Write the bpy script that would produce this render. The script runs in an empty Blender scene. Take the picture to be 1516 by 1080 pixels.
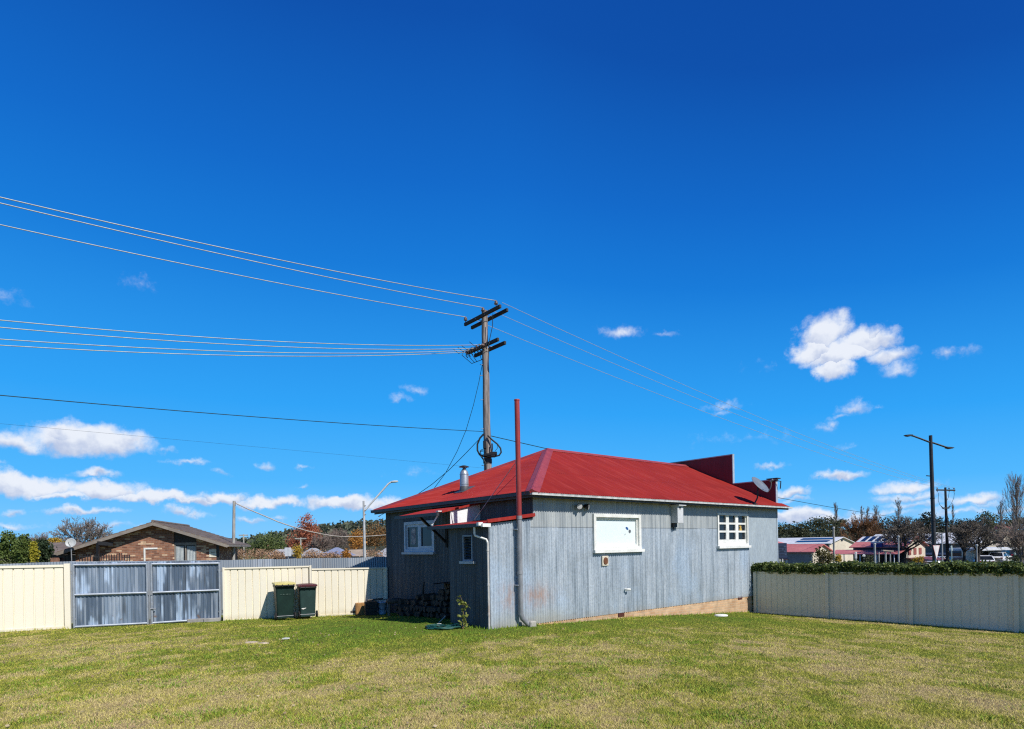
import bpy, math, random
import numpy as np
from mathutils import Vector, Matrix

random.seed(7)
rng = np.random.default_rng(7)
sc = bpy.context.scene
COL = sc.collection
rad = math.radians

# ------------------------------------------------------------------ camera geometry
F, CX, CY, ROLL = 887.0, 758.0, 807.36, rad(0.96)     # photograph pixels (1516 wide)


def ray(u, v):
    x, y = u - CX, v - CY
    return ((x * math.cos(ROLL) - y * math.sin(ROLL)) / F, -(x * math.sin(ROLL) + y * math.cos(ROLL)) / F)


def W(u, v, Y):
    a, b = ray(u, v)
    return Vector((a * Y, Y, b * Y))


def Wz(u, v, z):
    a, b = ray(u, v)
    Y = z / b
    return Vector((a * Y, Y, z))


# house frame: t along the long sunny wall (A), s away from it (B)
YAW = rad(50.875)
AX = Vector((math.sin(YAW), math.cos(YAW), 0))
BX = Vector((-math.cos(YAW), math.sin(YAW), 0))
UP = Vector((0, 0, 1))
P0 = Vector((-0.496, 13.02, 0))


def H(t, s, z):
    return P0 + AX * t + BX * s + UP * z


def toH(p):
    d = Vector(p) - P0
    return d.dot(AX), d.dot(BX), p[2]


def onS(u, v, s0=0.0):
    """point of the plane s = s0 seen at a pixel -> (t, z)"""
    a, b = ray(u, v)
    d = Vector((a, 1, b))
    k = (s0 + P0.dot(BX)) / d.dot(BX)
    h = toH(d * k)
    return h[0], h[2]


def onT(u, v, t0=0.0):
    a, b = ray(u, v)
    d = Vector((a, 1, b))
    k = (t0 + P0.dot(AX)) / d.dot(AX)
    h = toH(d * k)
    return h[1], h[2]


# ------------------------------------------------------------------ mesh builder
class MB:
    def __init__(self):
        self.v, self.f, self.m, self.s = [], [], [], []

    def add(self, vs, fs, m=0, smooth=False):
        o = len(self.v)
        self.v += [tuple(p) for p in vs]
        for f in fs:
            self.f.append(tuple(i + o for i in f))
            self.m.append(m)
            self.s.append(smooth)

    def box(self, c, hs, ax=None, m=0):
        c = Vector(c)
        e = ax or (Vector((1, 0, 0)), Vector((0, 1, 0)), UP)
        vs = [c + e[0] * (i * hs[0]) + e[1] * (j * hs[1]) + e[2] * (k * hs[2]) for i in (-1, 1) for j in (-1, 1) for k in (-1, 1)]
        self.add(vs, [(0, 1, 3, 2), (4, 6, 7, 5), (0, 4, 5, 1), (2, 3, 7, 6), (0, 2, 6, 4), (1, 5, 7, 3)], m)

    def bbox(self, c, hs, ax=None, m=0, b=0.01):
        """box with chamfered edges"""
        c = Vector(c)
        e = ax or (Vector((1, 0, 0)), Vector((0, 1, 0)), UP)
        b = min(b, min(hs) * 0.8)
        vs = []
        for i in (-1, 1):
            for j in (-1, 1):
                for k in (-1, 1):
                    sg = (i, j, k)
                    for q in range(3):
                        d = [sg[n] * (hs[n] - (0 if n == q else b)) for n in range(3)]
                        vs.append(c + e[0] * d[0] + e[1] * d[1] + e[2] * d[2])

        def vi(i, j, k, q):
            return ((i > 0) * 4 + (j > 0) * 2 + (k > 0)) * 3 + q
        fs = []
        S = (-1, 1)
        for x in S:
            fs.append((vi(x, -1, -1, 0), vi(x, 1, -1, 0), vi(x, 1, 1, 0), vi(x, -1, 1, 0)))
            fs.append((vi(-1, x, -1, 1), vi(1, x, -1, 1), vi(1, x, 1, 1), vi(-1, x, 1, 1)))
            fs.append((vi(-1, -1, x, 2), vi(1, -1, x, 2), vi(1, 1, x, 2), vi(-1, 1, x, 2)))
        for x in S:
            for y in S:
                fs.append((vi(x, y, -1, 0), vi(x, y, 1, 0), vi(x, y, 1, 1), vi(x, y, -1, 1)))
                fs.append((vi(x, -1, y, 0), vi(x, 1, y, 0), vi(x, 1, y, 2), vi(x, -1, y, 2)))
                fs.append((vi(-1, x, y, 1), vi(1, x, y, 1), vi(1, x, y, 2), vi(-1, x, y, 2)))
                for z in S:
                    fs.append((vi(x, y, z, 0), vi(x, y, z, 1), vi(x, y, z, 2)))
        self.add(vs, fs, m)

    def hbox(self, t0, t1, s0, s1, z0, z1, m=0):
        self.box(H((t0 + t1) / 2, (s0 + s1) / 2, (z0 + z1) / 2), (abs(t1 - t0) / 2, abs(s1 - s0) / 2, abs(z1 - z0) / 2), (AX, BX, UP), m)

    def bar(self, a, b, w, h=None, m=0, up=UP):
        a, b = Vector(a), Vector(b)
        d = (b - a)
        L = d.length
        d.normalize()
        x = d.cross(up)
        if x.length < 1e-4:
            x = d.cross(Vector((1, 0, 0)))
        x.normalize()
        y = x.cross(d)
        self.box((a + b) / 2, (L / 2, w / 2, (h or w) / 2), (d, x, y), m)

    def tube(self, pts, r, n=8, m=0, cap=True, smooth=True):
        pts = [Vector(p) for p in pts]
        rs = r if isinstance(r, (list, tuple)) else [r] * len(pts)
        rings = []
        px = None
        for i, p in enumerate(pts):
            d = (pts[min(i + 1, len(pts) - 1)] - pts[max(i - 1, 0)])
            d.normalize()
            if px is None:
                x = d.cross(UP)
                if x.length < 1e-3:
                    x = d.cross(Vector((0, 1, 0)))
            else:
                x = px - d * px.dot(d)
            x.normalize()
            px = x
            y = d.cross(x)
            rings.append([p + (x * math.cos(2 * math.pi * k / n) + y * math.sin(2 * math.pi * k / n)) * rs[i] for k in range(n)])
        vs = [q for rg in rings for q in rg]
        fs = []
        for i in range(len(pts) - 1):
            for k in range(n):
                k2 = (k + 1) % n
                fs.append((i * n + k, i * n + k2, (i + 1) * n + k2, (i + 1) * n + k))
        self.add(vs, fs, m, smooth)
        if cap:
            self.add(rings[0], [tuple(reversed(range(n)))], m)
            self.add(rings[-1], [tuple(range(n))], m)

    def lathe(self, prof, c, n=20, m=0, ax=None, smooth=True):
        """profile [(radius, height)] around an axis"""
        c = Vector(c)
        e = ax or (Vector((1, 0, 0)), Vector((0, 1, 0)), UP)
        vs = []
        for r, h in prof:
            for k in range(n):
                a = 2 * math.pi * k / n
                vs.append(c + e[0] * (r * math.cos(a)) + e[1] * (r * math.sin(a)) + e[2] * h)
        fs = []
        for i in range(len(prof) - 1):
            for k in range(n):
                k2 = (k + 1) % n
                fs.append((i * n + k, i * n + k2, (i + 1) * n + k2, (i + 1) * n + k))
        self.add(vs, fs, m, smooth)
        if prof[0][0] > 1e-4:
            self.add(vs[:n], [tuple(reversed(range(n)))], m)
        if prof[-1][0] > 1e-4:
            self.add(vs[-n:], [tuple(range(n))], m)

    def prism(self, poly, vec, m=0):
        n = len(poly)
        a = [Vector(p) for p in poly]
        b = [p + Vector(vec) for p in a]
        self.add(a + b, [tuple(reversed(range(n))), tuple(range(n, 2 * n))] + [(i, (i + 1) % n, n + (i + 1) % n, n + i) for i in range(n)], m)

    def corr(self, P, a0, a1, lo, hi, holes=(), pitch=0.076, amp=0.009, sub=6, m=0, profile=None, levels=()):
        """corrugated sheet: P(a, offset, z) -> point; lo/hi numbers or functions of a"""
        flo = lo if callable(lo) else (lambda a: lo)
        fhi = hi if callable(hi) else (lambda a: hi)
        if profile is None:
            n = max(2, int((a1 - a0) / pitch * sub))
            cols = [(a0 + (a1 - a0) * i / n,) for i in range(n + 1)]
            cols = [(a[0], amp * math.cos(2 * math.pi * a[0] / pitch)) for a in cols]
        else:
            cols = profile
        brk = sorted(set([z for h in holes for z in (h[2], h[3])] + list(levels)))
        R = len(brk) + 2
        vs = []
        for a, o in cols:
            l, h = flo(a), fhi(a)
            zs = [l] + [min(max(z, l), h) for z in brk] + [h]
            vs += [P(a, o, z) for z in zs]
        fs = []
        for i in range(len(cols) - 1):
            am = (cols[i][0] + cols[i + 1][0]) / 2
            for j in range(R - 1):
                zs = [flo(am)] + brk + [fhi(am)]
                zm = (zs[j] + zs[j + 1]) / 2
                if any(h[0] < am < h[1] and h[2] < zm < h[3] for h in holes):
                    continue
                if zs[j + 1] <= zs[j]:
                    continue
                fs.append((i * R + j, (i + 1) * R + j, (i + 1) * R + j + 1, i * R + j + 1))
        self.add(vs, fs, m, profile is None)

    def build(self, name, mats, parent=None, loc=None):
        root = Vector((0, 0, 0))
        if parent is not None:
            p = parent
            while p.parent is not None:
                p = p.parent
            root = p.location.copy()
        elif loc is not None:
            root = Vector(loc)
        else:
            a = np.array(self.v)
            root = Vector((a[:, 0].mean(), a[:, 1].mean(), a[:, 2].min()))
        me = bpy.data.meshes.new(name)
        me.from_pydata([(p[0] - root.x, p[1] - root.y, p[2] - root.z) for p in self.v], [], self.f)
        if not isinstance(mats, (list, tuple)):
            mats = [mats]
        for k in mats:
            me.materials.append(k)
        me.polygons.foreach_set('material_index', self.m)
        me.polygons.foreach_set('use_smooth', self.s)
        me.update()
        o = bpy.data.objects.new(name, me)
        COL.objects.link(o)
        if parent is not None:
            o.parent = parent
        else:
            o.location = root
        return o


def np_mesh(name, V, faces_n, mats, parent=None, loc=None, attr=None, smooth=False):
    """V (n, k, 3): n separate polygons of k corners"""
    n, k, _ = V.shape
    root = Vector((0, 0, 0))
    if parent is not None:
        p = parent
        while p.parent is not None:
            p = p.parent
        root = p.location.copy()
    elif loc is not None:
        root = Vector(loc)
    me = bpy.data.meshes.new(name)
    me.vertices.add(n * k)
    me.vertices.foreach_set('co', (V.reshape(-1, 3) - np.array(root)).astype(np.float32).ravel())
    me.loops.add(n * k)
    me.loops.foreach_set('vertex_index', np.arange(n * k, dtype=np.int32))
    me.polygons.add(n)
    me.polygons.foreach_set('loop_start', np.arange(0, n * k, k, dtype=np.int32))
    me.polygons.foreach_set('loop_total', np.full(n, k, dtype=np.int32))
    for q in (mats if isinstance(mats, (list, tuple)) else [mats]):
        me.materials.append(q)
    if attr is not None:
        at = me.attributes.new('rnd', 'FLOAT', 'POINT')
        at.data.foreach_set('value', np.repeat(attr, k).astype(np.float32))
    me.update(calc_edges=True)
    o = bpy.data.objects.new(name, me)
    COL.objects.link(o)
    if parent is not None:
        o.parent = parent
    else:
        o.location = root
    return o


def tag(o, label=None, cat=None, group=None, kind=None):
    if label:
        o['label'] = label
    if cat:
        o['category'] = cat
    if group:
        o['group'] = group
    if kind:
        o['kind'] = kind
    return o


def thing(name, label, cat, loc, group=None):
    o = bpy.data.objects.new(name, None)
    COL.objects.link(o)
    o.location = loc
    o.empty_display_size = 0.2
    return tag(o, label, cat, group)


# ------------------------------------------------------------------ materials
class N:
    def __init__(self, name):
        self.mat = bpy.data.materials.new(name)
        self.mat.use_nodes = True
        self.nt = self.mat.node_tree
        self.nt.nodes.clear()
        self.out = self.nt.nodes.new('ShaderNodeOutputMaterial')
        self.b = self.nt.nodes.new('ShaderNodeBsdfPrincipled')
        self.link(self.b.outputs[0], self.out.inputs[0])
        self._pos = None

    def link(self, a, b):
        self.nt.links.new(a, b)

    def put(self, sock, val):
        if hasattr(val, 'node'):
            self.link(val, sock)
        elif isinstance(val, (tuple, list)) and len(val) == 3 and sock.type == 'RGBA':
            sock.default_value = (*val, 1)
        else:
            sock.default_value = val

    def pos(self):
        if self._pos is None:
            self._pos = self.nt.nodes.new('ShaderNodeNewGeometry').outputs['Position']
        return self._pos

    def m(self, op, a, b=0.0, c=None, clamp=False):
        n = self.nt.nodes.new('ShaderNodeMath')
        n.operation = op
        n.use_clamp = clamp
        self.put(n.inputs[0], a)
        self.put(n.inputs[1], b)
        if c is not None:
            self.put(n.inputs[2], c)
        return n.outputs[0]

    def vm(self, op, a, b=(0, 0, 0)):
        n = self.nt.nodes.new('ShaderNodeVectorMath')
        n.operation = op
        self.put(n.inputs[0], a)
        self.put(n.inputs[1], b)
        return n.outputs['Value'] if op in ('DOT_PRODUCT', 'LENGTH', 'DISTANCE') else n.outputs[0]

    def comb(self, x, y, z=0.0):
        n = self.nt.nodes.new('ShaderNodeCombineXYZ')
        for i, q in enumerate((x, y, z)):
            self.put(n.inputs[i], q)
        return n.outputs[0]

    def sep(self, v):
        n = self.nt.nodes.new('ShaderNodeSeparateXYZ')
        self.link(v, n.inputs[0])
        return n.outputs

    def noise(self, vec, scale, detail=3.0, rough=0.55, dist=0.0):
        n = self.nt.nodes.new('ShaderNodeTexNoise')
        self.put(n.inputs['Vector'], vec)
        n.inputs['Scale'].default_value = scale
        n.inputs['Detail'].default_value = detail
        n.inputs['Roughness'].default_value = rough
        n.inputs['Distortion'].default_value = dist
        return n.outputs['Fac']

    def white(self, vec):
        n = self.nt.nodes.new('ShaderNodeTexWhiteNoise')
        self.put(n.inputs['Vector'], vec)
        return n.outputs['Value']

    def ramp(self, x, a, b, va=0.0, vb=1.0, smooth=True):
        n = self.nt.nodes.new('ShaderNodeMapRange')
        n.interpolation_type = 'SMOOTHSTEP' if smooth else 'LINEAR'
        self.put(n.inputs[0], x)
        n.inputs[1].default_value, n.inputs[2].default_value = a, b
        n.inputs[3].default_value, n.inputs[4].default_value = va, vb
        return n.outputs[0]

    def mix(self, f, a, b, mode='MIX'):
        n = self.nt.nodes.new('ShaderNodeMix')
        n.data_type = 'RGBA'
        n.blend_type = mode
        self.put(n.inputs[0], f)
        self.put(n.inputs[6], a)
        self.put(n.inputs[7], b)
        return n.outputs[2]

    def scale(self, colr, f):
        n = self.nt.nodes.new('ShaderNodeVectorMath')
        n.operation = 'SCALE'
        self.put(n.inputs[0], colr)
        self.put(n.inputs['Scale'], f)
        return n.outputs[0]

    def attr(self, name='rnd'):
        n = self.nt.nodes.new('ShaderNodeAttribute')
        n.attribute_name = name
        return n.outputs['Fac']

    def bump(self, h, strength=0.3, dist=0.01):
        n = self.nt.nodes.new('ShaderNodeBump')
        n.inputs['Strength'].default_value = strength
        n.inputs['Distance'].default_value = dist
        self.link(h, n.inputs['Height'])
        self.link(n.outputs[0], self.b.inputs['Normal'])

    def fin(self, colr, rough=0.6, metal=0.0, spec=0.5):
        self.put(self.b.inputs['Base Color'], colr)
        self.put(self.b.inputs['Roughness'], rough)
        self.put(self.b.inputs['Metallic'], metal)
        self.b.inputs['Specular IOR Level'].default_value = spec
        return self.mat


def pm(name, c1, c2=None, scale=3.0, rough=0.6, metal=0.0, stretch=(1, 1, 1), detail=4.0, lo=0.35, hi=0.65, bump=0.0, bscale=None, spec=0.4, fa=.13):
    """two-tone weathered paint / stone / timber"""
    n = N(name)
    if c2 is None:
        c2 = tuple(x * 0.8 for x in c1)
    p = n.vm('MULTIPLY', n.pos(), stretch)
    x = n.noise(p, scale, detail)
    fine = n.noise(p, scale * 9, 2)
    c = n.mix(n.ramp(x, lo, hi), c1, c2)
    c = n.scale(c, n.ramp(fine, 0.2, 0.8, 1 - fa, 1 + fa * .9))
    if bump:
        n.bump(n.noise(p, bscale or scale * 6, 4), bump, 0.01)
    return n.fin(c, rough, metal, spec)


M = {}
M['white'] = pm('white_paint', (.80, .80, .77), (.70, .70, .66), 4, .5)
M['white_metal'] = pm('white_gutter_paint', (.62, .63, .62), (.42, .43, .43), 6, .45)
M['dark_gutter'] = pm('shade_dark_gutter', (.05, .055, .065), (.035, .04, .05), 4, .5)  # darker copy of the pale gutter: shaded side put into the colour
M['roof_red'] = None
M['cap_red'] = pm('faded_red_capping', (.33, .052, .05), (.26, .036, .037), 2, .5)
M['pipe_red'] = pm('red_painted_pipe', (.36, .045, .04), (.27, .035, .033), 5, .45, stretch=(1, 1, .3))
M['galv'] = pm('galvanised_steel', (.46, .49, .53), (.34, .37, .41), 5, .42, .55)
M['galv_pipe'] = pm('weathered_grey_pipe', (.30, .31, .33), (.21, .22, .24), 6, .5, .2, stretch=(1, 1, .4))
M['steel_dark'] = pm('dark_steel', (.035, .037, .042), (.022, .023, .027), 6, .5)
M['black'] = pm('black_plastic', (.018, .018, .02), (.013, .013, .015), 8, .45)
M['parapet'] = pm('dark_red_boards', (.15, .018, .024), (.115, .014, .02), 1.5, .6, stretch=(1, 1, .15))
M['trim_grey'] = pm('pale_blue_grey_trim', (.40, .46, .52), (.33, .39, .45), 3, .5)
M['timber'] = pm('weathered_timber', (.36, .31, .285), (.15, .13, .12), 2.2, .85, stretch=(5, 5, .5), bump=.4)
M['crossarm'] = pm('dark_hardwood', (.05, .045, .042), (.028, .026, .025), 4, .8, bump=.3)
M['porcelain'] = pm('glazed_insulator', (.22, .16, .14), (.15, .1, .09), 5, .2)
M['wire'] = pm('aluminium_conductor', (.50, .53, .50), (.42, .44, .42), 5, .5, .2)
M['cable'] = pm('black_cable', (.02, .025, .028), None, 5, .6)
M['cable_green'] = pm('dark_green_cable', (.015, .05, .05), None, 5, .6)


def cream_mat():
    n = N('cream_steel_sheet')
    z = n.sep(n.pos())[2]
    c = n.mix(n.ramp(n.noise(n.pos(), .6, 3), .35, .65), (.85, .79, .645), (.82, .755, .61))
    splash = n.m('MULTIPLY', n.ramp(n.m('ADD', z, n.m('MULTIPLY', n.noise(n.vm('MULTIPLY', n.pos(), (1, 1, .4)), 5, 4), .30)), -1.72, -1.95), .42)
    c = n.mix(splash, c, (.50, .42, .28))
    n.bump(n.noise(n.pos(), 2.2, 2), .12, .02)
    return n.fin(c, .45, 0, .4)


M['cream'] = cream_mat()
M['fence_grey'] = pm('sage_cream_steel_sheet', (.74, .68, .54), (.70, .645, .51), .6, .5, fa=.03)
M['bin_green'] = pm('dark_green_plastic', (.010, .030, .024), (.008, .023, .019), 4, .5, spec=.25)
M['bin_green2'] = pm('sun_faded_green_plastic', (.024, .055, .050), (.019, .043, .04), 4, .55, spec=.25)
M['lid_yellow'] = pm('yellow_plastic', (.74, .64, .26), (.66, .56, .2), 6, .45)
M['lid_red'] = pm('maroon_plastic', (.10, .018, .027), (.08, .015, .021), 6, .45)
M['rubber'] = pm('black_rubber', (.016, .016, .017), None, 9, .8)
M['pane'] = pm('dark_window_glass', (.012, .015, .02), (.02, .024, .03), 2, .06, spec=.3)
M['blind'] = pm('white_blind_behind_glass', (.72, .79, .80), (.70, .775, .79), .8, .3, fa=.01)
M['louvre'] = pm('louvre_glass', (.05, .065, .08), (.03, .04, .05), 6, .2)
M['curtain'] = pm('white_lace_curtain', (.45, .45, .47), (.16, .16, .2), 9, .9, stretch=(2, 2, 1))
M['asphalt'] = pm('asphalt', (.05, .05, .052), (.065, .064, .062), 1.5, .9)
M['concrete'] = pm('concrete', (.34, .33, .31), (.26, .25, .24), 2, .85)
M['hose'] = pm('green_hose', (.012, .085, .07), (.01, .06, .055), 9, .5)
M['pale_pole'] = pm('pale_grey_timber', (.40, .39, .36), (.26, .25, .235), 3, .85, stretch=(4, 4, .6))
M['bark'] = pm('grey_bark', (.16, .14, .12), (.085, .072, .062), 3, .9, stretch=(3, 3, .7))
M['bark_dark'] = pm('dark_bark', (.06, .05, .044), (.035, .03, .027), 3, .9)
M['twig'] = pm('grey_twigs', (.28, .235, .205), (.19, .16, .14), 2, .9)
M['twig_dark'] = pm('dark_twigs', (.18, .15, .12), (.125, .105, .085), 2, .9)
M['twig_pale'] = pm('pale_twigs', (.30, .24, .20), (.20, .15, .13), 2, .9)
M['twig_orange'] = pm('orange_brown_twigs', (.25, .13, .065), (.18, .09, .045), 2, .9)


def roof_mat():
    n = N('red_painted_roof_iron')
    p = n.vm('SUBTRACT', n.pos(), tuple(P0))
    t, s, z = n.vm('DOT_PRODUCT', p, tuple(AX)), n.vm('DOT_PRODUCT', p, tuple(BX)), n.sep(p)[2]
    q = n.comb(n.m('MULTIPLY', t, 1.0), n.m('MULTIPLY', s, 1.0), 0.0)
    big = n.noise(q, .6, 4)
    sheet = n.white(n.comb(n.m('FLOOR', n.m('DIVIDE', t, .76)), n.m('FLOOR', n.m('DIVIDE', s, 3.9)), 0.0))
    streak = n.noise(n.comb(n.m('MULTIPLY', t, 7.0), n.m('MULTIPLY', s, .8), 0.0), 1.0, 4)
    c = n.mix(n.ramp(big, .3, .7), (.335, .028, .020), (.28, .024, .018))
    c = n.mix(n.m('MULTIPLY', n.ramp(streak, .45, .75), .5), c, (.43, .062, .055))
    c = n.scale(c, n.ramp(sheet, 0, 1, .93, 1.05, False))
    # sheet laps: thin dark lines across the slope
    lap = n.m('FRACT', n.m('DIVIDE', n.m('ADD', s, .9), 2.13))
    lapm = n.m('MULTIPLY', n.ramp(lap, .0, .012, 1, 0), n.ramp(n.noise(q, 2.5, 2), .35, .6))
    c = n.mix(n.m('MULTIPLY', lapm, .8), c, (.10, .012, .014))
    return n.fin(c, n.ramp(streak, .3, .7, .42, .6), 0, .18)


M['roof_red'] = roof_mat()


def wall_mat():
    """weathered galvanised corrugated iron, sheet by sheet, rust patch by the pipe"""
    n = N('weathered_galvanised_wall')
    p = n.vm('SUBTRACT', n.pos(), tuple(P0))
    t, s, z = n.vm('DOT_PRODUCT', p, tuple(AX)), n.vm('DOT_PRODUCT', p, tuple(BX)), n.sep(p)[2]
    wob = n.m('MULTIPLY', n.m('SUBTRACT', n.noise(n.comb(0.0, 0.0, z), 1.2, 2), .5), .03)
    sheet = n.white(n.comb(n.m('FLOOR', n.m('DIVIDE', n.m('ADD', n.m('ADD', t, wob), .13), .685)), n.m('GREATER_THAN', z, .41), 3.0))
    rib = n.m('FLOOR', n.m('DIVIDE', t, .038))
    streak = n.noise(n.comb(n.m('MULTIPLY', rib, .37), n.m('MULTIPLY', z, .32), s), 1.0, 4, .6)
    blot = n.noise(n.comb(t, z, s), 1.1, 5, .6)
    speck = n.noise(n.comb(t, n.m('MULTIPLY', z, .6), s), 26.0, 3, .7)
    c = n.mix(n.ramp(sheet, 0, 1, 0, 1, False), (.325, .385, .45), (.43, .49, .55))
    broad = n.noise(n.comb(n.m('MULTIPLY', rib, .055), n.m('MULTIPLY', z, .12), 4.0), 1.0, 3)
    c = n.mix(n.m('MULTIPLY', n.ramp(broad, .45, .68), .6), c, (.56, .63, .70))
    c = n.mix(n.m('MULTIPLY', n.ramp(streak, .42, .72), .75), c, (.55, .60, .65))
    c = n.mix(n.m('MULTIPLY', n.ramp(streak, .5, .28), .6), c, (.18, .22, .26))
    c = n.mix(n.m('MULTIPLY', n.ramp(blot, .5, .72), .5), c, (.30, .34, .37))
    blu = n.noise(n.comb(n.m('MULTIPLY', t, .8), n.m('MULTIPLY', z, .5), n.m('MULTIPLY', rib, .02)), 1.0, 3)
    c = n.mix(n.m('MULTIPLY', n.m('MULTIPLY', n.ramp(blu, .48, .66), n.ramp(z, .6, -.6)), .65), c, (.43, .535, .66))
    c = n.scale(c, n.ramp(speck, .3, .7, .85, 1.13))
    # upper course of sheets: greyer, older
    up = n.ramp(z, .40, .415)
    grey = n.mix(n.ramp(streak, .35, .65), (.34, .36, .36), (.48, .50, .49))
    c = n.mix(n.m('MULTIPLY', n.m('MULTIPLY', up, n.m('GREATER_THAN', t, 1.2)), .75), c, grey)
    seam = n.m('MULTIPLY', n.ramp(n.m('ABSOLUTE', n.m('SUBTRACT', z, .405)), .006, .016, 1, 0), n.ramp(n.noise(n.comb(t, 0.0, 0.0), 1.3, 3), .35, .5))
    c = n.mix(n.m('MULTIPLY', n.m('MULTIPLY', seam, n.m('GREATER_THAN', t, 1.2)), .6), c, (.10, .11, .12))
    # rust bloom beside the vent pipe
    def blob(t0, z0, wt, wz):
        a = n.m('POWER', n.m('DIVIDE', n.m('SUBTRACT', t, t0), wt), 2.0)
        b = n.m('POWER', n.m('DIVIDE', n.m('SUBTRACT', z, z0), wz), 2.0)
        return n.m('POWER', 2.718, n.m('MULTIPLY', n.m('ADD', a, b), -1.0))
    g = n.m('MAXIMUM', blob(1.38, -1.2, .42, .25), n.m('MULTIPLY', blob(.55, -1.18, .30, .3), .8))
    rn = n.ramp(n.noise(n.comb(n.m('MULTIPLY', t, 5.0), n.m('MULTIPLY', z, 2.0), 0.0), 2.0, 4), .25, .7)
    c = n.mix(n.m('MULTIPLY', n.m('MULTIPLY', g, rn), .85), c, (.46, .27, .19))
    # splashed earth along the foot
    foot = n.m('MULTIPLY', n.ramp(z, -1.35, -1.85), n.ramp(n.m('ABSOLUTE', n.m('SUBTRACT', t, 1.2)), .7, 1.6, 1, 0))
    c = n.mix(n.m('MULTIPLY', foot, .75), c, (.44, .43, .37))
    foot2 = n.m('MULTIPLY', n.ramp(z, -1.62, -1.85), n.ramp(blot, .35, .6))
    c = n.mix(n.m('MULTIPLY', foot2, .5), c, (.33, .30, .26))
    return n.fin(c, n.ramp(streak, .3, .7, .42, .62), .30, .5)


M['wall'] = wall_mat()


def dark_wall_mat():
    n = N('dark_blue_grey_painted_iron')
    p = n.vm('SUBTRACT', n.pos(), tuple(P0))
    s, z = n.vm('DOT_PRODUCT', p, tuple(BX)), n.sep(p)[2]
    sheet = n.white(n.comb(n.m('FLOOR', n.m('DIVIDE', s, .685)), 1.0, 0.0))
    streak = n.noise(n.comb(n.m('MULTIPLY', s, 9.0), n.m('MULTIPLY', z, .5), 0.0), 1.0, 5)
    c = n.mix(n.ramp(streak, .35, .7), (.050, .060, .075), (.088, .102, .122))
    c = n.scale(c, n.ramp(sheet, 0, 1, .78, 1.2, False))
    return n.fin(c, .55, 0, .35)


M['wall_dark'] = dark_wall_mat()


def brick_mat(name, c1, c2, mortar, scale_w=.23, scale_h=.076, pale=None, frame=(AX, BX)):
    n = N(name)
    p = n.vm('SUBTRACT', n.pos(), tuple(P0))
    a, b, z = n.vm('DOT_PRODUCT', p, tuple(frame[0])), n.vm('DOT_PRODUCT', p, tuple(frame[1])), n.sep(p)[2]
    h = n.m('ADD', a, b)
    row = n.m('FLOOR', n.m('DIVIDE', z, scale_h))
    off = n.m('MULTIPLY', n.m('MODULO', n.m('ABSOLUTE', row), 2.0), .5)
    hx = n.m('ADD', n.m('DIVIDE', h, scale_w), off)
    fx, fz = n.m('FRACT', hx), n.m('FRACT', n.m('DIVIDE', z, scale_h))
    mm = n.m('MINIMUM', n.m('MULTIPLY', n.ramp(fx, .0, .05), n.ramp(fx, 1, .95)), n.m('MULTIPLY', n.ramp(fz, 0, .14), n.ramp(fz, 1, .86)))
    w = n.white(n.comb(n.m('FLOOR', hx), row, 2.0))
    w2 = n.white(n.comb(n.m('FLOOR', hx), row, 7.0))
    c = n.mix(w, c1, c2)
    if pale:
        c = n.mix(n.ramp(w2, .80, .84), c, pale)
    c = n.scale(c, n.ramp(n.noise(n.pos(), 4, 4), .3, .7, .8, 1.2))
    c = n.mix(mm, mortar, c)
    n.bump(mm, .35, .008)
    return n.fin(c, .85, 0, .2)


M['brick_base'] = brick_mat('tan_sandstock_brick', (.50, .30, .17), (.58, .40, .25), (.48, .38, .28))


def leaf_mat(name, c1, c2, trans=.25, scale=.6, rough=.6):
    n = N(name)
    r = n.attr()
    big = n.noise(n.pos(), scale, 3)
    c = n.mix(n.m('ADD', n.m('MULTIPLY', r, .65), n.m('MULTIPLY', n.ramp(big, .3, .7), .35)), c1, c2)
    m = n.fin(c, rough, 0, .25)
    tr = n.nt.nodes.new('ShaderNodeBsdfTranslucent')
    n.link(c, tr.inputs[0])
    ms = n.nt.nodes.new('ShaderNodeMixShader')
    ms.inputs[0].default_value = trans
    n.link(n.b.outputs[0], ms.inputs[1])
    n.link(tr.outputs[0], ms.inputs[2])
    n.link(ms.outputs[0], n.out.inputs[0])
    return m


M['ivy'] = leaf_mat('glossy_hedge_leaves', (.020, .048, .013), (.24, .29, .08), .22, 3, .33)
M['conifer'] = leaf_mat('green_conifer', (.05, .10, .024), (.16, .20, .05), .2, .5)
M['conifer_gold'] = leaf_mat('golden_conifer', (.28, .26, .02), (.46, .40, .05), .25, .5)
M['conifer_dark'] = leaf_mat('dark_conifer', (.022, .042, .02), (.05, .075, .032), .2, .5)
M['gum'] = leaf_mat('olive_gum_leaves', (.042, .052, .028), (.13, .135, .07), .2, .15)
M['gum_light'] = leaf_mat('light_gum_leaves', (.05, .068, .03), (.13, .145, .07), .25, .15)
M['green_tree'] = leaf_mat('bushy_green_leaves', (.07, .11, .035), (.20, .24, .08), .25, .15)
M['pine'] = leaf_mat('dark_pine_needles', (.022, .03, .02), (.06, .068, .042), .1, .2)
M['autumn_red'] = leaf_mat('russet_leaves', (.30, .09, .05), (.58, .23, .13), .25, .3)
M['autumn_orange'] = leaf_mat('orange_leaves', (.36, .17, .035), (.60, .29, .07), .25, .3)
M['autumn_yellow'] = leaf_mat('yellow_leaves', (.42, .28, .04), (.60, .42, .07), .3, .3)
M['hedge_brown'] = leaf_mat('russet_twiggy_shrubs', (.28, .16, .09), (.48, .31, .19), .2, .5)
M['sapling'] = leaf_mat('lime_leaves', (.13, .17, .03), (.34, .36, .09), .3, 3)
M['dry_leaf'] = leaf_mat('dry_leaves', (.22, .13, .06), (.52, .42, .26), .1, 2)
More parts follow.
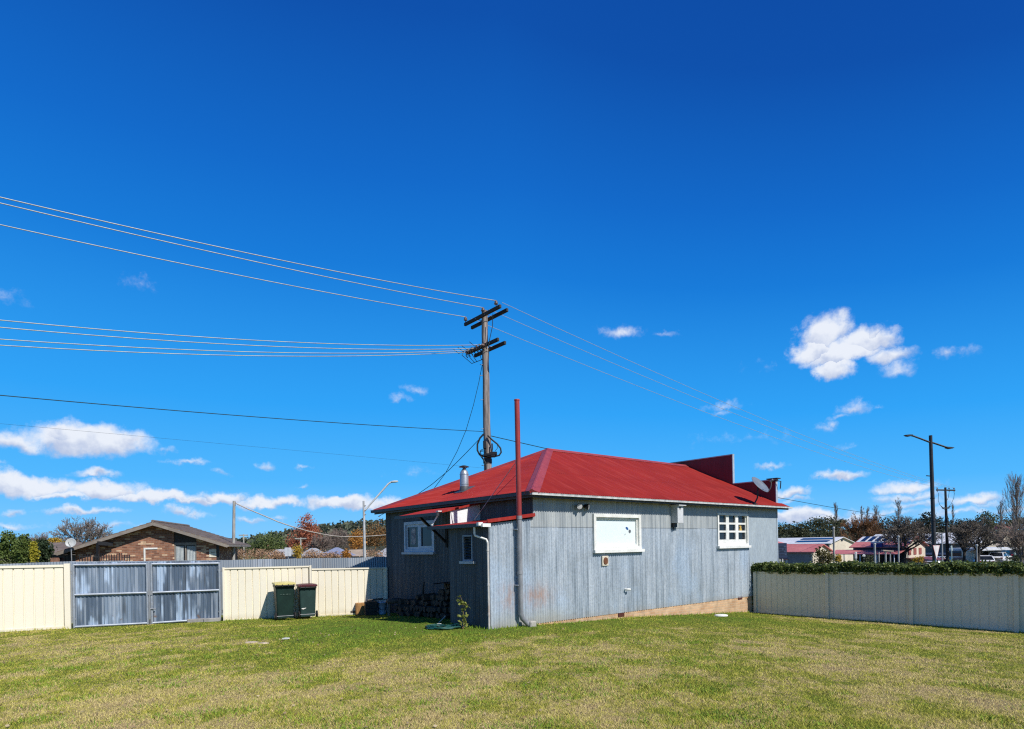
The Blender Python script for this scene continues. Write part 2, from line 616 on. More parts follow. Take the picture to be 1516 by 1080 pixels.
M['forest'] = leaf_mat('forest_canopy', (.055, .07, .05), (.15, .17, .105), .2, .02)
# ------------------------------------------------------------------ ground heights
def wallpt(u, v, s0=0.0):
    t, z = onS(u, v, s0)
    q = H(t, s0, z)
    return (q.x, q.y, q.z)


def at(u, v, D):
    q = W(u, v, D)
    return (q.x, q.y, q.z)


FEN = [(0, 15.37), (105, 16.02), (326, 17.70), (459, 18.5), (522, 18.9), (572, 19.42)]


def fdepth(u):
    us = [a for a, _ in FEN]
    return 1.0 / float(np.interp(u, us, [1 / d for _, d in FEN]))


ctrl = [(0, 0, -1.66), (0, 5.5, -1.69), (-5, 0, -1.7), (5, 0, -1.7), (-8, 6, -1.8), (8, 6, -1.86), (0, 9, -1.74)]
ctrl += [wallpt(*q) for q in ((726, 932.5), (785, 926.5), (851, 922.3), (916, 916.2), (958, 913.6), (1030, 910.5), (1104, 907))]
ctrl += [at(0, 937, 15.37), at(105, 931, 16.02), at(215, 925.2, fdepth(215)), at(326, 919.6, 17.7), at(459, 914.2, 18.5), at(522, 912, 18.9), at(575, 907, 19.45)]
tq, zq = onT(667, 923.5, 0.0)
qq = H(0, tq, zq)
ctrl.append((qq.x, qq.y, qq.z))
RF0 = (8.04, 19.8)


def rfence(q):
    return RF0[0] - BX.x * q, RF0[1] - BX.y * q


for q, (u, v) in ((0, (1118, 908.2)), (2.27, (1224, 916)), (4.47, (1348, 925)), (6.71, (1504, 936.8))):
    x, y = rfence(q)
    ctrl.append(at(u, v, y))
for x, y in ((14, 10), (13, 4)):
    ctrl.append((x, y, -2.2))
for k in range(24):
    a = 2 * math.pi * k / 24
    ctrl.append((42 * math.cos(a), 8 + 42 * math.sin(a), -2.35))
for p in ((-20, 24), (-8, 27), (3, 30), (14, 28), (20, 20), (-24, 14), (22, 12)):
    ctrl.append((p[0], p[1], -2.35))
CT = np.array(ctrl, float)


def _phi(r2):
    return np.where(r2 < 1e-9, 0, r2 * np.log(r2 + 1e-12))


_n = len(CT)
_K = _phi(((CT[:, None, :2] - CT[None, :, :2]) ** 2).sum(-1)) + np.eye(_n) * 0.3
_P = np.c_[np.ones(_n), CT[:, :2]]
_S = np.linalg.solve(np.block([[_K, _P], [_P.T, np.zeros((3, 3))]]), np.r_[CT[:, 2], 0, 0, 0])


def far_z(X, Y):
    r = np.hypot(X, Y)
    right = np.clip((X / np.maximum(r, 1) + .1) / .35, 0, 1)
    right = right * np.clip(1.25 - np.maximum(0, X / np.maximum(Y, 1) - .74) * 8, 0, 1).clip(0, 1)
    return -2.35 - right * np.clip((r - 42) / 40, 0, 1) * 1.4


def ground_np(X, Y):
    X, Y = np.asarray(X, float), np.asarray(Y, float)
    r2 = (X[..., None] - CT[:, 0]) ** 2 + (Y[..., None] - CT[:, 1]) ** 2
    z = _phi(r2) @ _S[:_n] + _S[_n] + X * _S[_n + 1] + Y * _S[_n + 2]
    r = np.hypot(X, Y - 8)
    k = np.clip((r - 30) / 11, 0, 1)
    k = k * k * (3 - 2 * k)
    return z * (1 - k) + far_z(X, Y) * k


def gz(x, y):
    return float(ground_np(np.array([x]), np.array([y]))[0])


# ================================================================== THE CORRUGATED IRON HOUSE
w_, L_, W_ = 1.291, 12.613, 7.297
zg, oh, zb, zs = 1.119, .277, -1.824, .41
zr, ta, zpar, zlow, spar = 3.014, 5.143, 3.211, 2.122, 1.665
zlh, slg = .47, 2.157
ze = zg + .075                              # roof surface at the eave edge
SL = (zr - ze) / (W_ / 2 + oh)              # long slopes
SH = (zr - ze) / (ta - (w_ - oh))           # hip end
hr = thing('corrugated_iron_house', 'grey corrugated iron house with a red hipped roof and stepped false front', 'house', H(0, 0, gz(P0.x, P0.y)))

W1 = (3.272, 5.125, -.237, .759)
W2 = (8.849, 10.65, -.213, .90)
WB = (4.266, 6.009, -.228, .756)


def gA(t):
    q = H(t, 0, 0)
    return gz(q.x, q.y)


def gB(s, t=w_):
    q = H(t, s, 0)
    return gz(q.x, q.y)


# long sunny wall (with the lean-to's end in the same plane)
mb = MB()
inset = .06
holes = [(W1[0] + inset, W1[1] - inset, W1[2] + .1, W1[3] - inset), (W2[0] + inset, W2[1] - inset, W2[2] + .08, W2[3] - inset)]
PA = lambda a, o, z: H(a, o, z)


def lo_A(t):
    return max(zb, gA(t) - .05) if t > 1.6 else gA(t) + .0


def top_lean(t):
    return zlh + (.61 - zlh) * t / w_


mb.corr(PA, 0.0, w_, lo_A, top_lean, amp=.0135)
mb.corr(PA, w_, 10.72, lambda t: max(zb, lo_A(t)) if t < 1.6 else zb, zg + .06, holes, amp=.0135)
mb.build('wall', M['wall'], hr)
# last bay: flat sheet
mb = MB()
mb.hbox(10.745, L_, -.006, .03, zb, zg + .06)
mb.build('wall_panel', pm('pale_grey_fibre_sheet', (.37, .43, .47), (.31, .365, .41), 2.2, .6, stretch=(1, 1, .4)), hr)['label'] = 'smooth pale grey sheet at the street end of the wall'
mb = MB()
mb.hbox(10.70, 10.745, -.022, .02, zb, zg + .05)
mb.build('corner_board', M['trim_grey'], hr)
mb = MB()
mb.hbox(L_ - .04, L_ + .02, -.02, .04, zb, zg + .05)
mb.build('corner_board', M['trim_grey'], hr)
# inner core walls (behind the sheets)
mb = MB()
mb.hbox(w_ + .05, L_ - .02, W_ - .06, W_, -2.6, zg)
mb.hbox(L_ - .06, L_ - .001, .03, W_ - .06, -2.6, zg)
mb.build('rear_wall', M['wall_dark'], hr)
# shaded wall
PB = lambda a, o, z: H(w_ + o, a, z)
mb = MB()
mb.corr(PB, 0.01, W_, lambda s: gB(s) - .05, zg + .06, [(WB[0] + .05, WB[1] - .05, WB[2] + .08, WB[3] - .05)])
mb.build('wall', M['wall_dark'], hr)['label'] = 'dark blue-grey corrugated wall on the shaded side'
# lean-to
lvs = (.598, .978, -.348, .245)
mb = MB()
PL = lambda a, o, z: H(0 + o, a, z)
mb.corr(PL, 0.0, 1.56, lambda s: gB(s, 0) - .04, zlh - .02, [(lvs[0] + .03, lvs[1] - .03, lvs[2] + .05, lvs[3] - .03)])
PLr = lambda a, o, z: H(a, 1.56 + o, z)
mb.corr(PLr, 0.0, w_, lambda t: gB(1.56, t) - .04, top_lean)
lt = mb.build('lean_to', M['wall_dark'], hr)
lt['label'] = 'small dark corrugated lean-to against the back wall'
mb = MB()
mb.corr(lambda a, o, z: H(z, a, zlh + .02 + (.63 - zlh) * (z + .1) / (w_ + .1) + o), -.06, slg, -.13, w_ - .012)
lr = mb.build('roof', M['roof_red'], lt)
# sloping red barge along the lean-to's front edge
mb = MB()
mb.bar(H(-.1, -.075, zlh + .055), H(w_ - .02, -.075, .69), .03, .075)
mb.build('barge_board', M['roof_red'], lt)
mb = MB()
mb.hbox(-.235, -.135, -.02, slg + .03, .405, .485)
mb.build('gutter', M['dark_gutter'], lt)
mb = MB()
mb.hbox(-.24, -.02, -.10, -.025, .40, .475)
mb.hbox(-.31, -.20, -.05, .03, .43, .50)
mb.build('gutter_end', M['white'], lt)
mb = MB()
s1, z1 = onT(706, 787, -.2)
mb.tube([H(-.2, .26, .42), H(-.2, .26, .26), H(-.19, .25, .22), H(-.05, .03, .13), H(-.032, .012, .06)], .024, 10)
mb.build('downpipe', M['white'], lt)
mb = MB()
mb.tube([H(-.032, .012, .06), H(-.032, .012, -.8), H(-.032, .012, gB(0, 0) - .02)], .022, 10)
for z in (-.1, -.85, -1.5):
    mb.tube([H(-.032, .012, z - .025), H(-.032, .012, z + .025)], .028, 10)
mb.build('downpipe', pm('rust_stained_white_pipe', (.55, .53, .50), (.30, .15, .09), 3, .6, stretch=(1, 1, .5), lo=.5, hi=.75), lt)['label'] = 'rust-stained lower downpipe on the lean-to corner'


def hframe(mb, axis, a0, a1, z0, z1, d0, d1, fw, m=0):
    """picture-frame of four boards on wall s=0 (axis A) or t=w_ (axis B); d0<d1 depths, negative is outside"""
    def bx(p0, p1, q0, q1):
        if axis == 'A':
            mb.hbox(p0, p1, d0, d1, q0, q1, m)
        else:
            mb.hbox(w_ + d0 if axis == 'B' else d0, w_ + d1 if axis == 'B' else d1, p0, p1, q0, q1, m)
    bx(a0, a0 + fw, z0, z1)
    bx(a1 - fw, a1, z0, z1)
    bx(a0 + fw, a1 - fw, z1 - fw, z1)
    bx(a0 + fw, a1 - fw, z0, z0 + fw)


# window 1: one big pane behind a white blind
def win1():
    a0, a1, z0, z1 = W1
    mb = MB()
    hframe(mb, 'A', a0, a1, z0 + .06, z1, -.045, .09, .085)
    fr = mb.build('window', M['white'], hr)
    fr['label'] = 'white-framed window closed by a white blind'
    mb = MB()
    hframe(mb, 'A', a0 + .085, a1 - .085, z0 + .145, z1 - .085, .01, .085, .05)
    mb.build('sash', M['white'], fr)
    mb = MB()
    mb.hbox(a0 + .08, a1 - .08, .055, .075, z0 + .14, z1 - .08)
    mb.build('blind', M['blind'], fr)
    mb = MB()
    mb.hbox(a0 - .03, a1 + .07, -.10, .0, z0, z0 + .075)
    mb.build('sill', M['white'], fr)
    # stickers and scuffs on the pane
    mb = MB()
    y = .0535

    def spot(u, v, r, mat, ring=False):
        t, z = onS(u, v, y)
        mb = MB()
        if ring:
            mb.lathe([(r, 0), (r, .003), (r * .66, .003), (r * .66, 0)], H(t, y, z), 14, 0, (AX, UP, -BX))
        else:
            for k in range(5):
                dx, dz = random.uniform(-1, 1) * r, random.uniform(-1, 1) * r
                mb.prism([H(t + dx + r * .6 * math.cos(q), y, z + dz + r * .5 * math.sin(q)) for q in (0.3, 1.6, 2.9, 4.0, 5.2)], -BX * .002)
        return mb.build('sticker', mat, fr)
    spot(928.8, 781.5, .05, pm('blue_sticker', (.03, .14, .42)))
    spot(932.3, 787, .05, pm('grey_ring_sticker', (.22, .25, .28)), True)
    spot(925.5, 791.5, .014, M['steel_dark'])
    spot(926.5, 809, .022, M['steel_dark'])


win1()


def win2():
    a0, a1, z0, z1 = W2
    mb = MB()
    hframe(mb, 'A', a0, a1, z0 + .06, z1, -.04, .09, .075)
    fr = mb.build('window', M['white'], hr)
    fr['label'] = 'white window of nine small dark panes'
    wd, hg = (a1 - a0 - .15) / 3, (z1 - z0 - .06 - .15 - .14)
    zz0 = z0 + .06 + .075 + .14
    mb = MB()
    mb.hbox(a0 + .075, a1 - .075, .012, .06, z0 + .135, zz0)
    for k in range(1, 3):
        x = a0 + .075 + k * wd
        mb.hbox(x - .085, x + .085, .010, .06, zz0, z1 - .075)
    for k in range(3):
        x0, x1 = a0 + .075 + k * wd, a0 + .075 + (k + 1) * wd
        xa, xb = x0 + (.085 if k else .03), x1 - (.085 if k < 2 else .03)
        for j in (1, 2):
            z = zz0 + hg * j / 3
            mb.hbox(xa, xb, .014, .05, z - .03, z + .03)
    mb.hbox(a0 + .075, a0 + .105, .013, .06, zz0, z1 - .075)
    mb.hbox(a1 - .105, a1 - .075, .013, .06, zz0, z1 - .075)
    mb.build('sash', M['white'], fr)
    for k in range(3):
        for j in range(3):
            mb = MB()
            x0, x1 = a0 + .09 + k * wd, a0 + .06 + (k + 1) * wd
            tl = random.uniform(-.004, .004)
            mb.prism([H(x0, .052, zz0 + hg * j / 3), H(x1, .052 + tl, zz0 + hg * j / 3), H(x1, .052 + tl, zz0 + hg * (j + 1) / 3), H(x0, .052, zz0 + hg * (j + 1) / 3)], BX * .004)
            mb.build('pane', M['pane'], fr)
    mb = MB()
    mb.hbox(a0 - .02, a1 + .05, -.10, .0, z0, z0 + .075)
    mb.build('sill', M['white'], fr)
    t, z = onS(1096.5, 783, .046)
    mb = MB()
    mb.lathe([(.0, -.11), (.06, -.10), (.085, -.04), (.05, .02), (.045, .05), (.055, .08), (.0, .115)], H(t, .047, z), 12, 0, (AX, BX * .05, UP))
    mb.lathe([(.0, 0), (.028, .02), (.0, .05)], H(t - .08, .047, z + .06), 8, 0, (AX, BX * .05, UP))
    mb.build('ornament', pm('yellow_toy', (.55, .36, .07), (.42, .26, .06), 9, .6), fr)['label'] = 'small yellow ornament behind one pane'


win2()


def winB():
    a0, a1, z0, z1 = WB
    wm = pm('shade_tinted_white_paint', (.46, .53, .63), (.38, .45, .55), 5, .5)  # white frame paint with the blue of the shade put into its colour
    mb = MB()
    hframe(mb, 'B', a0, a1, z0 + .06, z1, -.05, .08, .085)
    fr = mb.build('window', wm, hr)
    fr['label'] = 'two-sash window with a lace curtain, on the shaded wall'
    mid = (a0 + a1) / 2 + .02
    for k, (p0, p1) in enumerate(((a0 + .085, mid), (mid, a1 - .085))):
        mb = MB()
        hframe(mb, 'B', p0, p1, z0 + .145, z1 - .085, -.012, .05, .10 if k == 0 else .075)
        sa = mb.build('sash', wm, fr)
        mb = MB()
        mb.hbox(w_ + .02, w_ + .035, p0 + .05, p1 - .05, z0 + .19, z1 - .13)
        mb.build('pane', M['pane'], fr)
    # lace curtain drawn behind the far sash
    mb = MB()
    p0, p1 = mid + .25, a1 - .33
    cols = [(p0 + (p1 - p0) * i / 24, .005 * math.sin(i * 1.1)) for i in range(25)]
    mb.corr(lambda a, o, z: H(w_ + .013 + o, a, z), p0, p1, z0 + .30, z1 - .2, profile=cols)
    mb.build('curtain', M['curtain'], fr)
    mb = MB()
    mb.hbox(w_ - .12, w_, a0 - .05, a1 + .05, z0, z0 + .065)
    mb.build('sill', pm('sill_paint', (.42, .46, .52), None, 4, .5), fr)


winB()


def louvre():
    a0, a1, z0, z1 = lvs
    mb = MB()
    hframe(mb, 'L', a0, a1, z0, z1, -.03, .05, .035)
    fr = mb.build('louvre_window', pm('grey_blue_paint', (.25, .30, .37), None, 5, .5), lt)
    # third level would be too deep under the lean-to: blades and sill stay part of the window's depth
    return fr


lv = louvre()
mb = MB()
a0, a1, z0, z1 = lvs
for k in range(8):
    z = z0 + .06 + k * (z1 - z0 - .1) / 7.6
    mb.prism([H(-.02, a0 + .035, z), H(.035, a0 + .035, z + .05), H(.04, a0 + .035, z + .046), H(-.015, a0 + .035, z - .006)], BX * (a1 - a0 - .07))
mb.hbox(.045, .05, a0 + .02, a1 - .02, z0 + .02, z1 - .02)
mb.build('louvre_blades', M['louvre'], lt)
mb = MB()
mb.hbox(-.09, .0, a0 - .09, a1 + .06, z0 - .06, z0 - .002)
mb.build('sill', pm('sill_paint_grey', (.42, .46, .50), None, 4, .5), lt)

# brick footing showing where the ground falls away
mb = MB()
n = 40
vs, fs = [], []
for i in range(n + 1):
    t = 1.0 + (L_ - 1.0) * i / n
    vs += [H(t, .012, gA(t) - .15), H(t, .012, zb + .01), H(t, .1, zb + .01)]
for i in range(n):
    fs += [(3 * i, 3 * i + 3, 3 * i + 4, 3 * i + 1), (3 * i + 1, 3 * i + 4, 3 * i + 5, 3 * i + 2)]
mb.add(vs, fs)
mb.prism([H(L_, .012, -2.6), H(L_, .1, -2.6), H(L_, .1, zb), H(L_, .012, zb)], AX * -.05)
bb = mb.build('brick_base', M['brick_base'], hr)
for u, v in ((920, 910.5), (1096, 885.5)):
    t, z = onS(u, v, 0)
    mb = MB()
    for k in range(4):
        mb.hbox(t - .12, t + .12, -.004, .011, z - .05 + k * .026, z - .036 + k * .026)
    mb.hbox(t - .125, t + .125, .003, .0115, z - .055, z + .05, 1)
    mb.build('air_brick', [pm('dark_red_vent_brick', (.17, .05, .035)), M['black']], bb)

# ------------------------------------------------------------------ roof
mb = MB()
zA = lambda s: ze + (s + oh) * SL
pitch = .076


def sA_top(t):
    if t < ta:
        return max(-oh, (t - (w_ - oh)) * SH / SL - oh)
    return W_ / 2


mb.corr(lambda a, o, z: H(a, z, zA(z) + o), w_ - oh, L_ - .0, -oh - .03, sA_top, amp=.013)
mb.corr(lambda a, o, z: H(a, W_ - z, zA(z) + o), w_ - oh, L_ - .0, -oh - .03, sA_top)
hipw = lambda s: w_ - oh + (min(s + oh, W_ + oh - s)) * SL / SH
mb.corr(lambda a, o, z: H(z, a, ze + (z - (w_ - oh)) * SH + o), -oh, W_ + oh, w_ - oh - .03, hipw, amp=.013)
# eave tail running past the parapet
mb.corr(lambda a, o, z: H(a, z, zA(z) + o), L_ - .0, L_ + .35, -oh - .03, lambda a: -.02)
rf = mb.build('roof', M['roof_red'], hr)
rf['label'] = 'red painted corrugated iron roof, hipped at the yard end'


def capping(a, b, wd=.17):
    mb = MB()
    a, b = Vector(a), Vector(b)
    d = (b - a).normalized()
    x = d.cross(UP).normalized()
    y = x.cross(d).normalized()
    prof = [(-wd, -.075), (-wd * .98, -.06), (-.035, .0), (-.02, .022), (.02, .022), (.035, .0), (wd * .98, -.06), (wd, -.075)]
    vs = [p + x * q[0] + y * q[1] for p in (a, b) for q in prof]
    k = len(prof)
    mb.add(vs, [(i, i + 1, k + i + 1, k + i) for i in range(k - 1)] + [tuple(range(k)), tuple(range(2 * k - 1, k - 1, -1))])
    return mb


capping(H(w_ - oh, -oh, ze + .035), H(ta, W_ / 2, zr + .04)).build('hip_cap', M['cap_red'], rf)
capping(H(w_ - oh, W_ + oh, ze + .02), H(ta, W_ / 2, zr + .03)).build('hip_cap', M['cap_red'], rf)
capping(H(ta - .05, W_ / 2, zr + .03), H(L_ - .01, W_ / 2, zr + .03), .14).build('ridge_cap', M['cap_red'], rf)
# soffit and fascia
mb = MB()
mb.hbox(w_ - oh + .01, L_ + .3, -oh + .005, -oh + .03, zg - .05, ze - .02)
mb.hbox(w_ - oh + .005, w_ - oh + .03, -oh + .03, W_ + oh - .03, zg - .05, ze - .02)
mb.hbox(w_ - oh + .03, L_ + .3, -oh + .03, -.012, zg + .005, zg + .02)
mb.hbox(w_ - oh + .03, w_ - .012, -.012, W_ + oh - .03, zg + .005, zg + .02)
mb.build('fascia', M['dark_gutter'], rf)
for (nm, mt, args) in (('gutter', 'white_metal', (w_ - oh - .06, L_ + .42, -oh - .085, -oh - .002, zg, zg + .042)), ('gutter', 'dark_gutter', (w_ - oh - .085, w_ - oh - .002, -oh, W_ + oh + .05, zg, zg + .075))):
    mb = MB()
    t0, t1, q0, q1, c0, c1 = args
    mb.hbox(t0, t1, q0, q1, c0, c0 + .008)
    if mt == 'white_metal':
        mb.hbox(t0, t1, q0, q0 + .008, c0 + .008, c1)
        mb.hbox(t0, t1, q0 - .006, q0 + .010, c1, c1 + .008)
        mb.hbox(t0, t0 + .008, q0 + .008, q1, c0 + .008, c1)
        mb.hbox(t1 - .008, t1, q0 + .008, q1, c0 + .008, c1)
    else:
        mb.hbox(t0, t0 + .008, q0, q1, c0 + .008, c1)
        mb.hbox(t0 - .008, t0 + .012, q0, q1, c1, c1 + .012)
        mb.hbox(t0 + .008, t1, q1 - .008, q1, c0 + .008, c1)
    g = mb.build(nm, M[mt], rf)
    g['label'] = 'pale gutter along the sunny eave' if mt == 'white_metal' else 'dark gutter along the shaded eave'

# false front
mb = MB()
poly = [(0.03, zg - .1), (0.03, zlow), (spar, zlow), (spar, zpar), (W_ - spar, zpar), (W_ - spar, zlow), (W_ - .03, zlow), (W_ - .03, zg - .1)]
mb.prism([H(L_, s, z) for s, z in poly], AX * .06)
ff = mb.build('false_front', M['parapet'], hr)
ff['label'] = 'stepped dark red false front facing the street'
mb = MB()
mb.hbox(L_ - .03, L_ + .10, -.02, spar - .03, zlow, zlow + .035)
mb.hbox(L_ - .03, L_ + .10, spar - .03, W_ - spar + .03, zpar, zpar + .035)
mb.hbox(L_ - .03, L_ + .10, W_ - spar + .03, W_ + .02, zlow, zlow + .035)
mb.hbox(L_ - .025, L_ + .09, spar - .03, spar - .002, zlow + .035, zpar)
mb.hbox(L_ - .025, L_ + .09, 0.0, .028, zg + .15, zlow)
mb.build('edge_trim', M['trim_grey'], ff)
mb = MB()
mb.tube([H(L_ - .05, .12, zlow - .05), H(L_ - .10, -.05, zlow - .02), H(L_ + .05, -.14, zlow - .06), H(L_ + .12, -.08, zlow - .3)], .018, 8)
mb.hbox(L_ - .12, L_ + .12, -.10, .30, zlow + .037, zlow + .07)
mb.build('stay_bracket', M['steel_dark'], ff)

# ------------------------------------------------------------------ back-door awning
sa0, sa1, ta0 = 2.05, 4.10, .09
za_f, za_b = .84, 1.10
zaw = lambda t: za_f + (za_b - za_f) * (t - ta0) / (w_ - ta0)
mb = MB()
mb.corr(lambda a, o, z: H(z, a, zaw(z) + o), sa0 - .02, sa1, ta0 - .04, w_ - .01)
mb.prism([H(ta0, sa0 - .03, za_f - .02), H(w_, sa0 - .03, za_b - .02), H(w_, sa0 - .03, za_b + .03), H(ta0, sa0 - .03, za_f + .03)], BX * -.02)
aw = mb.build('awning', M['roof_red'], hr)
aw['label'] = 'small red corrugated awning over the back door'
mb = MB()
mb.hbox(ta0 - .12, ta0 - .045, sa0 + .02, sa1 + .12, za_f - .09, za_f - .01)
mb.build('gutter', M['dark_gutter'], aw)
mb = MB()
mb.bar(H(w_ - .03, 3.65, .10), H(.42, 3.65, .80), .06, .06)
mb.bar(H(w_ - .03, 3.65, -.03), H(w_ - .03, 3.65, .55), .06, .06)
mb.build('bracket', M['steel_dark'], aw)
mb = MB()
mb.bar(H(ta0 + .02, 2.2, za_f - .04), H(ta0 - .12, 2.3, .52), .035, .035)
mb.bar(H(.38, 2.06, zaw(.38) - .03), H(.44, 2.03, .57), .03, .03)
mb.hbox(ta0 - .06, ta0 + .15, 2.1, 2.2, za_f + .01, za_f + .035)
mb.build('prop', M['white'], aw)
mb = MB()
mb.prism([H(.36, 2.08, .55), H(w_ - .01, 2.08, .64), H(w_ - .01, 2.08, za_b - .03), H(.36, 2.08, zaw(.36) - .03)], BX * -.02)
mb.build('end_panel', pm('white_sheet', (.84, .85, .85), (.78, .79, .80), 3, .5), aw)
# back door, mostly hidden behind the lean-to
mb = MB()
mb.hbox(w_ - .03, w_ + .04, 2.35, 3.2, gB(2.8) + .12, .25)
bd = mb.build('back_door', pm('dark_door_paint', (.05, .055, .06)), hr)
mb = MB()
mb.lathe([(.0, -.06), (.03, -.05), (.03, -.02), (.012, 0)], H(w_ - .03, 2.45, -.85), 10, 0, (BX, UP, AX))
mb.build('handle', M['galv'], bd)

# ------------------------------------------------------------------ fittings on the sunny wall
# tall vent pipe
fq = wallpt(772, 924, -.12)
ft, fs_ = .763, -.12
mb = MB()
zt = onS(769, 592.5, fs_)[1]
zm = onS(771, 766, fs_)[1]
mb.tube([H(ft, fs_, zm), H(ft - .004, fs_, (zm + zt) / 2), H(ft - .01, fs_, zt)], .058, 14)
mb.lathe([(.062, -.03), (.064, -.02), (.064, .0), (.045, .0), (.045, -.25)], H(ft - .01, fs_, zt), 14)
fl = mb.build('vent_pipe', M['pipe_red'], hr)
fl['label'] = 'tall red vent pipe rising past the eave'
mb = MB()
zgd = gA(ft)
mb.tube([H(ft, fs_, zm - .001), H(ft, fs_, -.4), H(ft, fs_, zgd + .30), H(ft + .03, fs_ - .01, zgd + .20), H(ft + .20, fs_ - .03, zgd + .04)], .056, 14)
mb.lathe([(.066, -.05), (.066, .03)], H(ft, fs_, zm), 14)
mb.lathe([(.064, -.03), (.064, .03)], H(ft, fs_, -.62), 14)
mb.build('lower_pipe', M['galv_pipe'], fl)
mb = MB()
mb.bbox(H(ft + .27, fs_ - .06, zgd + .04), (.09, .07, .08), (AX, BX, UP), 0, .02)
mb.build('gully_trap', pm('pale_concrete_block', (.42, .40, .36)), fl)
for z in (-.9, .35):
    mb = MB()
    mb.hbox(ft - .075, ft + .075, fs_ - .01, -.005, z - .015, z + .015)
    mb.build('pipe_clip', M['galv'], fl)
mb = MB()
a = H(ft, fs_, onS(770, 680, fs_)[1])
sp, zp = onT(713, 767, .95)
for e in (H(.95, 1.9, .62), H(2.6, 2.2, ze + (2.6 - w_ + oh) * SH)):
    mb.tube([a, e], .008, 5)
mb.build('stay_wire', M['galv'], fl)

# chimney flue on the hip slope
def onHip(u, v):
    a_, b_ = ray(u, v)
    d = Vector((a_, 1, b_))
    lo, hi = 5.0, 40.0
    for _ in range(60):
        m_ = (lo + hi) / 2
        h = toH(d * m_)
        if h[2] < ze + (h[0] - (w_ - oh)) * SH:
            hi = m_
        else:
            lo = m_
    return toH(d * lo)


def onRoofA(u, v):
    a_, b_ = ray(u, v)
    d = Vector((a_, 1, b_))
    lo, hi = 5.0, 40.0
    for _ in range(60):
        m_ = (lo + hi) / 2
        h = toH(d * m_)
        if h[2] < zA(h[1]):
            hi = m_
        else:
            lo = m_
    return toH(d * lo)


h = onHip(687.5, 726)
pf = H(*h)
D = pf.y
px = D / F
mb = MB()
mb.lathe([(6.4 * px, -.25), (6.4 * px, 23.5 * px), (5.6 * px, 27 * px), (3.0 * px, 30.5 * px), (2.2 * px, 31 * px), (2.2 * px, 33.5 * px)], pf, 20)
mb.lathe([(6.7 * px, 8 * px), (6.7 * px, 9 * px)], pf, 20)
mb.lathe([(6.7 * px, 22.5 * px), (6.7 * px, 23.6 * px)], pf, 20)
ch = mb.build('chimney', M['galv'], hr)
ch['label'] = 'short galvanised chimney flue on the red roof'
mb = MB()
mb.lathe([(7.6 * px, 34 * px), (7.8 * px, 34.6 * px), (3 * px, 36.4 * px), (.001, 36.9 * px)], pf, 20)
for k in range(3):
    q = 2.1 * k
    mb.tube([pf + Vector((2 * px * math.cos(q), 2 * px * math.sin(q), 31 * px)), pf + Vector((4.5 * px * math.cos(q), 4.5 * px * math.sin(q), 34.5 * px))], .008, 5)
mb.build('cowl', M['steel_dark'], ch)
mb = MB()
sl = Vector(AX) + UP * SH
sl.normalize()
mb.lathe([(7.6 * px, -.08), (7.2 * px, 2 * px), (6.45 * px, 5.5 * px)], pf, 20)
mb.bbox(pf + UP * .015, (.25, .22, .008), (sl, BX, BX.cross(sl) * -1), 0, .005)
mb.build('flashing', pm('dark_lead_flashing', (.06, .062, .07), (.10, .10, .11), 5, .5), ch)

# floodlight: two lamps on one plate
t, z = onS(862.5, 751, -.10)
mb = MB()
mb.lathe([(.06, 0), (.06, .035), (.03, .05)], H(t, 0, z), 14, 0, (AX, UP, -BX))
fd = mb.build('floodlight', M['black'], hr)
for sg, tilt in ((-1, .15), (1, -.5)):
    mb = MB()
    c = H(t + sg * .13, -.10, z + .02)
    ax = (-BX * math.cos(tilt) + AX * (sg * .55) - UP * .25).normalized()
    x = ax.cross(UP).normalized()
    y = x.cross(ax)
    mb.tube([H(t, -.04, z), H(t + sg * .07, -.06, z + .01), c], .015, 6)
    mb.lathe([(.03, -.07), (.045, -.04), (.075, .05), (.08, .075), (.07, .075), (.06, .06)], c, 16, 0, (x, y, ax))
    mb.lathe([(.07, .073), (.045, .068), (.001, .064)], c, 16, 1, (x, y, ax))
    mb.build('lamp_head', [M['black'], pm('frosted_lens', (.55, .56, .58), None, 9, .2)], fd)

# meter box
t0, z0 = onS(1003, 749, -.23)
t1, z1 = onS(1011.8, 774.5, -.23)
mb = MB()
mb.hbox(t0, t1, -.23, -.005, z1, z0)
bxm = pm('grey_white_box_paint', (.62, .63, .64), (.54, .55, .56), 4, .5)
mbx = mb.build('meter_box', bxm, hr)
mbx['label'] = 'narrow white meter box under the eave'
mb = MB()
mb.hbox(t0 - .03, t1 + .05, -.30, -.004, z0 + .001, z0 + .03)
mb.build('lid', bxm, mbx)
mb = MB()
mb.prism([H(t0 + .07, -.231, z0 - .03), H(t0 + .16, -.231, z0 - .03), H(t0 + .115, -.231, z0 - .13)], -BX * .004)
mb.build('label_plate', M['steel_dark'], mbx)
mb = MB()
mb.hbox(t0 + .02, t0 + .14, -.11, -.006, z1 - .12, z1 - .001)  # black block added to stand for the box's shadow on the wall
mb.tube([H(t0 + .05, -.05, z1 - .12), H(t0 + .05, -.05, z1 - .19)], .02, 8)
mb.build('box_shadow_block', M['black'], mbx)

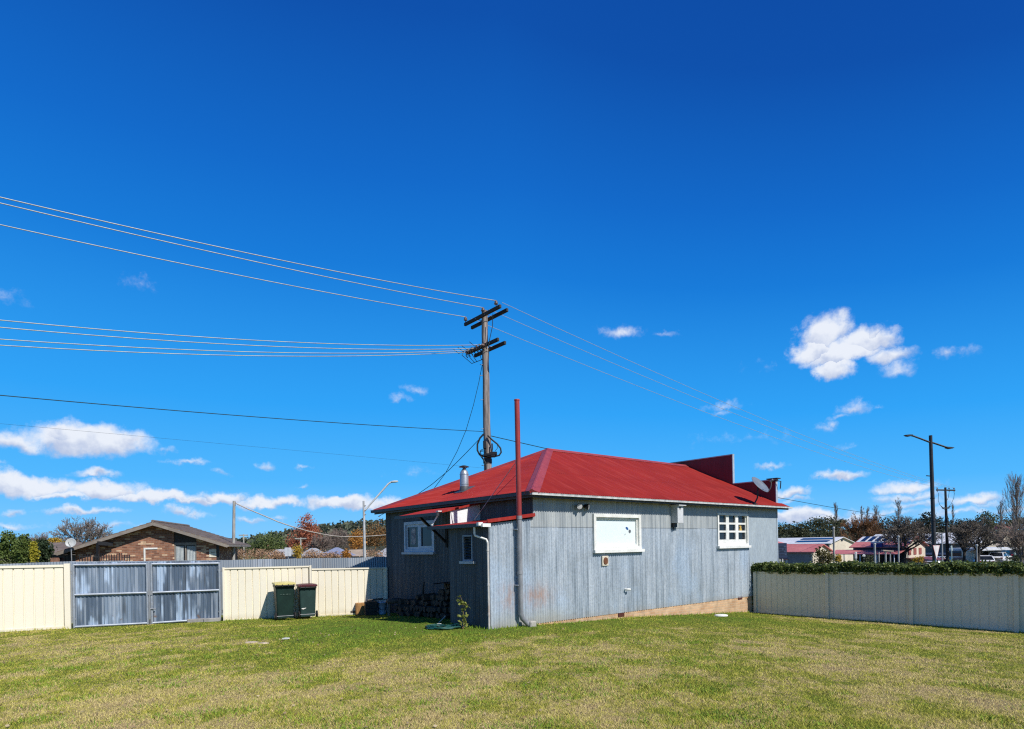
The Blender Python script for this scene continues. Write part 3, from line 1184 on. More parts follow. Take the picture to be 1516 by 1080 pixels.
# wall vent
ta_, za_ = onS(891.3, 823.5, -.03)
tb_, zb_ = onS(900.8, 838, -.03)
mb = MB()
mb.bbox(H((ta_ + tb_) / 2, -.022, (za_ + zb_) / 2), (abs(tb_ - ta_) / 2, .02, abs(za_ - zb_) / 2), (AX, BX, UP), 0, .01)
vp = mb.build('wall_vent', pm('cream_vent_plate', (.74, .68, .55)), hr)
mb = MB()
rv = abs(tb_ - ta_) * .36
mb.lathe([(rv, .0), (rv, .008), (rv * .93, .012), (.001, .012)], H((ta_ + tb_) / 2, -.042, (za_ + zb_) / 2), 20, 0, (AX, UP * 1.12, -BX))
for k in range(-3, 4):
    mb.hbox((ta_ + tb_) / 2 - rv * .8, (ta_ + tb_) / 2 + rv * .8, -.062, -.055, (za_ + zb_) / 2 + k * rv * .25 - .006, (za_ + zb_) / 2 + k * rv * .25 + .006)
mb.build('grille', pm('rusty_grille', (.24, .10, .05), (.16, .07, .04), 9, .8), vp)

# pipe stub
t, z = onS(927, 873, -.05)
mb = MB()
mb.tube([H(t, .01, z), H(t, -.07, z), H(t + .03, -.11, z + .003), H(t + .09, -.11, z - .005)], .028, 10)
mb.build('pipe_stub', M['white'], hr)

# satellite dish
h = onRoofA(1116.5, 747)
foot = H(*h)
D = foot.y
top = W(1122, 721, D)
mb = MB()
mb.tube([foot, W(1121.3, 737.5, D), top], .025, 8)
mb.bbox(foot + UP * .01, (.09, .09, .012), (AX, BX, UP), 0, .004)
sd = mb.build('satellite_dish', M['steel_dark'], hr)
sd['label'] = 'grey satellite dish on a bent mast'
c = W(1124.6, 718.6, D - .03)
vd = c.normalized()
rt = vd.cross(UP).normalized()
un = rt.cross(vd)
a_ = (rt * .70 - un * .714).normalized()             # long axis as seen
pn = (rt * .714 + un * .70).normalized()
nrm = (pn * .955 - vd * .296).normalized()           # dish tilts up to the sun
b_ = nrm.cross(a_).normalized()
mb = MB()
R_ = .345
prof = [(R_ * q, R_ * .22 * q * q - .05) for q in (0.02, .25, .5, .75, .95, 1.0)]
mb.lathe(prof + [(R_ * 1.01, R_ * .22 - .045), (R_ * .98, R_ * .22 - .035)] + [(R_ * q, R_ * .22 * q * q - .042) for q in (.75, .5, .25, .02)], c, 32, 0, (a_, b_, nrm))
mb.build('reflector', pm('grey_dish_paint', (.17, .20, .25), (.14, .165, .21), 4, .4), sd)
mb = MB()
e = c + nrm * .36 + a_ * .16
mb.tube([c + a_ * R_ * .98 + nrm * .02, c + a_ * .30 + nrm * .18, e], .012, 6)
mb.lathe([(.03, -.06), (.035, 0), (.03, .05)], e, 10, 0, (a_, b_, nrm))
mb.build('feed_arm', M['galv_pipe'], sd)
# ================================================================== YARD
def gpt(u, v):
    a, b = ray(u, v)
    D = np.linspace(4.5, 30, 600)
    d = b * D - ground_np(a * D, D)
    i = int(np.argmax(d < 0)) if (d < 0).any() else len(D) - 1
    if i > 0:
        D0, D1 = D[i - 1], D[i]
        k = d[i - 1] / (d[i - 1] - d[i] + 1e-9)
        Dm = D0 + (D1 - D0) * k
    else:
        Dm = D[0]
    q = W(u, v, float(Dm))
    return Vector((q.x, q.y, gz(q.x, q.y)))


def fence_profile(L, sp=.2, depth=.03):
    c, a = [(0, 0)], 0.0
    while a + sp < L:
        c += [(a + sp - .036, 0), (a + sp - .028, -depth), (a + sp - .010, -depth), (a + sp - .002, 0)]
        a += sp
    c.append((L, 0))
    return c


def sheet_fence(root, a, b, la, lb, ta_z, tb_z, mat, nrm, rail=.05, sp=.2, posts=(True, True), pw=.05, depth=.03):
    """one bay of a steel panel fence: a, b plan points, la/lb bottoms, ta/tb tops"""
    a, b = Vector((a[0], a[1], 0)), Vector((b[0], b[1], 0))
    d = b - a
    L = d.length
    d.normalize()
    lin = lambda p, q: (lambda x: p + (q - p) * x / L)
    mb = MB()
    mb.corr(lambda x, o, z: a + d * x + nrm * o + UP * z, 0, L, lin(la, lb), lin(ta_z, tb_z), profile=fence_profile(L, sp, depth))
    pn = mb.build('panel', mat, root)
    mb = MB()
    mb.bar(a + nrm * .004 + UP * (ta_z - rail / 2), b + nrm * .004 + UP * (tb_z - rail / 2), .05, rail)
    mb.build('rail', mat, pn)
    mb = MB()
    mb.bar(a + nrm * .004 + UP * (la + rail / 2), b + nrm * .004 + UP * (lb + rail / 2), .05, rail)
    mb.build('rail', mat, pn)
    for k, (p, l, t, on) in enumerate(((a, la, ta_z, posts[0]), (b, lb, tb_z, posts[1]))):
        if on:
            mb = MB()
            mb.box(p + nrm * .02 + UP * ((l - .1 + t + .012) / 2), (pw / 2 * 1.1, .04, (t + .012 - l + .1) / 2), (d, nrm, UP))
            mb.build('post', mat, root)


def fpt(u, D):
    q = W(u, 850, D)
    return (q.x, q.y)


def ztop(u, v, D):
    return W(u, v, D).z


FN = Vector((.398, -.917, 0))
D_l = 1 / (.06506 + 160 * 2.6e-5)
pl = fpt(-160, D_l)
p0_, p1_ = fpt(0, 15.37), fpt(104, 15.99)
zt0 = ztop(0, 838, 15.37)
r = thing('steel_fence', 'cream steel panel fence left of the corrugated gate', 'fence', (p0_[0], p0_[1], gz(*p0_)))
pk = [pl, p0_, p1_]
md = ((pl[0] + p0_[0]) / 2, (pl[1] + p0_[1]) / 2)
# bay joints hidden in the long straight run
zb0, zb1 = ztop(0, 935.5, 15.37), ztop(103, 930, 15.99)
sheet_fence(r, pl, p1_, zb0 - .01, zb1, zt0 + .01, ztop(103, 836, 15.99), M['cream'], FN, .065, posts=(True, False), sp=.212)
mb = MB()
d = Vector((p1_[0] - p0_[0], p1_[1] - p0_[1], 0)).normalized()
mb.box(Vector((p1_[0], p1_[1], (zb1 - .1 + ztop(103, 834.5, 15.99)) / 2)) - d * .06 + FN * .02, (.065, .04, (ztop(103, 834.5, 15.99) - zb1 + .1) / 2), (d, FN, UP))
mb.build('gate_post', M['cream'], r)

ga = (331, fdepth(331))
q1, q2 = fpt(*ga), fpt(459.5, 18.5)
r = thing('steel_fence', 'cream steel panel fence between the gate and the step, behind the yellow-lidded bin', 'fence', (q1[0], q1[1], gz(*q1)))
sheet_fence(r, q1, q2, ztop(329, 920.6, ga[1]), ztop(459, 914.2, 18.5), ztop(329, 841, ga[1]), ztop(459.5, 837.8, 18.5), M['cream'], FN, .045, posts=(True, True))
q3, q4 = fpt(461.5, 18.55), fpt(571.6, 19.40)
r = thing('steel_fence', 'lower cream steel panel fence running into the house corner', 'fence', (q3[0], q3[1], gz(*q3)))
sheet_fence(r, q3, q4, ztop(463, 913.9, 18.55), ztop(572, 907, 19.4), ztop(463, 842, 18.55), ztop(572, 840.2, 19.4), M['cream'], FN, .045, posts=(False, True))


# --- corrugated double gate
def gate_mat():
    n = N('patched_gate_iron_sky_sheen')
    p = n.pos()
    d = n.vm('DOT_PRODUCT', p, (.917, .398, 0))
    z = n.sep(p)[2]
    sheet = n.white(n.comb(n.m('FLOOR', n.m('DIVIDE', d, .62)), n.m('GREATER_THAN', z, -1.16), 5.0))
    rib = n.m('FLOOR', n.m('DIVIDE', d, .045))
    lap = n.m('MULTIPLY', n.m('ADD', n.m('GREATER_THAN', z, -1.16), sheet), 3.7)
    streak = n.noise(n.comb(n.m('MULTIPLY', rib, .53), n.m('MULTIPLY', z, .5), lap), 1.0, 3)
    wide = n.noise(n.comb(n.m('MULTIPLY', rib, .11), n.m('MULTIPLY', z, .6), n.m('MULTIPLY', lap, .37)), 1.0, 3)
    c = n.mix(n.ramp(sheet, 0, 1, 0, 1, False), (.085, .12, .18), (.25, .32, .42))
    c = n.mix(n.m('MULTIPLY', n.ramp(streak, .50, .64), .7), c, (.42, .48, .57))
    c = n.mix(n.m('MULTIPLY', n.ramp(streak, .46, .28), .8), c, (.07, .08, .095))
    c = n.mix(n.m('MULTIPLY', n.m('MULTIPLY', n.ramp(wide, .565, .62), n.ramp(streak, .44, .56)), .9), c, (.52, .65, .84))  # bluish-white streaks: sky reflection put into the base colour
    br = n.m('MULTIPLY', n.ramp(n.noise(n.comb(d, z, 9.0), 3.0, 3), .62, .72), n.ramp(z, -1.5, -1.9))
    c = n.mix(br, c, (.22, .15, .12))
    return n.fin(c, n.ramp(sheet, 0, 1, .32, .5, False), .35, .5)


M['gate'] = gate_mat()


def gate_leaf(u0, u1, vt0, vt1, vb0, vb1, label, hinge_left):
    D0, D1 = fdepth(u0), fdepth(u1)
    a, b = fpt(u0, D0), fpt(u1, D1)
    a3, b3 = Vector((a[0], a[1], 0)), Vector((b[0], b[1], 0))
    d = (b3 - a3)
    L = d.length
    d.normalize()
    nr = Vector((d.y, -d.x, 0))
    t0, t1, l0, l1 = ztop(u0, vt0, D0), ztop(u1, vt1, D1), ztop(u0, vb0, D0), ztop(u1, vb1, D1)
    r = thing('corrugated_gate', label, 'gate', (a3 + b3) / 2 + UP * min(l0, l1), 'leaves of the corrugated double gate')
    lin = lambda p, q: (lambda x: p + (q - p) * x / L)
    mb = MB()
    mb.corr(lambda x, o, z: a3 + d * x + nr * (o - .03) + UP * z, 0.0, L, lin(l0 + .02, l1 + .02), lin(t0 + .035, t1 + .035), amp=.011, pitch=.09)
    sh = mb.build('sheet', M['gate'], r)
    mb = MB()
    R = .032
    zm0, zm1 = t0 + (l0 - t0) * .485, t1 + (l1 - t1) * .485
    P = lambda x, z: a3 + d * x + UP * z + nr * .012
    mb.tube([P(R, l0), P(R, t0)], R, 8)
    mb.tube([P(L - R, l1), P(L - R, t1)], R, 8)
    mb.tube([P(R, t0 - R), P(L - R, t1 - R)], R, 8)
    mb.tube([P(R, zm0), P(L - R, zm1)], R * .95, 8)
    mb.tube([P(R, l0 + R), P(L - R, l1 + R)], R, 8)
    mb.build('frame', pm('galvanised_tube', (.42, .46, .52), (.34, .38, .44), 6, .45, .4), r)
    for k in (.14, .86):
        x = 0.0 if hinge_left else L
        z = (t0 if hinge_left else t1) * (1 - k) + (l0 if hinge_left else l1) * k
        mb = MB()
        mb.tube([P(x + (-.03 if hinge_left else .03), z - .05), P(x + (-.03 if hinge_left else .03), z + .05)], .02, 8)
        mb.bar(P(x - .07, z), P(x + .07, z), .03, .05)
        mb.build('hinge', M['galv_pipe'], r)
    return r, P, L, (zm0, zm1, l0, l1)


gate_leaf(106.5, 219.5, 835, 833.6, 930.3, 924.3, 'left leaf of the corrugated iron double gate', True)
r, P, L, zz = gate_leaf(222, 326.5, 833.8, 832.6, 924.4, 917.5, 'right leaf of the corrugated iron double gate, with the drop bolt', False)
mb = MB()
mb.tube([P(.02, zz[0] - .25) - d * .03 + FN * .05, P(.02, zz[2] - .02) - d * .03 + FN * .05], .014, 6)
mb.tube([P(.02, zz[0] - .45) - d * .03 + FN * .05, P(.14, zz[0] - .46) + FN * .06], .014, 6)
mb.bar(P(-.05, zz[0]) + FN * .04, P(.06, zz[0]) + FN * .04, .03, .12)
mb.build('drop_bolt', M['galv_pipe'], r)
# blocks under the gate's right end
for k, (u, v) in enumerate(((290, 921.6), (314, 920.6))):
    q = gpt(u, v)
    mb = MB()
    mb.bbox(q + UP * .045 - FN * .02, (.22, .06, .055), (d, FN, UP), 0, .012)
    tag(mb.build('paving_block', M['concrete']), ('grey paving block under the gate, left of the pair', 'grey paving block under the gate, nearest the bins')[k], 'paving block', 'blocks under the gate')

# --- corrugated iron fence behind
gpts = [(-160, 16.6, 836), (0, 17.3, 835), (105, 17.9, 831.3), (345, 20.2, 829.5), (572, 21.4, 824.6), (660, 21.9, 824)]
g3 = [(Vector((*fpt(u, D), 0)), ztop(u, v, D)) for u, D, v in gpts]
cum = [0]
for i in range(1, len(g3)):
    cum.append(cum[-1] + (g3[i][0] - g3[i - 1][0]).length)


def gP(x, o, z):
    i = min(max(int(np.searchsorted(cum, x) - 1), 0), len(g3) - 2)
    a, b = g3[i][0], g3[i + 1][0]
    return a + (b - a) * ((x - cum[i]) / (cum[i + 1] - cum[i])) + FN * o + UP * z


def grey_iron():
    n = N('old_galvanised_fence_iron')
    p = n.pos()
    d = n.vm('DOT_PRODUCT', p, (.917, .398, 0))
    z = n.sep(p)[2]
    sheet = n.white(n.comb(n.m('FLOOR', n.m('DIVIDE', d, .62)), 0.0, 5.0))
    streak = n.noise(n.comb(n.m('MULTIPLY', d, 9.0), n.m('MULTIPLY', z, .8), 0.0), 1.0, 4)
    c = n.mix(sheet, (.26, .30, .34), (.44, .48, .53))
    c = n.mix(n.m('MULTIPLY', n.ramp(streak, .5, .75), .5), c, (.24, .23, .22))
    return n.fin(c, .5, .25, .4)


tops = [z for _, z in g3]
step = np.random.default_rng(3).uniform(-.012, .012, 200)
mb = MB()
mb.corr(gP, 0, cum[-1], -2.35, lambda x: float(np.interp(x, cum, tops)) + step[int(x / .62)], pitch=.076, amp=.009)
r = thing('iron_fence', 'old grey corrugated iron fence behind the cream fence', 'fence', g3[3][0] + UP * -2.35)
mb.build('sheet', grey_iron(), r)
mb = MB()
for z in (-.75, -2.0):
    for i in range(len(g3) - 1):
        mb.bar(g3[i][0] - FN * .05 + UP * z, g3[i + 1][0] - FN * .05 + UP * z, .05, .08)
mb.build('rail', M['timber'], r)

# --- sage fence on the right
qs = [-.02, 2.27, 4.47, 6.71, 8.95, 11.2]
vb = {0: (1118, 907.4), 1: (1224, 914.8), 2: (1348, 923.8), 3: (1504, 935.6)}
vt = {0: (1118, 846.5), 1: (1224, 847), 2: (1348, 847.8), 3: (1504, 849)}
zl, zu = [], []
for k, q in enumerate(qs):
    x, y = rfence(q)
    if k in vb:
        zl.append(ztop(vb[k][0], vb[k][1], y))
        zu.append(ztop(vt[k][0], vt[k][1], y))
    else:
        zl.append(zl[-1] + .02)
        zu.append(zu[-1] + .02)
r = thing('steel_fence', 'sage grey steel panel fence below the clipped hedge', 'fence', (*rfence(4.47), gz(*rfence(4.47))))
for k in range(len(qs) - 1):
    sheet_fence(r, rfence(qs[k]), rfence(qs[k + 1]), zl[k], zl[k + 1], zu[k], zu[k + 1], M['fence_grey'], -AX, .04, sp=.19, posts=(k == 0, True), pw=.085, depth=.011)


# --- leaves helper
def leaf_quads(C, size, jitter=1.0, up=0.0, seed=0, k=4, asp=.55):
    g = np.random.default_rng(seed)
    n = len(C)
    a = g.normal(size=(n, 3))
    a[:, 2] *= (1 - up)
    a /= np.linalg.norm(a, axis=1, keepdims=True) + 1e-9
    b = g.normal(size=(n, 3))
    b -= (b * a).sum(1, keepdims=True) * a
    b /= np.linalg.norm(b, axis=1, keepdims=True) + 1e-9
    s = size * g.uniform(.6, 1.3, (n, 1)) if np.isscalar(size) else size[:, None] * g.uniform(.7, 1.2, (n, 1))
    a, b = a * s * .5, b * s * .5 * asp
    if k == 4:
        return np.stack([C - a, C + b, C + a, C - b], 1)
    return np.stack([C - a, C + a + b, C + a - b], 1)


# --- clipped hedge over the sage fence
hd = thing('hedge', 'clipped dark leafy hedge topping the sage fence', 'hedge', (*rfence(4.5), gz(*rfence(4.5)) - .2))
g = np.random.default_rng(21)
n = 30000
q = g.uniform(-.32, 10.8, n)
zt_ = np.interp(q, qs, zu)
dens = g.uniform(0, 1, n)
# u: across (t), w: height; keep points near the surface of the clipped box
ww = g.uniform(-.03, 1, n)
side = g.uniform(0, 1, n)
thick = .62
bumpy = .045 * np.sin(q * 2.3 + 1) + .04 * np.sin(q * 5.1) + .035 * np.sin(q * 11.7) + .03 * np.sin(q * 23.1 + 2)
top_h = .19 + bumpy * .5
off = np.where(side < .62, g.normal(0, .045, n) + bumpy * .6, g.uniform(0, thick, n))
hh = np.where(side < .62, ww * top_h, top_h + g.normal(0, .03, n))
hh = np.where((side < .62) & (g.uniform(0, 1, n) < .06), -g.uniform(0, .06, n), hh)
hh = hh + np.where((hh > .2) & (np.sin(q * 37.0) * np.sin(q * 13.3 + .5) > .55), g.uniform(0, .035, n), 0)
base = np.stack([RF0[0] - BX.x * q + AX.x * (off - .03), RF0[1] - BX.y * q + AX.y * (off - .03), zt_ + hh], 1)
# hanging end against the house
n2 = 3500
q2_ = g.uniform(-.42, -.10, n2)
h2 = g.uniform(0, 1, n2)
o2 = g.uniform(-.05, .5, n2)
base2 = np.stack([RF0[0] - BX.x * q2_ + AX.x * o2, RF0[1] - BX.y * q2_ + AX.y * o2, zl[0] + .05 + h2 * (zu[0] - zl[0] + .20)], 1)
C = np.concatenate([base, base2])
np_mesh('foliage', leaf_quads(C, .075, seed=5, asp=.62), 4, M['ivy'], hd, attr=g.uniform(0, 1, len(C)))['kind'] = 'stuff'
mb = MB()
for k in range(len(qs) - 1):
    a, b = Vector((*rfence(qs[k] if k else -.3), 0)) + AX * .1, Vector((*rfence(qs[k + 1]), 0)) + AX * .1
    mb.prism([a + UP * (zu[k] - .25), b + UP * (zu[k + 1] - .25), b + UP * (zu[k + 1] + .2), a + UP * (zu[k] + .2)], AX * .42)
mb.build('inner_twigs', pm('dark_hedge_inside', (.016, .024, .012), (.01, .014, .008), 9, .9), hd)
mb = MB()
for q in np.arange(-.1, 10.5, .55):
    x, y = rfence(q)
    p = Vector((x, y, 0)) + AX * .3
    mb.tube([p + UP * (gz(p.x, p.y) - .1), p + UP * (-1.2)], .02, 5)
mb.build('stem', M['bark'], hd)


# --- wheelie bins
def wheelie_bin(u, vbot, D, yaw_n, h, w, dp, mats, label):
    q = W(u, vbot, D)
    z0 = q.z
    nf = Vector((math.sin(yaw_n), -math.cos(yaw_n), 0))     # face with the handle
    sx = Vector((math.cos(yaw_n), math.sin(yaw_n), 0))
    c = Vector((q.x, q.y, z0)) - nf * dp * .4
    r = thing('wheelie_bin', label, 'bin', c, 'wheelie bins by the cream fence')
    bodym, lidm = mats
    rings = []
    hb = h - .07
    for k, (zf, wf, df, sh) in enumerate(((.04, .80, .70, 0), (.06, .84, .74, 0), (.9, .965, .93, 0), (.905, 1.02, .98, 0), (1.0, 1.03, 1.0, 0))):
        hw, hd_ = w / 2 * wf, dp / 2 * df
        cr = .045
        pts = []
        for sxg, syg in ((1, 1), (-1, 1), (-1, -1), (1, -1)):
            a0 = {(1, 1): 0, (-1, 1): 90, (-1, -1): 180, (1, -1): 270}[(sxg, syg)]
            for t in range(4):
                a = rad(a0 + 30 * t)
                pts.append(c + sx * (sxg * (hw - cr) + cr * math.cos(a)) + nf * (syg * (hd_ - cr) + cr * math.sin(a) + (dp / 2 - hd_) * .55) + UP * (zf * hb))
        rings.append(pts)
    mb = MB()
    m = 16
    vs = [p for rg in rings for p in rg]
    fs = [(i * m + k, i * m + (k + 1) % m, (i + 1) * m + (k + 1) % m, (i + 1) * m + k) for i in range(len(rings) - 1) for k in range(m)]
    mb.add(vs, fs, 0, False)
    mb.add(rings[0], [tuple(reversed(range(m)))])
    mb.add(rings[-1], [tuple(range(m))])
    # foot skirt / axle housing
    mb.box(c + nf * dp * .33 + UP * .10, (w * .40, dp * .12, .06), (sx, nf, UP))
    body = mb.build('body', bodym, r)
    # lid: shallow dome hinged on the near side
    mb = MB()
    zt = hb
    L = []
    for fr, hz in ((.62, .012), (.56, .024), (.2, .042), (-.2, .04), (-.5, .025), (-.58, .003)):
        L.append((fr, hz))
    vs, fs = [], []
    for fr, hz in L:
        for k in range(7):
            x = (k / 6 - .5) * (w * 1.07)
            e = 1 - abs(k / 3 - 1) ** 4 * .5
            vs.append(c + nf * (fr * dp) + sx * x + UP * (zt + .012 + hz * e))
    for i in range(len(L) - 1):
        for k in range(6):
            fs.append((i * 7 + k, i * 7 + k + 1, (i + 1) * 7 + k + 1, (i + 1) * 7 + k))
    mb.add(vs, fs, 0, True)
    for i in range(len(L) - 1):
        for e in (0, 6):
            a, b = Vector(vs[i * 7 + e]), Vector(vs[(i + 1) * 7 + e])
            mb.add([a, b, b * 1 - UP * (b.z - c.z - zt + .02), a - UP * (a.z - c.z - zt + .02)], [(0, 1, 2, 3)])
    for i in (0, len(L) - 1):
        for k in range(6):
            a, b = Vector(vs[i * 7 + k]), Vector(vs[i * 7 + k + 1])
            mb.add([a, b, b - UP * (b.z - c.z - zt + .02), a - UP * (a.z - c.z - zt + .02)], [(0, 1, 2, 3)])
    mb.build('lid', lidm, r)
    mb = MB()
    e = c + nf * (dp * .60) + UP * (hb - .045)
    mb.tube([e - sx * w * .45, e + sx * w * .45], .016, 8)
    for k in (-.44, -.15, .15, .44):
        mb.box(e + sx * (w * k) - nf * .035 + UP * .01, (.015, .05, .03), (sx, nf, UP))
    mb.build('handle', M['black'], r)
    for sg in (-1, 1):
        mb = MB()
        cw = c + nf * (dp * .44) + sx * (sg * (w * .5 + .0)) + UP * .10
        mb.lathe([(.05, -.025), (.098, -.022), (.10, 0), (.098, .022), (.05, .025)], cw, 20, 0, (nf, UP, sx))
        wl = mb.build('wheel', M['rubber'], r)
        mb = MB()
        mb.lathe([(.048, -.027), (.048, .027)], cw, 14, 0, (nf, UP, sx))
        mb.build('hub', M['galv_pipe'], wl)
    mb = MB()
    cw = c + nf * (dp * .44) + UP * .10
    mb.tube([cw - sx * w * .5, cw + sx * w * .5], .012, 6)
    mb.build('axle', M['galv_pipe'], r)
    return r, c, nf, sx, hb


Db = 1 / np.interp(425, [a for a, _ in FEN], [1 / d_ for _, d_ in FEN])
r, c, nf, sx, hb = wheelie_bin(422.5, 917.2, 17.45, rad(28), 1.10, .53, .66, (M['bin_green'], M['lid_yellow']), 'tall dark green wheelie bin with a yellow lid')
mb = MB()
for k, x in enumerate((-.13, -.095, -.05, -.015, .03, .06, .10, .13)):
    mb.box(c + nf * (.66 / 2 * .98 + .004) + sx * x + UP * .73, (.011, .004, .008 + .004 * (k % 3)), (sx, nf, UP))
mb.build('raised_lettering', pm('worn_moulding', (.06, .10, .085)), r)
r, c, nf, sx, hb = wheelie_bin(456, 914.6, 17.85, rad(26), 1.02, .50, .58, (M['bin_green2'], M['lid_red']), 'smaller faded green wheelie bin with a maroon lid')
mb = MB()
mb.prism([c + nf * .280 + sx * a_ + UP * b_ for a_, b_ in ((-.19, .27), (-.13, .255), (-.06, .285), (-.05, .30), (-.1, .295), (-.17, .29))], nf * .004)
mb.build('paint_scuff', M['white'], r)

# --- shaded clutter along the back wall
q = gpt(566, 909.6)
mb = MB()
mb.lathe([(.115, 0), (.145, .36), (.152, .36), (.152, .385), (.14, .385), (.112, .02), (.001, .02)], (0, 0, 0), 24)
bk = thing('bucket', 'white plastic bucket standing by the firewood', 'bucket', q)
mb.v = [(p[0] + q.x, p[1] + q.y, p[2] + q.z) for p in mb.v]
mb.build('pail', pm('bluish_white_plastic', (.55, .62, .78), (.48, .55, .72), 5, .4), bk)
mb = MB()
hx = (Vector((0, 0, 0)) - q)
hx.z = 0
hx.normalize()
hy = Vector((-hx.y, hx.x, 0))
mb.tube([q + hy * (.152 * math.cos(a)) + hx * (.155 + .0 * a) * (1 if 0 < a < math.pi else .2) + UP * (.36 - .21 * math.sin(a)) for a in np.linspace(0, math.pi, 14)], .006, 6)
mb.build('handle', M['steel_dark'], bk)

q = gpt(533.5, 911)
cx = Vector((math.cos(.35), math.sin(.35), 0))
cy = Vector((-cx.y, cx.x, 0))
mb = MB()
mb.bbox(q + UP * .19, (.145, .13, .20), (cx, cy, UP), 0, .012)
tag(mb.build('timber_block', pm('sawn_pine', (.42, .22, .075), (.26, .13, .045), 5, .7, stretch=(4, 4, .4))), 'upright sunlit timber block by the shaded fence end', 'timber block')
q = gpt(522.5, 911.3)
mb = MB()
mb.bbox(q + UP * .07, (.08, .08, .08), (cx, cy, UP), 0, .012)
tag(mb.build('stone_block', pm('dark_stone', (.10, .085, .07), None, 5, .9)), 'small dark block beside the sunlit timber block', 'block')
q = gpt(549.5, 911)
mb = MB()
mb.hbox(0, 0, 0, 0, 0, 0)
mb = MB()
for k in range(4):
    mb.bbox(q + UP * (.06 + .105 * k), (.19, .15, .048), (cx, cy, UP), 0, .008)
mb.bbox(q + UP * .21 - cy * .0, (.17, .135, .2), (cx, cy, UP), 0, .008)
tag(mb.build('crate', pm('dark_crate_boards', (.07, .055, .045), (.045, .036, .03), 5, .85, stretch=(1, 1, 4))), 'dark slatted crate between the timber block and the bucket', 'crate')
# sticks lying on the crate
for k, (da, dz, ln, lab) in enumerate(((0.1, .45, .55, 'long stick lying on the dark crate'), (.35, .475, .42, 'shorter stick lying across the dark crate'))):
    e = Vector((math.cos(.35 + da), math.sin(.35 + da), .04))
    mb = MB()
    mb.tube([q + UP * dz - e * .12, q + UP * (dz + .01) + e * ln * .5, q + UP * dz + e * ln], [.022, .018, .012], 6)
    tag(mb.build('stick', M['bark']), lab, 'stick')
# stool
q = gpt(584, 911.5)
st = thing('stool', 'low timber stool with a rounded seat beside the firewood', 'stool', q)
mb = MB()
mb.lathe([(.001, .36), (.20, .37), (.245, .40), (.25, .45), (.21, .50), (.001, .53)], q, 18, 0, (cx * 1.0, cy * .8, UP))
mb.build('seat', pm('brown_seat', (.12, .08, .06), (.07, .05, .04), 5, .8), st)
for a, b in ((-1, -1), (-1, 1), (1, -1), (1, 1)):
    mb = MB()
    mb.bar(q + cx * (.17 * a) + cy * (.12 * b) + UP * -.01, q + cx * (.14 * a) + cy * (.1 * b) + UP * .38, .04, .04)
    mb.build('leg', M['bark'], st)

# firewood
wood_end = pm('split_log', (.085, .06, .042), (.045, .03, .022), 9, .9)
g = np.random.default_rng(5)
protos = []
for k in range(5):
    mb = MB()
    n = 9
    R0 = [(.085 + .02 * math.sin(j * 2.1 + k)) * (1 if k < 3 else (.75 if j % 3 else 1.2)) for j in range(n)]
    pol = [Vector((0, R0[j] * math.cos(2 * math.pi * j / n), R0[j] * math.sin(2 * math.pi * j / n))) for j in range(n)]
    if k >= 2:
        pol = [p for p in pol if p.y < .06 or p.z > 0]
    mb.prism([p - Vector((.19, 0, 0)) for p in pol], Vector((.38, 0, 0)))
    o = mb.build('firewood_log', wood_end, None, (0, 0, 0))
    protos.append(o)
first = set()
yawA = math.atan2(AX.y, AX.x)
nlog = 0
for row in range(6):
    for i in range(22):
        s = 1.85 + i * .19 + (row % 2) * .09 + g.uniform(-.02, .02)
        hmax = .98 - .10 * (s - 1.9) if s < 3.4 else .62 - .06 * (s - 3.4)
        z = .085 + row * .155
        if s > 5.6 or z > hmax:
            continue
        t = w_ - .30 + g.uniform(-.09, .05) - .12 * (row < 2)
        k = int(g.integers(0, 5))
        src = protos[k]
        o = src if k not in first else src.copy()
        if k in first:
            COL.objects.link(o)
        first.add(k)
        p = H(t, s, 0)
        p.z = gz(p.x, p.y) + z + g.uniform(-.01, .01)
        o.location = p
        o.rotation_euler = (g.uniform(0, 6.28), g.uniform(-.08, .08), yawA + g.uniform(-.12, .12))
        tag(o, 'split firewood log in the dark stack against the shaded wall', 'log', 'split firewood logs')
        nlog += 1
p = H(w_ - .33, 2.45, 0)
zt_ = gz(p.x, p.y) + 1.02
mb = MB()
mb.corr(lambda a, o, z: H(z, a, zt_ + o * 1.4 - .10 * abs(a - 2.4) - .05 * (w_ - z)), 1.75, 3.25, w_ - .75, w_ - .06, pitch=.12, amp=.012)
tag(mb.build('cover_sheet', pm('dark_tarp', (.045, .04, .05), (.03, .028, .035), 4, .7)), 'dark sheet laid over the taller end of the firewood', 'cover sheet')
p = H(w_ - .3, 4.55, 0)
z = gz(p.x, p.y)
mb = MB()
mb.tube([p + UP * (z + .45), p + UP * (z + .72) - BX * .05, p + UP * (z + .98) - BX * .11], [.035, .03, .02], 7)
tag(mb.build('branch', M['bark_dark']), 'short branch sticking up out of the firewood', 'branch')

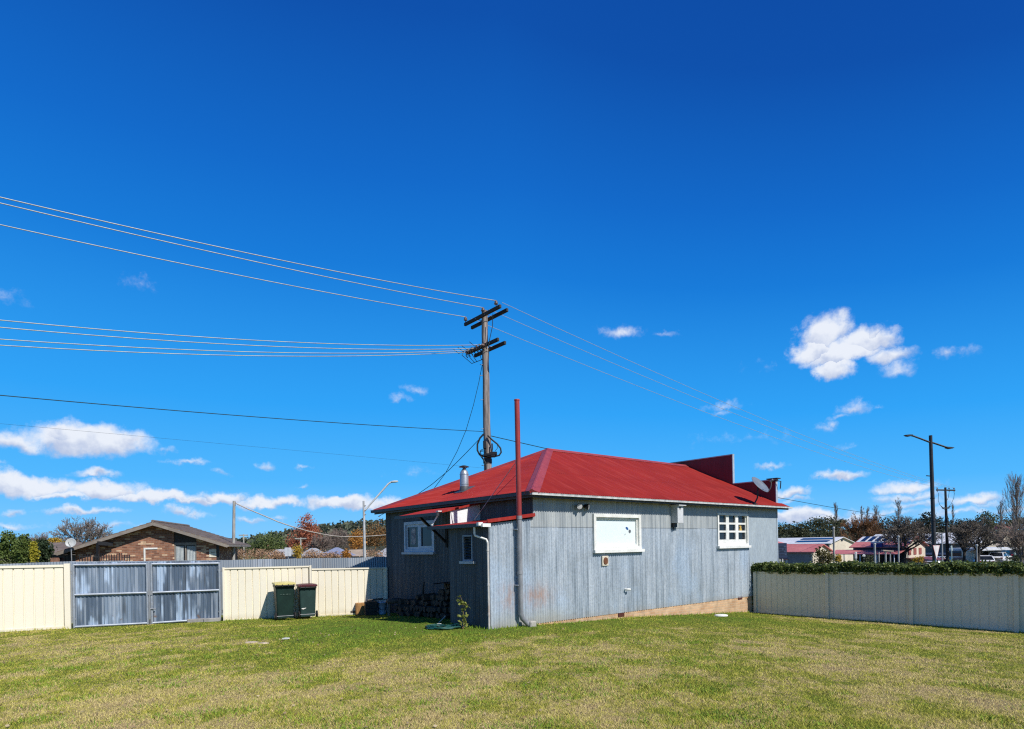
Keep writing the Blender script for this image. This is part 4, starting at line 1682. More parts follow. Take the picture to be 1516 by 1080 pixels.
# --- sapling, hose, stick
q = gpt(685.5, 931.6)
sp_ = thing('sapling', 'lime leafed sapling standing against the lean-to', 'plant', q)
hS = (931.6 - 882) / F * q.y
sg = q.y / F
mb = MB()
stemp = [q + Vector((x * sg, 0, z * sg)) for x, z in ((0, -2), (1.5, 8), (.5, 18), (1.2, 28), (.5, 38), (-2.5, 47), (-4, 50))]
mb.tube(stemp, [.016, .013, .011, .009, .007, .005, .003], 6)
mb.tube([stemp[3], stemp[3] + Vector((5 * sg, -.03, 8 * sg)), stemp[3] + Vector((8 * sg, -.05, 9 * sg))], [.007, .005, .003], 5)
mb.tube([q, q + Vector((3 * sg, 0, 7 * sg))], [.012, .006], 5)
mb.tube([q, q + Vector((-3 * sg, .0, 8 * sg))], [.012, .006], 5)
mb.build('stem', pm('brown_stem', (.20, .14, .07)), sp_)
cl = [(-4.5, 48, 5), (-4, 43, 6), (-3, 37.5, 8), (0, 40, 5), (3, 37, 10), (6.5, 33, 9), (4, 31, 8), (1, 27, 6), (0, 20, 8), (-4, 18, 6), (3.5, 19, 7), (1, 14, 9), (-4, 11, 6), (4, 10, 6), (0, 23.5, 5), (1.5, 8, 5)]
P_ = []
g = np.random.default_rng(11)
for x, z, n in cl:
    for k in range(n):
        P_.append((q.x + (x + g.normal(0, 1.5)) * sg, q.y + g.normal(0, .05), q.z + (z + g.normal(0, 1.3)) * sg))
P_ = np.array(P_)
np_mesh('foliage', leaf_quads(P_, .085, seed=3, asp=.6), 4, M['sapling'], sp_, attr=g.uniform(0, 1, len(P_)))

q = gpt(657, 931)
mb = MB()
pts = []
for k in range(150):
    a = k * .43
    rr = .30 + .10 * math.sin(k * .37) + .05 * math.sin(k * 1.3)
    pts.append(q + Vector((rr * math.cos(a) * 1.05, rr * math.sin(a) * .75, .02 + .05 * abs(math.sin(k * .9)) * (1 - k / 220))))
mb.tube(pts, .013, 6)
pts = [q + Vector((.30 + .02 * k, .1 + .012 * k + .03 * math.sin(k * .5), .02)) for k in range(16)]
mb.tube(pts, .013, 6)
tag(mb.build('garden_hose', M['hose']), 'loosely coiled green garden hose on the lawn by the lean-to', 'hose')
q = gpt(650, 926.8)
mb = MB()
mb.bbox(q + UP * .025, (.06, .035, .025), (cx, cy, UP), 0, .015)
tag(mb.build('hose_fitting', M['white']), 'small white fitting lying beside the green hose', 'hose fitting')
q0_, q1_ = gpt(648.5, 923.5), None
mb = MB()
mb.tube([q0_, q0_ + Vector((.175, .1, .17))], .011, 6)
tag(mb.build('stake', pm('pale_stake', (.42, .42, .42))), 'thin pale stake leaning out of the ground by the hose', 'stake')
q = gpt(1067.5, 913.2)
mb = MB()
mb.lathe([(.17, 0), (.165, .03), (.12, .045), (.001, .05)], q + UP * .02, 18, 0, (Vector((1, 0, 0)) * 1.15, Vector((0, .9, 0)), UP))
tag(mb.build('drain_cover', M['white']), 'small white drain cover in the grass near the right fence', 'drain cover')
for k, (u, v, s, lab) in enumerate(((373, 952, .11, 'larger pale flat stone in the bare patch of lawn'), (390, 953.4, .09, 'smaller pale flat stone in the bare patch of lawn'))):
    q = gpt(u, v)
    mb = MB()
    mb.lathe([(s, -.02), (s * .95, .012), (s * .6, .025), (.001, .022)], q, 11, 0, (Vector((1.3, .1, 0)), Vector((-.1, .7, 0)), UP))
    tag(mb.build('flat_stone', pm('pale_stone', (.58, .47, .36), (.42, .34, .26), 5, .9)), lab, 'stone', 'pale stones in the lawn')
q = gpt(423, 948.5)
mb = MB()
mb.prism([q + Vector((x, y, .03 + .01 * x)) for x, y in ((-.06, -.03), (.05, -.04), (.07, .03), (-.03, .05))], UP * .02)
tag(mb.build('paper_scrap', M['white']), 'white scrap of paper on the lawn before the bins', 'paper scrap')

# ================================================================== GROUND SHEET, GRASS
def grass_color(n):
    p = n.pos()
    xy = n.vm('MULTIPLY', p, (1, 1, 0))
    a = n.noise(n.vm('MULTIPLY', xy, (1.0, .75, 1)), .5, 4, .6)
    b = n.noise(n.vm('MULTIPLY', xy, (1.0, .62, 1)), 1.7, 5, .68)
    c = n.noise(xy, 6.5, 3, .6)
    green = n.m('ADD', n.m('ADD', n.m('MULTIPLY', a, .34), n.m('MULTIPLY', b, .62)), n.m('MULTIPLY', c, .26))
    green = n.m('ADD', n.m('MULTIPLY', n.m('SUBTRACT', green, .61), 2.0), .565)

    def near(pt, r, k):
        d = n.vm('DISTANCE', xy, (pt[0], pt[1], 0))
        return n.m('MULTIPLY', n.ramp(d, 0, r, 1, 0), k)
    ph = n.vm('SUBTRACT', p, tuple(P0))
    s_ = n.vm('DOT_PRODUCT', ph, tuple(BX))
    strip = n.m('MULTIPLY', n.ramp(s_, -2.4, -.1), .22)
    g0, g1, g2 = gpt(590, 926), gpt(1100, 920), gpt(860, 930)
    for t in (strip, near(g0, 3.9, .42), near(g1, 4.0, .30), near(g2, 3.5, .14), near((-4.4, 6.7), 5.5, -.13), near((-9.5, 11), 7.5, -.24), near((-1, 6), 3, -.05), near((5.5, 7.5), 3, -.05), near((-9, 12), 6, -.05)):
        green = n.m('ADD', green, t)
    return green, c


def lawn_mats():
    # soil / thatch sheet under the blades, darkened to paint the shade between them
    n = N('lawn_thatch')
    g, c = grass_color(n)
    straw = n.mix(c, (.27, .205, .085), (.44, .35, .17))
    grn = n.mix(c, (.085, .11, .015), (.19, .21, .035))
    col = n.mix(n.ramp(g, .48, .70), straw, grn)
    bare = n.ramp(g, .42, .30)
    col = n.mix(n.m('MULTIPLY', bare, .7), col, (.32, .235, .13))
    fine = n.noise(n.pos(), 60, 3, .7)
    col = n.scale(col, n.ramp(fine, .25, .75, .62, 1.25))
    # beyond the yard: duller verge grass
    ln = n.vm('LENGTH', n.vm('MULTIPLY', n.pos(), (1, 1, 0)))
    col = n.mix(n.ramp(ln, 24, 34), col, n.mix(n.noise(n.pos(), .08, 4), (.10, .115, .035), (.20, .18, .08)))
    n.bump(n.noise(n.pos(), 45, 3), .6, .03)
    m1 = n.fin(col, .95, 0, .1)
    # blades
    n = N('grass_blades')
    g, c = grass_color(n)
    r = n.attr()
    straw = n.mix(r, (.46, .37, .115), (.95, .81, .34))
    ygr = n.mix(r, (.22, .24, .022), (.72, .66, .12))
    grn = n.mix(r, (.115, .20, .015), (.48, .52, .065))
    viv = n.mix(r, (.065, .16, .010), (.24, .40, .045))
    gg = n.m('ADD', g, n.m('MULTIPLY', n.m('SUBTRACT', n.m('FRACT', n.m('MULTIPLY', r, 7.3)), .5), .26))
    col = n.mix(n.ramp(gg, .42, .55), straw, ygr)
    col = n.mix(n.ramp(gg, .60, .82), col, grn)
    col = n.mix(n.ramp(gg, .80, 1.02), col, viv)
    col = n.mix(n.m('MULTIPLY', n.ramp(gg, .42, .26), .75), col, n.mix(r, (.36, .265, .115), (.74, .58, .30)))
    m2 = n.fin(col, .7, 0, .2)
    gn = n.nt.nodes.new('ShaderNodeNewGeometry').outputs['Normal']
    n.link(n.vm('NORMALIZE', n.vm('ADD', n.vm('MULTIPLY', gn, (.5, .5, .5)), (0, 0, .62))), n.b.inputs['Normal'])
    tr = n.nt.nodes.new('ShaderNodeBsdfTranslucent')
    n.link(col, tr.inputs[0])
    ms = n.nt.nodes.new('ShaderNodeMixShader')
    ms.inputs[0].default_value = .22
    n.link(n.b.outputs[0], ms.inputs[1])
    n.link(tr.outputs[0], ms.inputs[2])
    n.link(ms.outputs[0], n.out.inputs[0])
    return m1, m2


lawn_m, blade_m = lawn_mats()
ax1 = np.concatenate([-np.geomspace(2500, 26, 26), np.arange(-25, 25.01, .5), np.geomspace(26, 2500, 26)])
ay1 = np.concatenate([-np.geomspace(400, 6, 12), np.arange(-5, 30.01, .5), np.geomspace(31, 2800, 30)])
X, Y = np.meshgrid(ax1, ay1)
Zg = np.array([ground_np(X[i], Y[i]) for i in range(len(ay1))])
me = bpy.data.meshes.new('ground')
nx = len(ax1)
idx = np.arange(X.size).reshape(X.shape)
fcs = np.stack([idx[:-1, :-1], idx[:-1, 1:], idx[1:, 1:], idx[1:, :-1]], -1).reshape(-1, 4)
me.from_pydata(np.stack([X, Y, Zg], -1).reshape(-1, 3).tolist(), [], fcs.tolist())
me.polygons.foreach_set('use_smooth', [True] * len(fcs))
me.materials.append(lawn_m)
o = bpy.data.objects.new('ground', me)
COL.objects.link(o)
tag(o, kind='structure')


def yard_mask(x, y):
    ph = np.stack([x - P0.x, y - P0.y], -1)
    t, s = ph @ np.array(AX[:2]), ph @ np.array(BX[:2])
    house = (s > -.02) & (((t > w_ - .02) & (t < L_ + 1)) | ((t > -.03) & (t < w_) & (s < 1.6)))
    a, b = np.array(pl), np.array(q4)
    nrm = np.array([FN.x, FN.y])
    side = (np.stack([x - a[0], y - a[1]], -1) @ nrm)
    d1 = np.array(q4) - np.array(pl)
    # piecewise: behind the rear fence?
    fx = np.array([pl[0], p0_[0], p1_[0], q1[0], q2[0], q3[0], q4[0], 3.0])
    fy = np.array([pl[1], p0_[1], p1_[1], q1[1], q2[1], q3[1], q4[1], q4[1] + 2])
    behind = y > np.interp(x, fx, fy) - .03
    right = t > 10.70
    return ~(house | behind | (right & (s < .1)))


def blades(n, Ymin, Ymax, pw, wid, hgt, seed):
    g = np.random.default_rng(seed)
    # density falls with distance
    uu = g.uniform(0, 1, n)
    Yb = (Ymin ** pw + uu * (Ymax ** pw - Ymin ** pw)) ** (1 / pw)
    Xb = g.uniform(-1, 1, n) * (Yb * .95 + 1.2)
    ok = yard_mask(Xb, Yb)
    Xb, Yb = Xb[ok], Yb[ok]
    Zb = np.concatenate([ground_np(Xb[i:i + 20000], Yb[i:i + 20000]) for i in range(0, len(Xb), 20000)])
    m = len(Xb)
    # clumpiness
    cl = .5 + .5 * np.sin(Xb * 3.1 + 1.3 * np.sin(Yb * 2.3)) * np.sin(Yb * 4.3 + 1.7 * np.sin(Xb * 1.9))
    ang = g.uniform(0, 2 * np.pi, m)
    h = hgt * g.uniform(.45, 1.25, m) * (.7 + .6 * cl)
    lean = g.uniform(.3, 1.5, m) * h
    la = g.uniform(0, 2 * np.pi, m)
    w = wid * (Yb / 6.0) ** .8 * g.uniform(.6, 1.3, m)
    b = np.stack([Xb, Yb, Zb - .004], 1)
    dx = np.stack([np.cos(ang), np.sin(ang), np.zeros(m)], 1) * w[:, None] * .5
    tip = b + np.stack([np.cos(la) * lean, np.sin(la) * lean, h], 1)
    return np.stack([b - dx, b + dx, tip], 1), g.uniform(0, 1, m)


V1, r1 = blades(820000, 4.4, 21.5, -.45, .0066, .027, 1)
o = np_mesh('grass', V1, 3, blade_m, None, (0, 8, -1.8), attr=r1)
tag(o, kind='stuff')
# livelier green tufts and flat weeds in the straw
g = np.random.default_rng(91)
cen = []
for k in range(230):
    y = g.uniform(4.9, 13) ** 1.0
    x = g.uniform(-.95, .35) * y if k % 3 else g.uniform(-.95, .95) * y
    cen.append((x, y, g.uniform(.05, .22)))
T = []
for x, y, rr in cen:
    k = int(120 * rr / .15)
    T.append(np.stack([x + g.normal(0, rr * 1.5, k), y + g.normal(0, rr * .7, k)], 1))
T = np.concatenate(T)
T = T[yard_mask(T[:, 0], T[:, 1])]
m = len(T)
b = np.c_[T, ground_np(T[:, 0], T[:, 1]) - .004]
ang = g.uniform(0, 6.28, m)
dx = np.stack([np.cos(ang), np.sin(ang), 0 * ang], 1) * .006
tip = b + np.stack([g.normal(0, .03, m), g.normal(0, .03, m), g.uniform(.02, .058, m)], 1)
tn = N('fresh_green_blades')
tr_ = tn.attr()
tm = tn.fin(tn.mix(tr_, (.085, .17, .012), (.28, .40, .045)), .65, 0, .2)
o = np_mesh('grass_tufts', np.stack([b - dx, b + dx, tip], 1), 3, tm, None, (0, 8, -1.8), attr=g.uniform(0, 1, m))
tag(o, kind='stuff')
# fallen leaves
g = np.random.default_rng(77)
n = 480
Yl = g.uniform(5, 14, n)
Xl = -g.uniform(-.1, 1, n) * (Yl * .9)
ok = yard_mask(Xl, Yl)
C = np.stack([Xl[ok], Yl[ok], ground_np(Xl[ok], Yl[ok]) + .028], 1)
o = np_mesh('fallen_leaves', leaf_quads(C, .040, up=.85, seed=9, asp=.7), 4, M['dry_leaf'], None, (0, 8, -1.8), attr=g.uniform(0, 1, len(C)))
tag(o, kind='stuff')
# weeds and taller grass along walls and fences
C = []
for t in np.arange(-.05, 10.6, .012):
    q = H(t, -.03 - abs(g.normal(0, .05)), 0)
    C.append((q.x, q.y))
for q in np.arange(.0, 9, .02):
    x, y = rfence(q)
    e = AX * (-.03 - abs(g.normal(0, .04)))
    C.append((x + e.x, y + e.y))
for a, b in ((pl, p1_), (q1, q2), (q3, q4)):
    for k in np.linspace(0, 1, 300):
        e = FN * (.03 + abs(g.normal(0, .05)))
        C.append((a[0] + (b[0] - a[0]) * k + e.x, a[1] + (b[1] - a[1]) * k + e.y))
for s in np.arange(0, 1.5, .01):
    q = H(-.05 - abs(g.normal(0, .05)), s, 0)
    C.append((q.x, q.y))
C = np.array(C)
C = np.repeat(C, 3, 0) + g.normal(0, .02, (len(C) * 3, 2))
m = len(C)
zc = ground_np(C[:, 0], C[:, 1])
b = np.c_[C, zc - .01]
ang = g.uniform(0, 6.28, m)
h = g.uniform(.02, .085, m) * (.5 + g.uniform(0, 1, m) ** 2)
dx = np.stack([np.cos(ang), np.sin(ang), 0 * ang], 1) * .009
tip = b + np.stack([g.normal(0, .025, m), g.normal(0, .025, m), h], 1)
o = np_mesh('edge_grass', np.stack([b - dx, b + dx, tip], 1), 3, blade_m, None, (0, 12, -1.9), attr=g.uniform(0, 1, m))
tag(o, kind='stuff')
# ================================================================== POLES AND WIRES
PD = 24.0
ptop, pmid = W(717.2, 460.5, PD), W(722.2, 697, PD)
pdir = (pmid - ptop) / (pmid.z - ptop.z)


def pole_at(z):
    return ptop + pdir * (z - ptop.z)


zgp = gz(pmid.x, pmid.y)
up_ = thing('utility_pole', 'tall weathered timber power pole with two crossarms behind the house', 'power pole', pole_at(zgp))
mb = MB()
zsn = np.linspace(zgp - .3, ptop.z, 14)
mb.tube([pole_at(z) + Vector((.012 * math.sin(z * 2.1), 0, 0)) for z in zsn], [.185 - .065 * i / 13 for i in range(14)], 12)
mb.build('pole', M['timber'], up_)
zh = W(718, 471, PD).z
zl_ = W(719, 516, PD).z
for nm_, zc, hl in (('upper', zh, 1.2), ('lower', zl_, 1.02)):
    for sg in (-1, 1):
        c_ = pole_at(zc) + AX * (sg * .17)
        mb = MB()
        mb.bbox(c_ - BX * .06 + UP * (-.03 * sg), (hl, .05, .065), (BX, AX, UP), 0, .012)
        mb.build('crossarm', M['crossarm'], up_)
    for q in (-.3, .3):
        mb = MB()
        mb.tube([pole_at(zc) + BX * q - AX * .24, pole_at(zc) + BX * q + AX * .24], .012, 6)
        mb.build('tie_bolt', M['galv_pipe'], up_)


def insulator(p, name='insulator'):
    mb = MB()
    mb.lathe([(.018, -.14), (.018, .0), (.075, .0), (.08, .03), (.045, .05), (.065, .065), (.07, .09), (.04, .11), (.045, .13), (.02, .15)], p, 12)
    return mb.build(name, M['porcelain'], up_)


HV = []
for s_, lab in ((1.08, 'lowest'), (-.13, 'middle'), (-.98, 'highest')):
    p = pole_at(zh) + BX * s_ + UP * .19 - AX * .17
    insulator(p)
    HV.append(p + UP * .14)
LVs = (.85, .55, .28, -.25)
LVp = []
for s_ in LVs:
    p = pole_at(zl_) + BX * s_ - AX * .30
    mb = MB()
    mb.lathe([(.015, -.08), (.05, -.06), (.06, 0), (.05, .06), (.015, .08)], p, 10, 0, (BX, UP, -AX))
    mb.lathe([(.015, -.05), (.045, -.04), (.05, .02), (.02, .05)], p + UP * .09 + AX * .08, 10)
    mb.build('insulator', M['porcelain'], up_)
    LVp.append(p - AX * .06)
# jumper cables, drop leads and junction clutter on the pole
mb = MB()
g = np.random.default_rng(2)
for s_ in LVs:
    p = pole_at(zl_) + BX * s_ - AX * .45
    e = pole_at(zl_ - .5) + BX * .14
    mb.tube([p, p - UP * .16 - AX * .1, p - UP * .32 + (e - p) * .4, e + UP * .1, e], .013, 5)
    mb.tube([p - AX * .5, p - AX * .25 - UP * .12, p + UP * .02], .012, 5)
mb.tube([pole_at(zh) - BX * .55, pole_at(zh - .5) - BX * .5, pole_at(zh - 1.0) - BX * .28, pole_at(zl_ - .4) - BX * .22, pole_at(zl_ - .9) - BX * .16], .014, 5)
for k in range(9):
    s_ = -.6 + k * .19
    p = pole_at(zl_) + BX * s_ - AX * .22
    mb.tube([p + UP * .05, p - UP * .1 - AX * .08, p - UP * .19], .02, 5)
mb.build('jumper_cable', M['cable'], up_)
PX = lambda u, v: W(u, v, PD - .22)
mb = MB()
mb.tube([PX(716, 643), PX(710.5, 649), PX(706.8, 658), PX(706.8, 667), PX(710, 673.5), PX(716, 676), PX(721, 675)], .035, 8)
mb.tube([PX(722, 645), PX(728, 651), PX(736, 657.5), PX(741, 664), PX(742, 670), PX(739, 674.5), PX(733, 676)], .032, 8)
mb.tube([PX(711, 674), PX(716, 681), PX(719, 686), PX(719.5, 699)], .03, 8)
mb.tube([PX(728.5, 657), PX(728.8, 665), PX(727.5, 672)], .03, 8)
mb.tube([PX(736, 660), PX(736.5, 664), PX(733, 668)], .01, 5)
for k in range(4):
    cq = PX(714 + k * .4, 672.5 - k)
    mb.tube([cq + Vector((.09 * math.cos(a) * (1 + k * .12), -.02 * k, .10 * math.sin(a))) for a in np.linspace(0, 6.3, 14)], .008, 4)
mb.build('cable_loop', M['cable'], up_)
for u, v, w1, h1 in ((717.5, 659, .06, .16), (731, 672, .13, .07), (722, 674, .16, .06), (727, 675.5, .17, .05)):
    mb = MB()
    mb.bbox(PX(u, v), (w1, .1, h1), None, 0, .02)
    mb.build('junction_box', M['black'], up_)
mb = MB()
zb_ = W(722, 683, PD).z
mb.lathe([(.178, -.09), (.178, .09)], pole_at(zb_), 14)
mb.build('band', M['steel_dark'], up_)
for u, v in ((714.5, 540), (714, 556), (715.5, 592), (716.5, 635), (717, 689)):
    mb = MB()
    mb.tube([W(u + 3, v, PD), W(u - 4, v + .4, PD - .15)], .012, 5)
    mb.build('step_bolt', M['galv_pipe'], up_)


def wire(name, label, pts, r, mat, group=None, n=4):
    mb = MB()
    mb.tube(pts, r, n, cap=False)
    o = mb.build(name, mat, None, pts[0])
    return tag(o, label, name.replace('_', ' '), group)


def left_wire(S, v0, span=46.0, bfix=None, r=.013, mat='wire', name='power_line', label='', group=None, u0=0.0):
    """sagging wire from S along -A, through the pixel (u0, v0)"""
    a, b = ray(u0, v0)
    x = (S.x - a * S.y) / (AX.x - a * AX.y)
    z = b * (S.y - AX.y * x)
    dz = z - S.z
    if bfix is None:
        k = dz / (x * (x - span))            # level ends
        co = (-k * span, k)
    else:
        co = ((dz - bfix * x * x) / x, bfix)
    pts = [S - AX * t + UP * (co[0] * t + co[1] * t * t) for t in np.linspace(0, span, 49)]
    return wire(name, label, pts, r, M[mat], group)


GW = 'overhead wires from the power pole'
for p, v0, lab in zip(HV, (333.0, 301.0, 292.3), ('third pale wire from the top, running left from the left end of the upper crossarm', 'second pale wire from the top, running left from the middle of the upper crossarm', 'topmost pale wire, running left from the right end of the upper crossarm')):
    left_wire(p, v0, label=lab, group=GW, r=.0145)
for p, v0, lab in zip(LVp, (511.5, 502.5, 485.0, 474.3), ('lowest of the four pale wires at the lower crossarm, on the left', 'second lowest of the four pale wires at the lower crossarm, on the left', 'second highest of the four pale wires at the lower crossarm, on the left', 'highest of the four pale wires at the lower crossarm, on the left')):
    left_wire(p, v0, bfix=.00425, label=lab, group=GW, r=.0125)
left_wire(pole_at(W(718, 640, PD).z) - AX * .2, 585.5, label='dark cable running left from the middle of the pole', r=.0115, mat='cable_green', name='cable', group=GW)
left_wire(pole_at(W(718, 694, PD).z) - AX * .2, 627.5, label='thin dark wire low on the left, crossing the big cloud', r=.0025, mat='cable', name='cable', group=GW)


def span_wire(a, b, sag, r, mat, name, label, n=33):
    a, b = Vector(a), Vector(b)
    return wire(name, label, [a + (b - a) * k - UP * (4 * sag * k * (1 - k)) for k in np.linspace(0, 1, n)], r, mat, GW)


# the next pole up the street
b2 = W(1399.5, 722, 60.4)
z2 = gz(b2.x, b2.y)
u2 = thing('utility_pole', 'dark power pole with one crossarm standing up the street on the right', 'power pole', (b2.x, b2.y, z2))
mb = MB()
mb.tube([Vector((b2.x + .14 * k, b2.y, b2.z + (z2 - .3 - b2.z) * k)) for k in (0, .35, .7, 1)], [.10, .125, .15, .17], 10)
mb.build('pole', M['crossarm'], u2)
ca = W(1400, 726, 60.4)
cr = (W(1414, 726.5, 60.4) - W(1387.5, 726, 60.4)).normalized()
cp = AX
mb = MB()
mb.bbox(ca, (.95, .06, .07), (cr, cr.cross(UP), UP), 0, .01)
mb.build('crossarm', M['crossarm'], u2)
E2 = []
for q in (-.85, .35, .85):
    p = ca + cr * q
    mb = MB()
    mb.lathe([(.02, 0), (.02, .14), (.07, .15), (.07, .22), (.03, .26)], p, 8)
    mb.tube([p, p - UP * .22], .035, 6)
    mb.build('insulator', M['porcelain'], u2)
    E2.append(p + UP * .24)
mb = MB()
Q = lambda u, v: W(u, v, 60.2)
mb.tube([Q(1389.5, 730), Q(1389, 741), Q(1391, 747), Q(1395, 752), Q(1400, 756)], .02, 4)
mb.tube([Q(1405, 730), Q(1404, 737), Q(1401, 743)], .02, 4)
mb.tube([Q(1413, 730), Q(1412, 738), Q(1408, 747), Q(1403, 752)], .02, 4)
mb.tube([Q(1401, 752), Q(1402, 762), Q(1404, 770), Q(1401, 780), Q(1403, 800), Q(1403.5, 824)], .035, 5)
mb.build('cable_loop', M['cable'], u2)
mb = MB()
mb.bar(Q(1395, 752.5), Q(1405, 752.5), .1, .12)
mb.bar(Q(1393.5, 750), Q(1397, 753.5), .06, .06)
mb.bar(Q(1407, 749.5), Q(1404, 753), .06, .06)
mb.build('bracket', M['crossarm'], u2)

for p, e, lab in zip((HV[0], HV[1], HV[2]), E2, ('pale wire falling right from the left end of the upper crossarm', 'pale wire falling right from the middle of the upper crossarm', 'pale wire falling right from the right end of the upper crossarm')):
    span_wire(p + AX * .3, e, .62, .010, M['wire'], 'power_line', lab)
span_wire(pole_at(W(722, 645, PD).z) + AX * .2, W(1401.5, 775, 60.3), .45, .016, M['cable_green'], 'cable', 'dark cable leaving the pole to the right behind the roof')
wire('cable', 'dark service cable dropping steeply left of the pole', [W(*q) for q in ((714, 540, 24), (709, 566, 24.1), (701, 600, 24.2), (690, 637, 24.5), (677, 668, 24.8), (660, 700, 25.2), (640, 727, 25.8), (610, 750, 26.6))], .014, M['cable_green'], GW)
wire('cable', 'dark service cable sloping from the cable loops to behind the roof', [W(*q) for q in ((708, 652, 24), (690, 671, 24.3), (665, 696, 24.8), (640, 717, 25.3), (610, 738, 26), (585, 752, 26.6), (560, 765, 27.2))], .014, M['cable_green'], GW)

# --- double street lamp on the right
D = 34.0
lt_, lbm = W(1377.6, 645, D), W(1383.4, 826, D)
zg_ = gz(lbm.x, lbm.y)
dr = (lbm - lt_) / (lbm.z - lt_.z)
sl_ = thing('street_lamp', 'tall dark double-armed street lamp on the right', 'street lamp', lt_ + dr * (zg_ - lt_.z))
mb = MB()
mb.tube([lt_ + dr * (z - lt_.z) for z in (lt_.z, lt_.z - 2.5, -1.0, zg_)], [.085, .098, .106, .112], 14)
mb.build('pole', M['steel_dark'], sl_)
for lab, pts in (('left', ((1377.5, 655.5), (1362, 649.5), (1352, 645.8), (1347.5, 644.8))), ('right', ((1378.5, 655), (1392, 659.5), (1400, 662.2), (1403, 663)))):
    mb = MB()
    mb.tube([W(u, v, D) for u, v in pts], .05, 8)
    arm = mb.build('arm', M['steel_dark'], sl_)
    e = W(*pts[-1], D)
    d0 = (e - W(*pts[-2], D)).normalized()
    mb = MB()
    sgn = -1 if lab == 'left' else 1
    x_ = Vector((sgn, 0, .05 if lab == 'left' else -.05)).normalized()
    y_ = Vector((0, 1, 0))
    zz = x_.cross(y_) * sgn * -1
    o_ = e - x_ * .02
    mb.prism([o_ + x_ * a_ + zz * b_ - y_ * .11 for a_, b_ in ((-.08, .03), (.10, .075), (.24, .06), (.34, .0), (.12, -.03), (-.06, -.03))], y_ * .22)
    mb.build('lamp_head', M['steel_dark'], sl_)
mb = MB()
mb.bar(W(1371.5, 704.6, D), W(1380, 705.5, D), .05, .05)
mb.build('bracket', M['steel_dark'], sl_)
mb = MB()
for z in (.9, 3.3, 4.6):
    p = lt_ + dr * (zg_ + z - lt_.z)
    mb.lathe([(.125, -.02), (.125, .02)], p, 14)
mb.build('clamp_band', M['steel_dark'], sl_)

# --- slim left street lamp
D = 32.0
a_, b_ = W(538.4, 742, D), W(540, 827, D)
zg_ = gz(b_.x, b_.y)
s2_ = thing('street_lamp', 'slim pale street lamp with one raised arm beside the house corner', 'street lamp', (b_.x, b_.y, zg_))
mb = MB()
mb.tube([a_, b_, Vector((b_.x + .03, b_.y, zg_ - .1))], [.055, .075, .085], 10)
mb.build('pole', pm('grey_galvanised_pole', (.50, .51, .52), (.40, .41, .42), 4, .5), s2_)
mb = MB()
mb.tube([W(u, v, D) for u, v in ((539.5, 757), (548, 747), (560, 733.5), (571, 721), (575, 716.5), (578.5, 714.3), (582, 713.7))], .045, 8)
mb.build('arm', pm('white_arm', (.72, .73, .74), None, 4, .5), s2_)
mb = MB()
c_ = W(584, 713.4, D)
mb.lathe([(.03, -.2), (.07, -.15), (.085, .0), (.07, .15), (.02, .2)], c_, 12, 0, (Vector((0, 1, 0)), UP * .7, Vector((1, 0, .05))))
mb.build('lamp_head', pm('pale_lamp_head', (.62, .63, .62), None, 6, .4), s2_)
mb = MB()
for v in (749, 756, 762):
    mb.tube([W(539.2, v, D), W(541.5, v + .3, D - .05)], .03, 6)
mb.build('bracket', M['galv_pipe'], s2_)

# --- bare pole beside the brick house, its drooping service wire, T poles
D = 40.0
a_, b_ = W(346.6, 742, D), W(345.6, 828, D)
zg_ = gz(b_.x, b_.y)
pp = thing('service_pole', 'plain grey timber service pole beside the brick house', 'service pole', (b_.x, b_.y, zg_))
mb = MB()
mb.tube([a_, b_, Vector((b_.x, b_.y, zg_ - .1))], [.085, .11, .12], 10)
mb.build('pole', M['pale_pole'], pp)
mb = MB()
for v in (744, 748):
    mb.tube([W(344.8, v, D), W(348.9, v, D)], .035, 6)
mb.build('insulator', M['porcelain'], pp)
pts = [W(*q) for q in ((348, 745, 40), (366, 753.5, 39.6), (391, 764, 39.1), (412, 773, 38.7), (435.5, 781, 38.2), (456, 786.7, 37.8), (477, 791.2, 37.4), (492, 793.7, 37.1), (508, 795, 36.8), (530, 795, 36.4), (552, 794, 36), (572, 792.4, 35.6), (600, 789, 35))]
wire('cable', 'thick pale cable sagging from the plain grey pole towards the house', pts, .034, pm('pale_tan_cable', (.58, .50, .42), None, 4, .6), GW)
for u, v0, v1, D, hw, lab in ((360.5, 792, 822, 62, .47, 'small distant T-shaped pole just right of the brick house'), (445, 797, 822, 58, .55, 'small distant T-shaped pole in front of the russet tree')):
    a_ = W(u, v0, D)
    zg_ = gz(a_.x, a_.y)
    tp = thing('service_pole', lab, 'service pole', (a_.x, a_.y, zg_))
    mb = MB()
    mb.tube([a_ + UP * .05, Vector((a_.x, a_.y, zg_ - .1))], [.07, .09], 8)
    mb.build('pole', pm('pale_timber', (.45, .43, .38), (.32, .31, .28), 4, .8), tp)
    mb = MB()
    mb.bbox(a_ - UP * .05, (hw, .05, .06), None, 0, .01)
    mb.build('crossarm', pm('pale_timber_arm', (.45, .43, .38), (.32, .31, .28), 4, .8), tp)
# road sign seen from behind
D = 44.0
a_ = W(426, 811, D)
zg_ = gz(a_.x, a_.y)
sg_ = thing('road_sign', 'pale road sign with two panels, seen over the iron fence', 'sign', (a_.x, a_.y, zg_))
mb = MB()
mb.tube([a_ - UP * .02 + Vector((0, .05, 0)), Vector((a_.x, a_.y + .05, zg_ - .1))], .03, 8)
mb.build('post', M['galv'], sg_)
for u in (423.7, 428.8):
    mb = MB()
    c_ = W(u, 817.5, D)
    mb.bbox(c_, (.115, .01, .32), None, 0, .008)
    mb.build('panel', pm('white_sign_back', (.66, .69, .74), (.58, .61, .66), 5, .4), sg_)

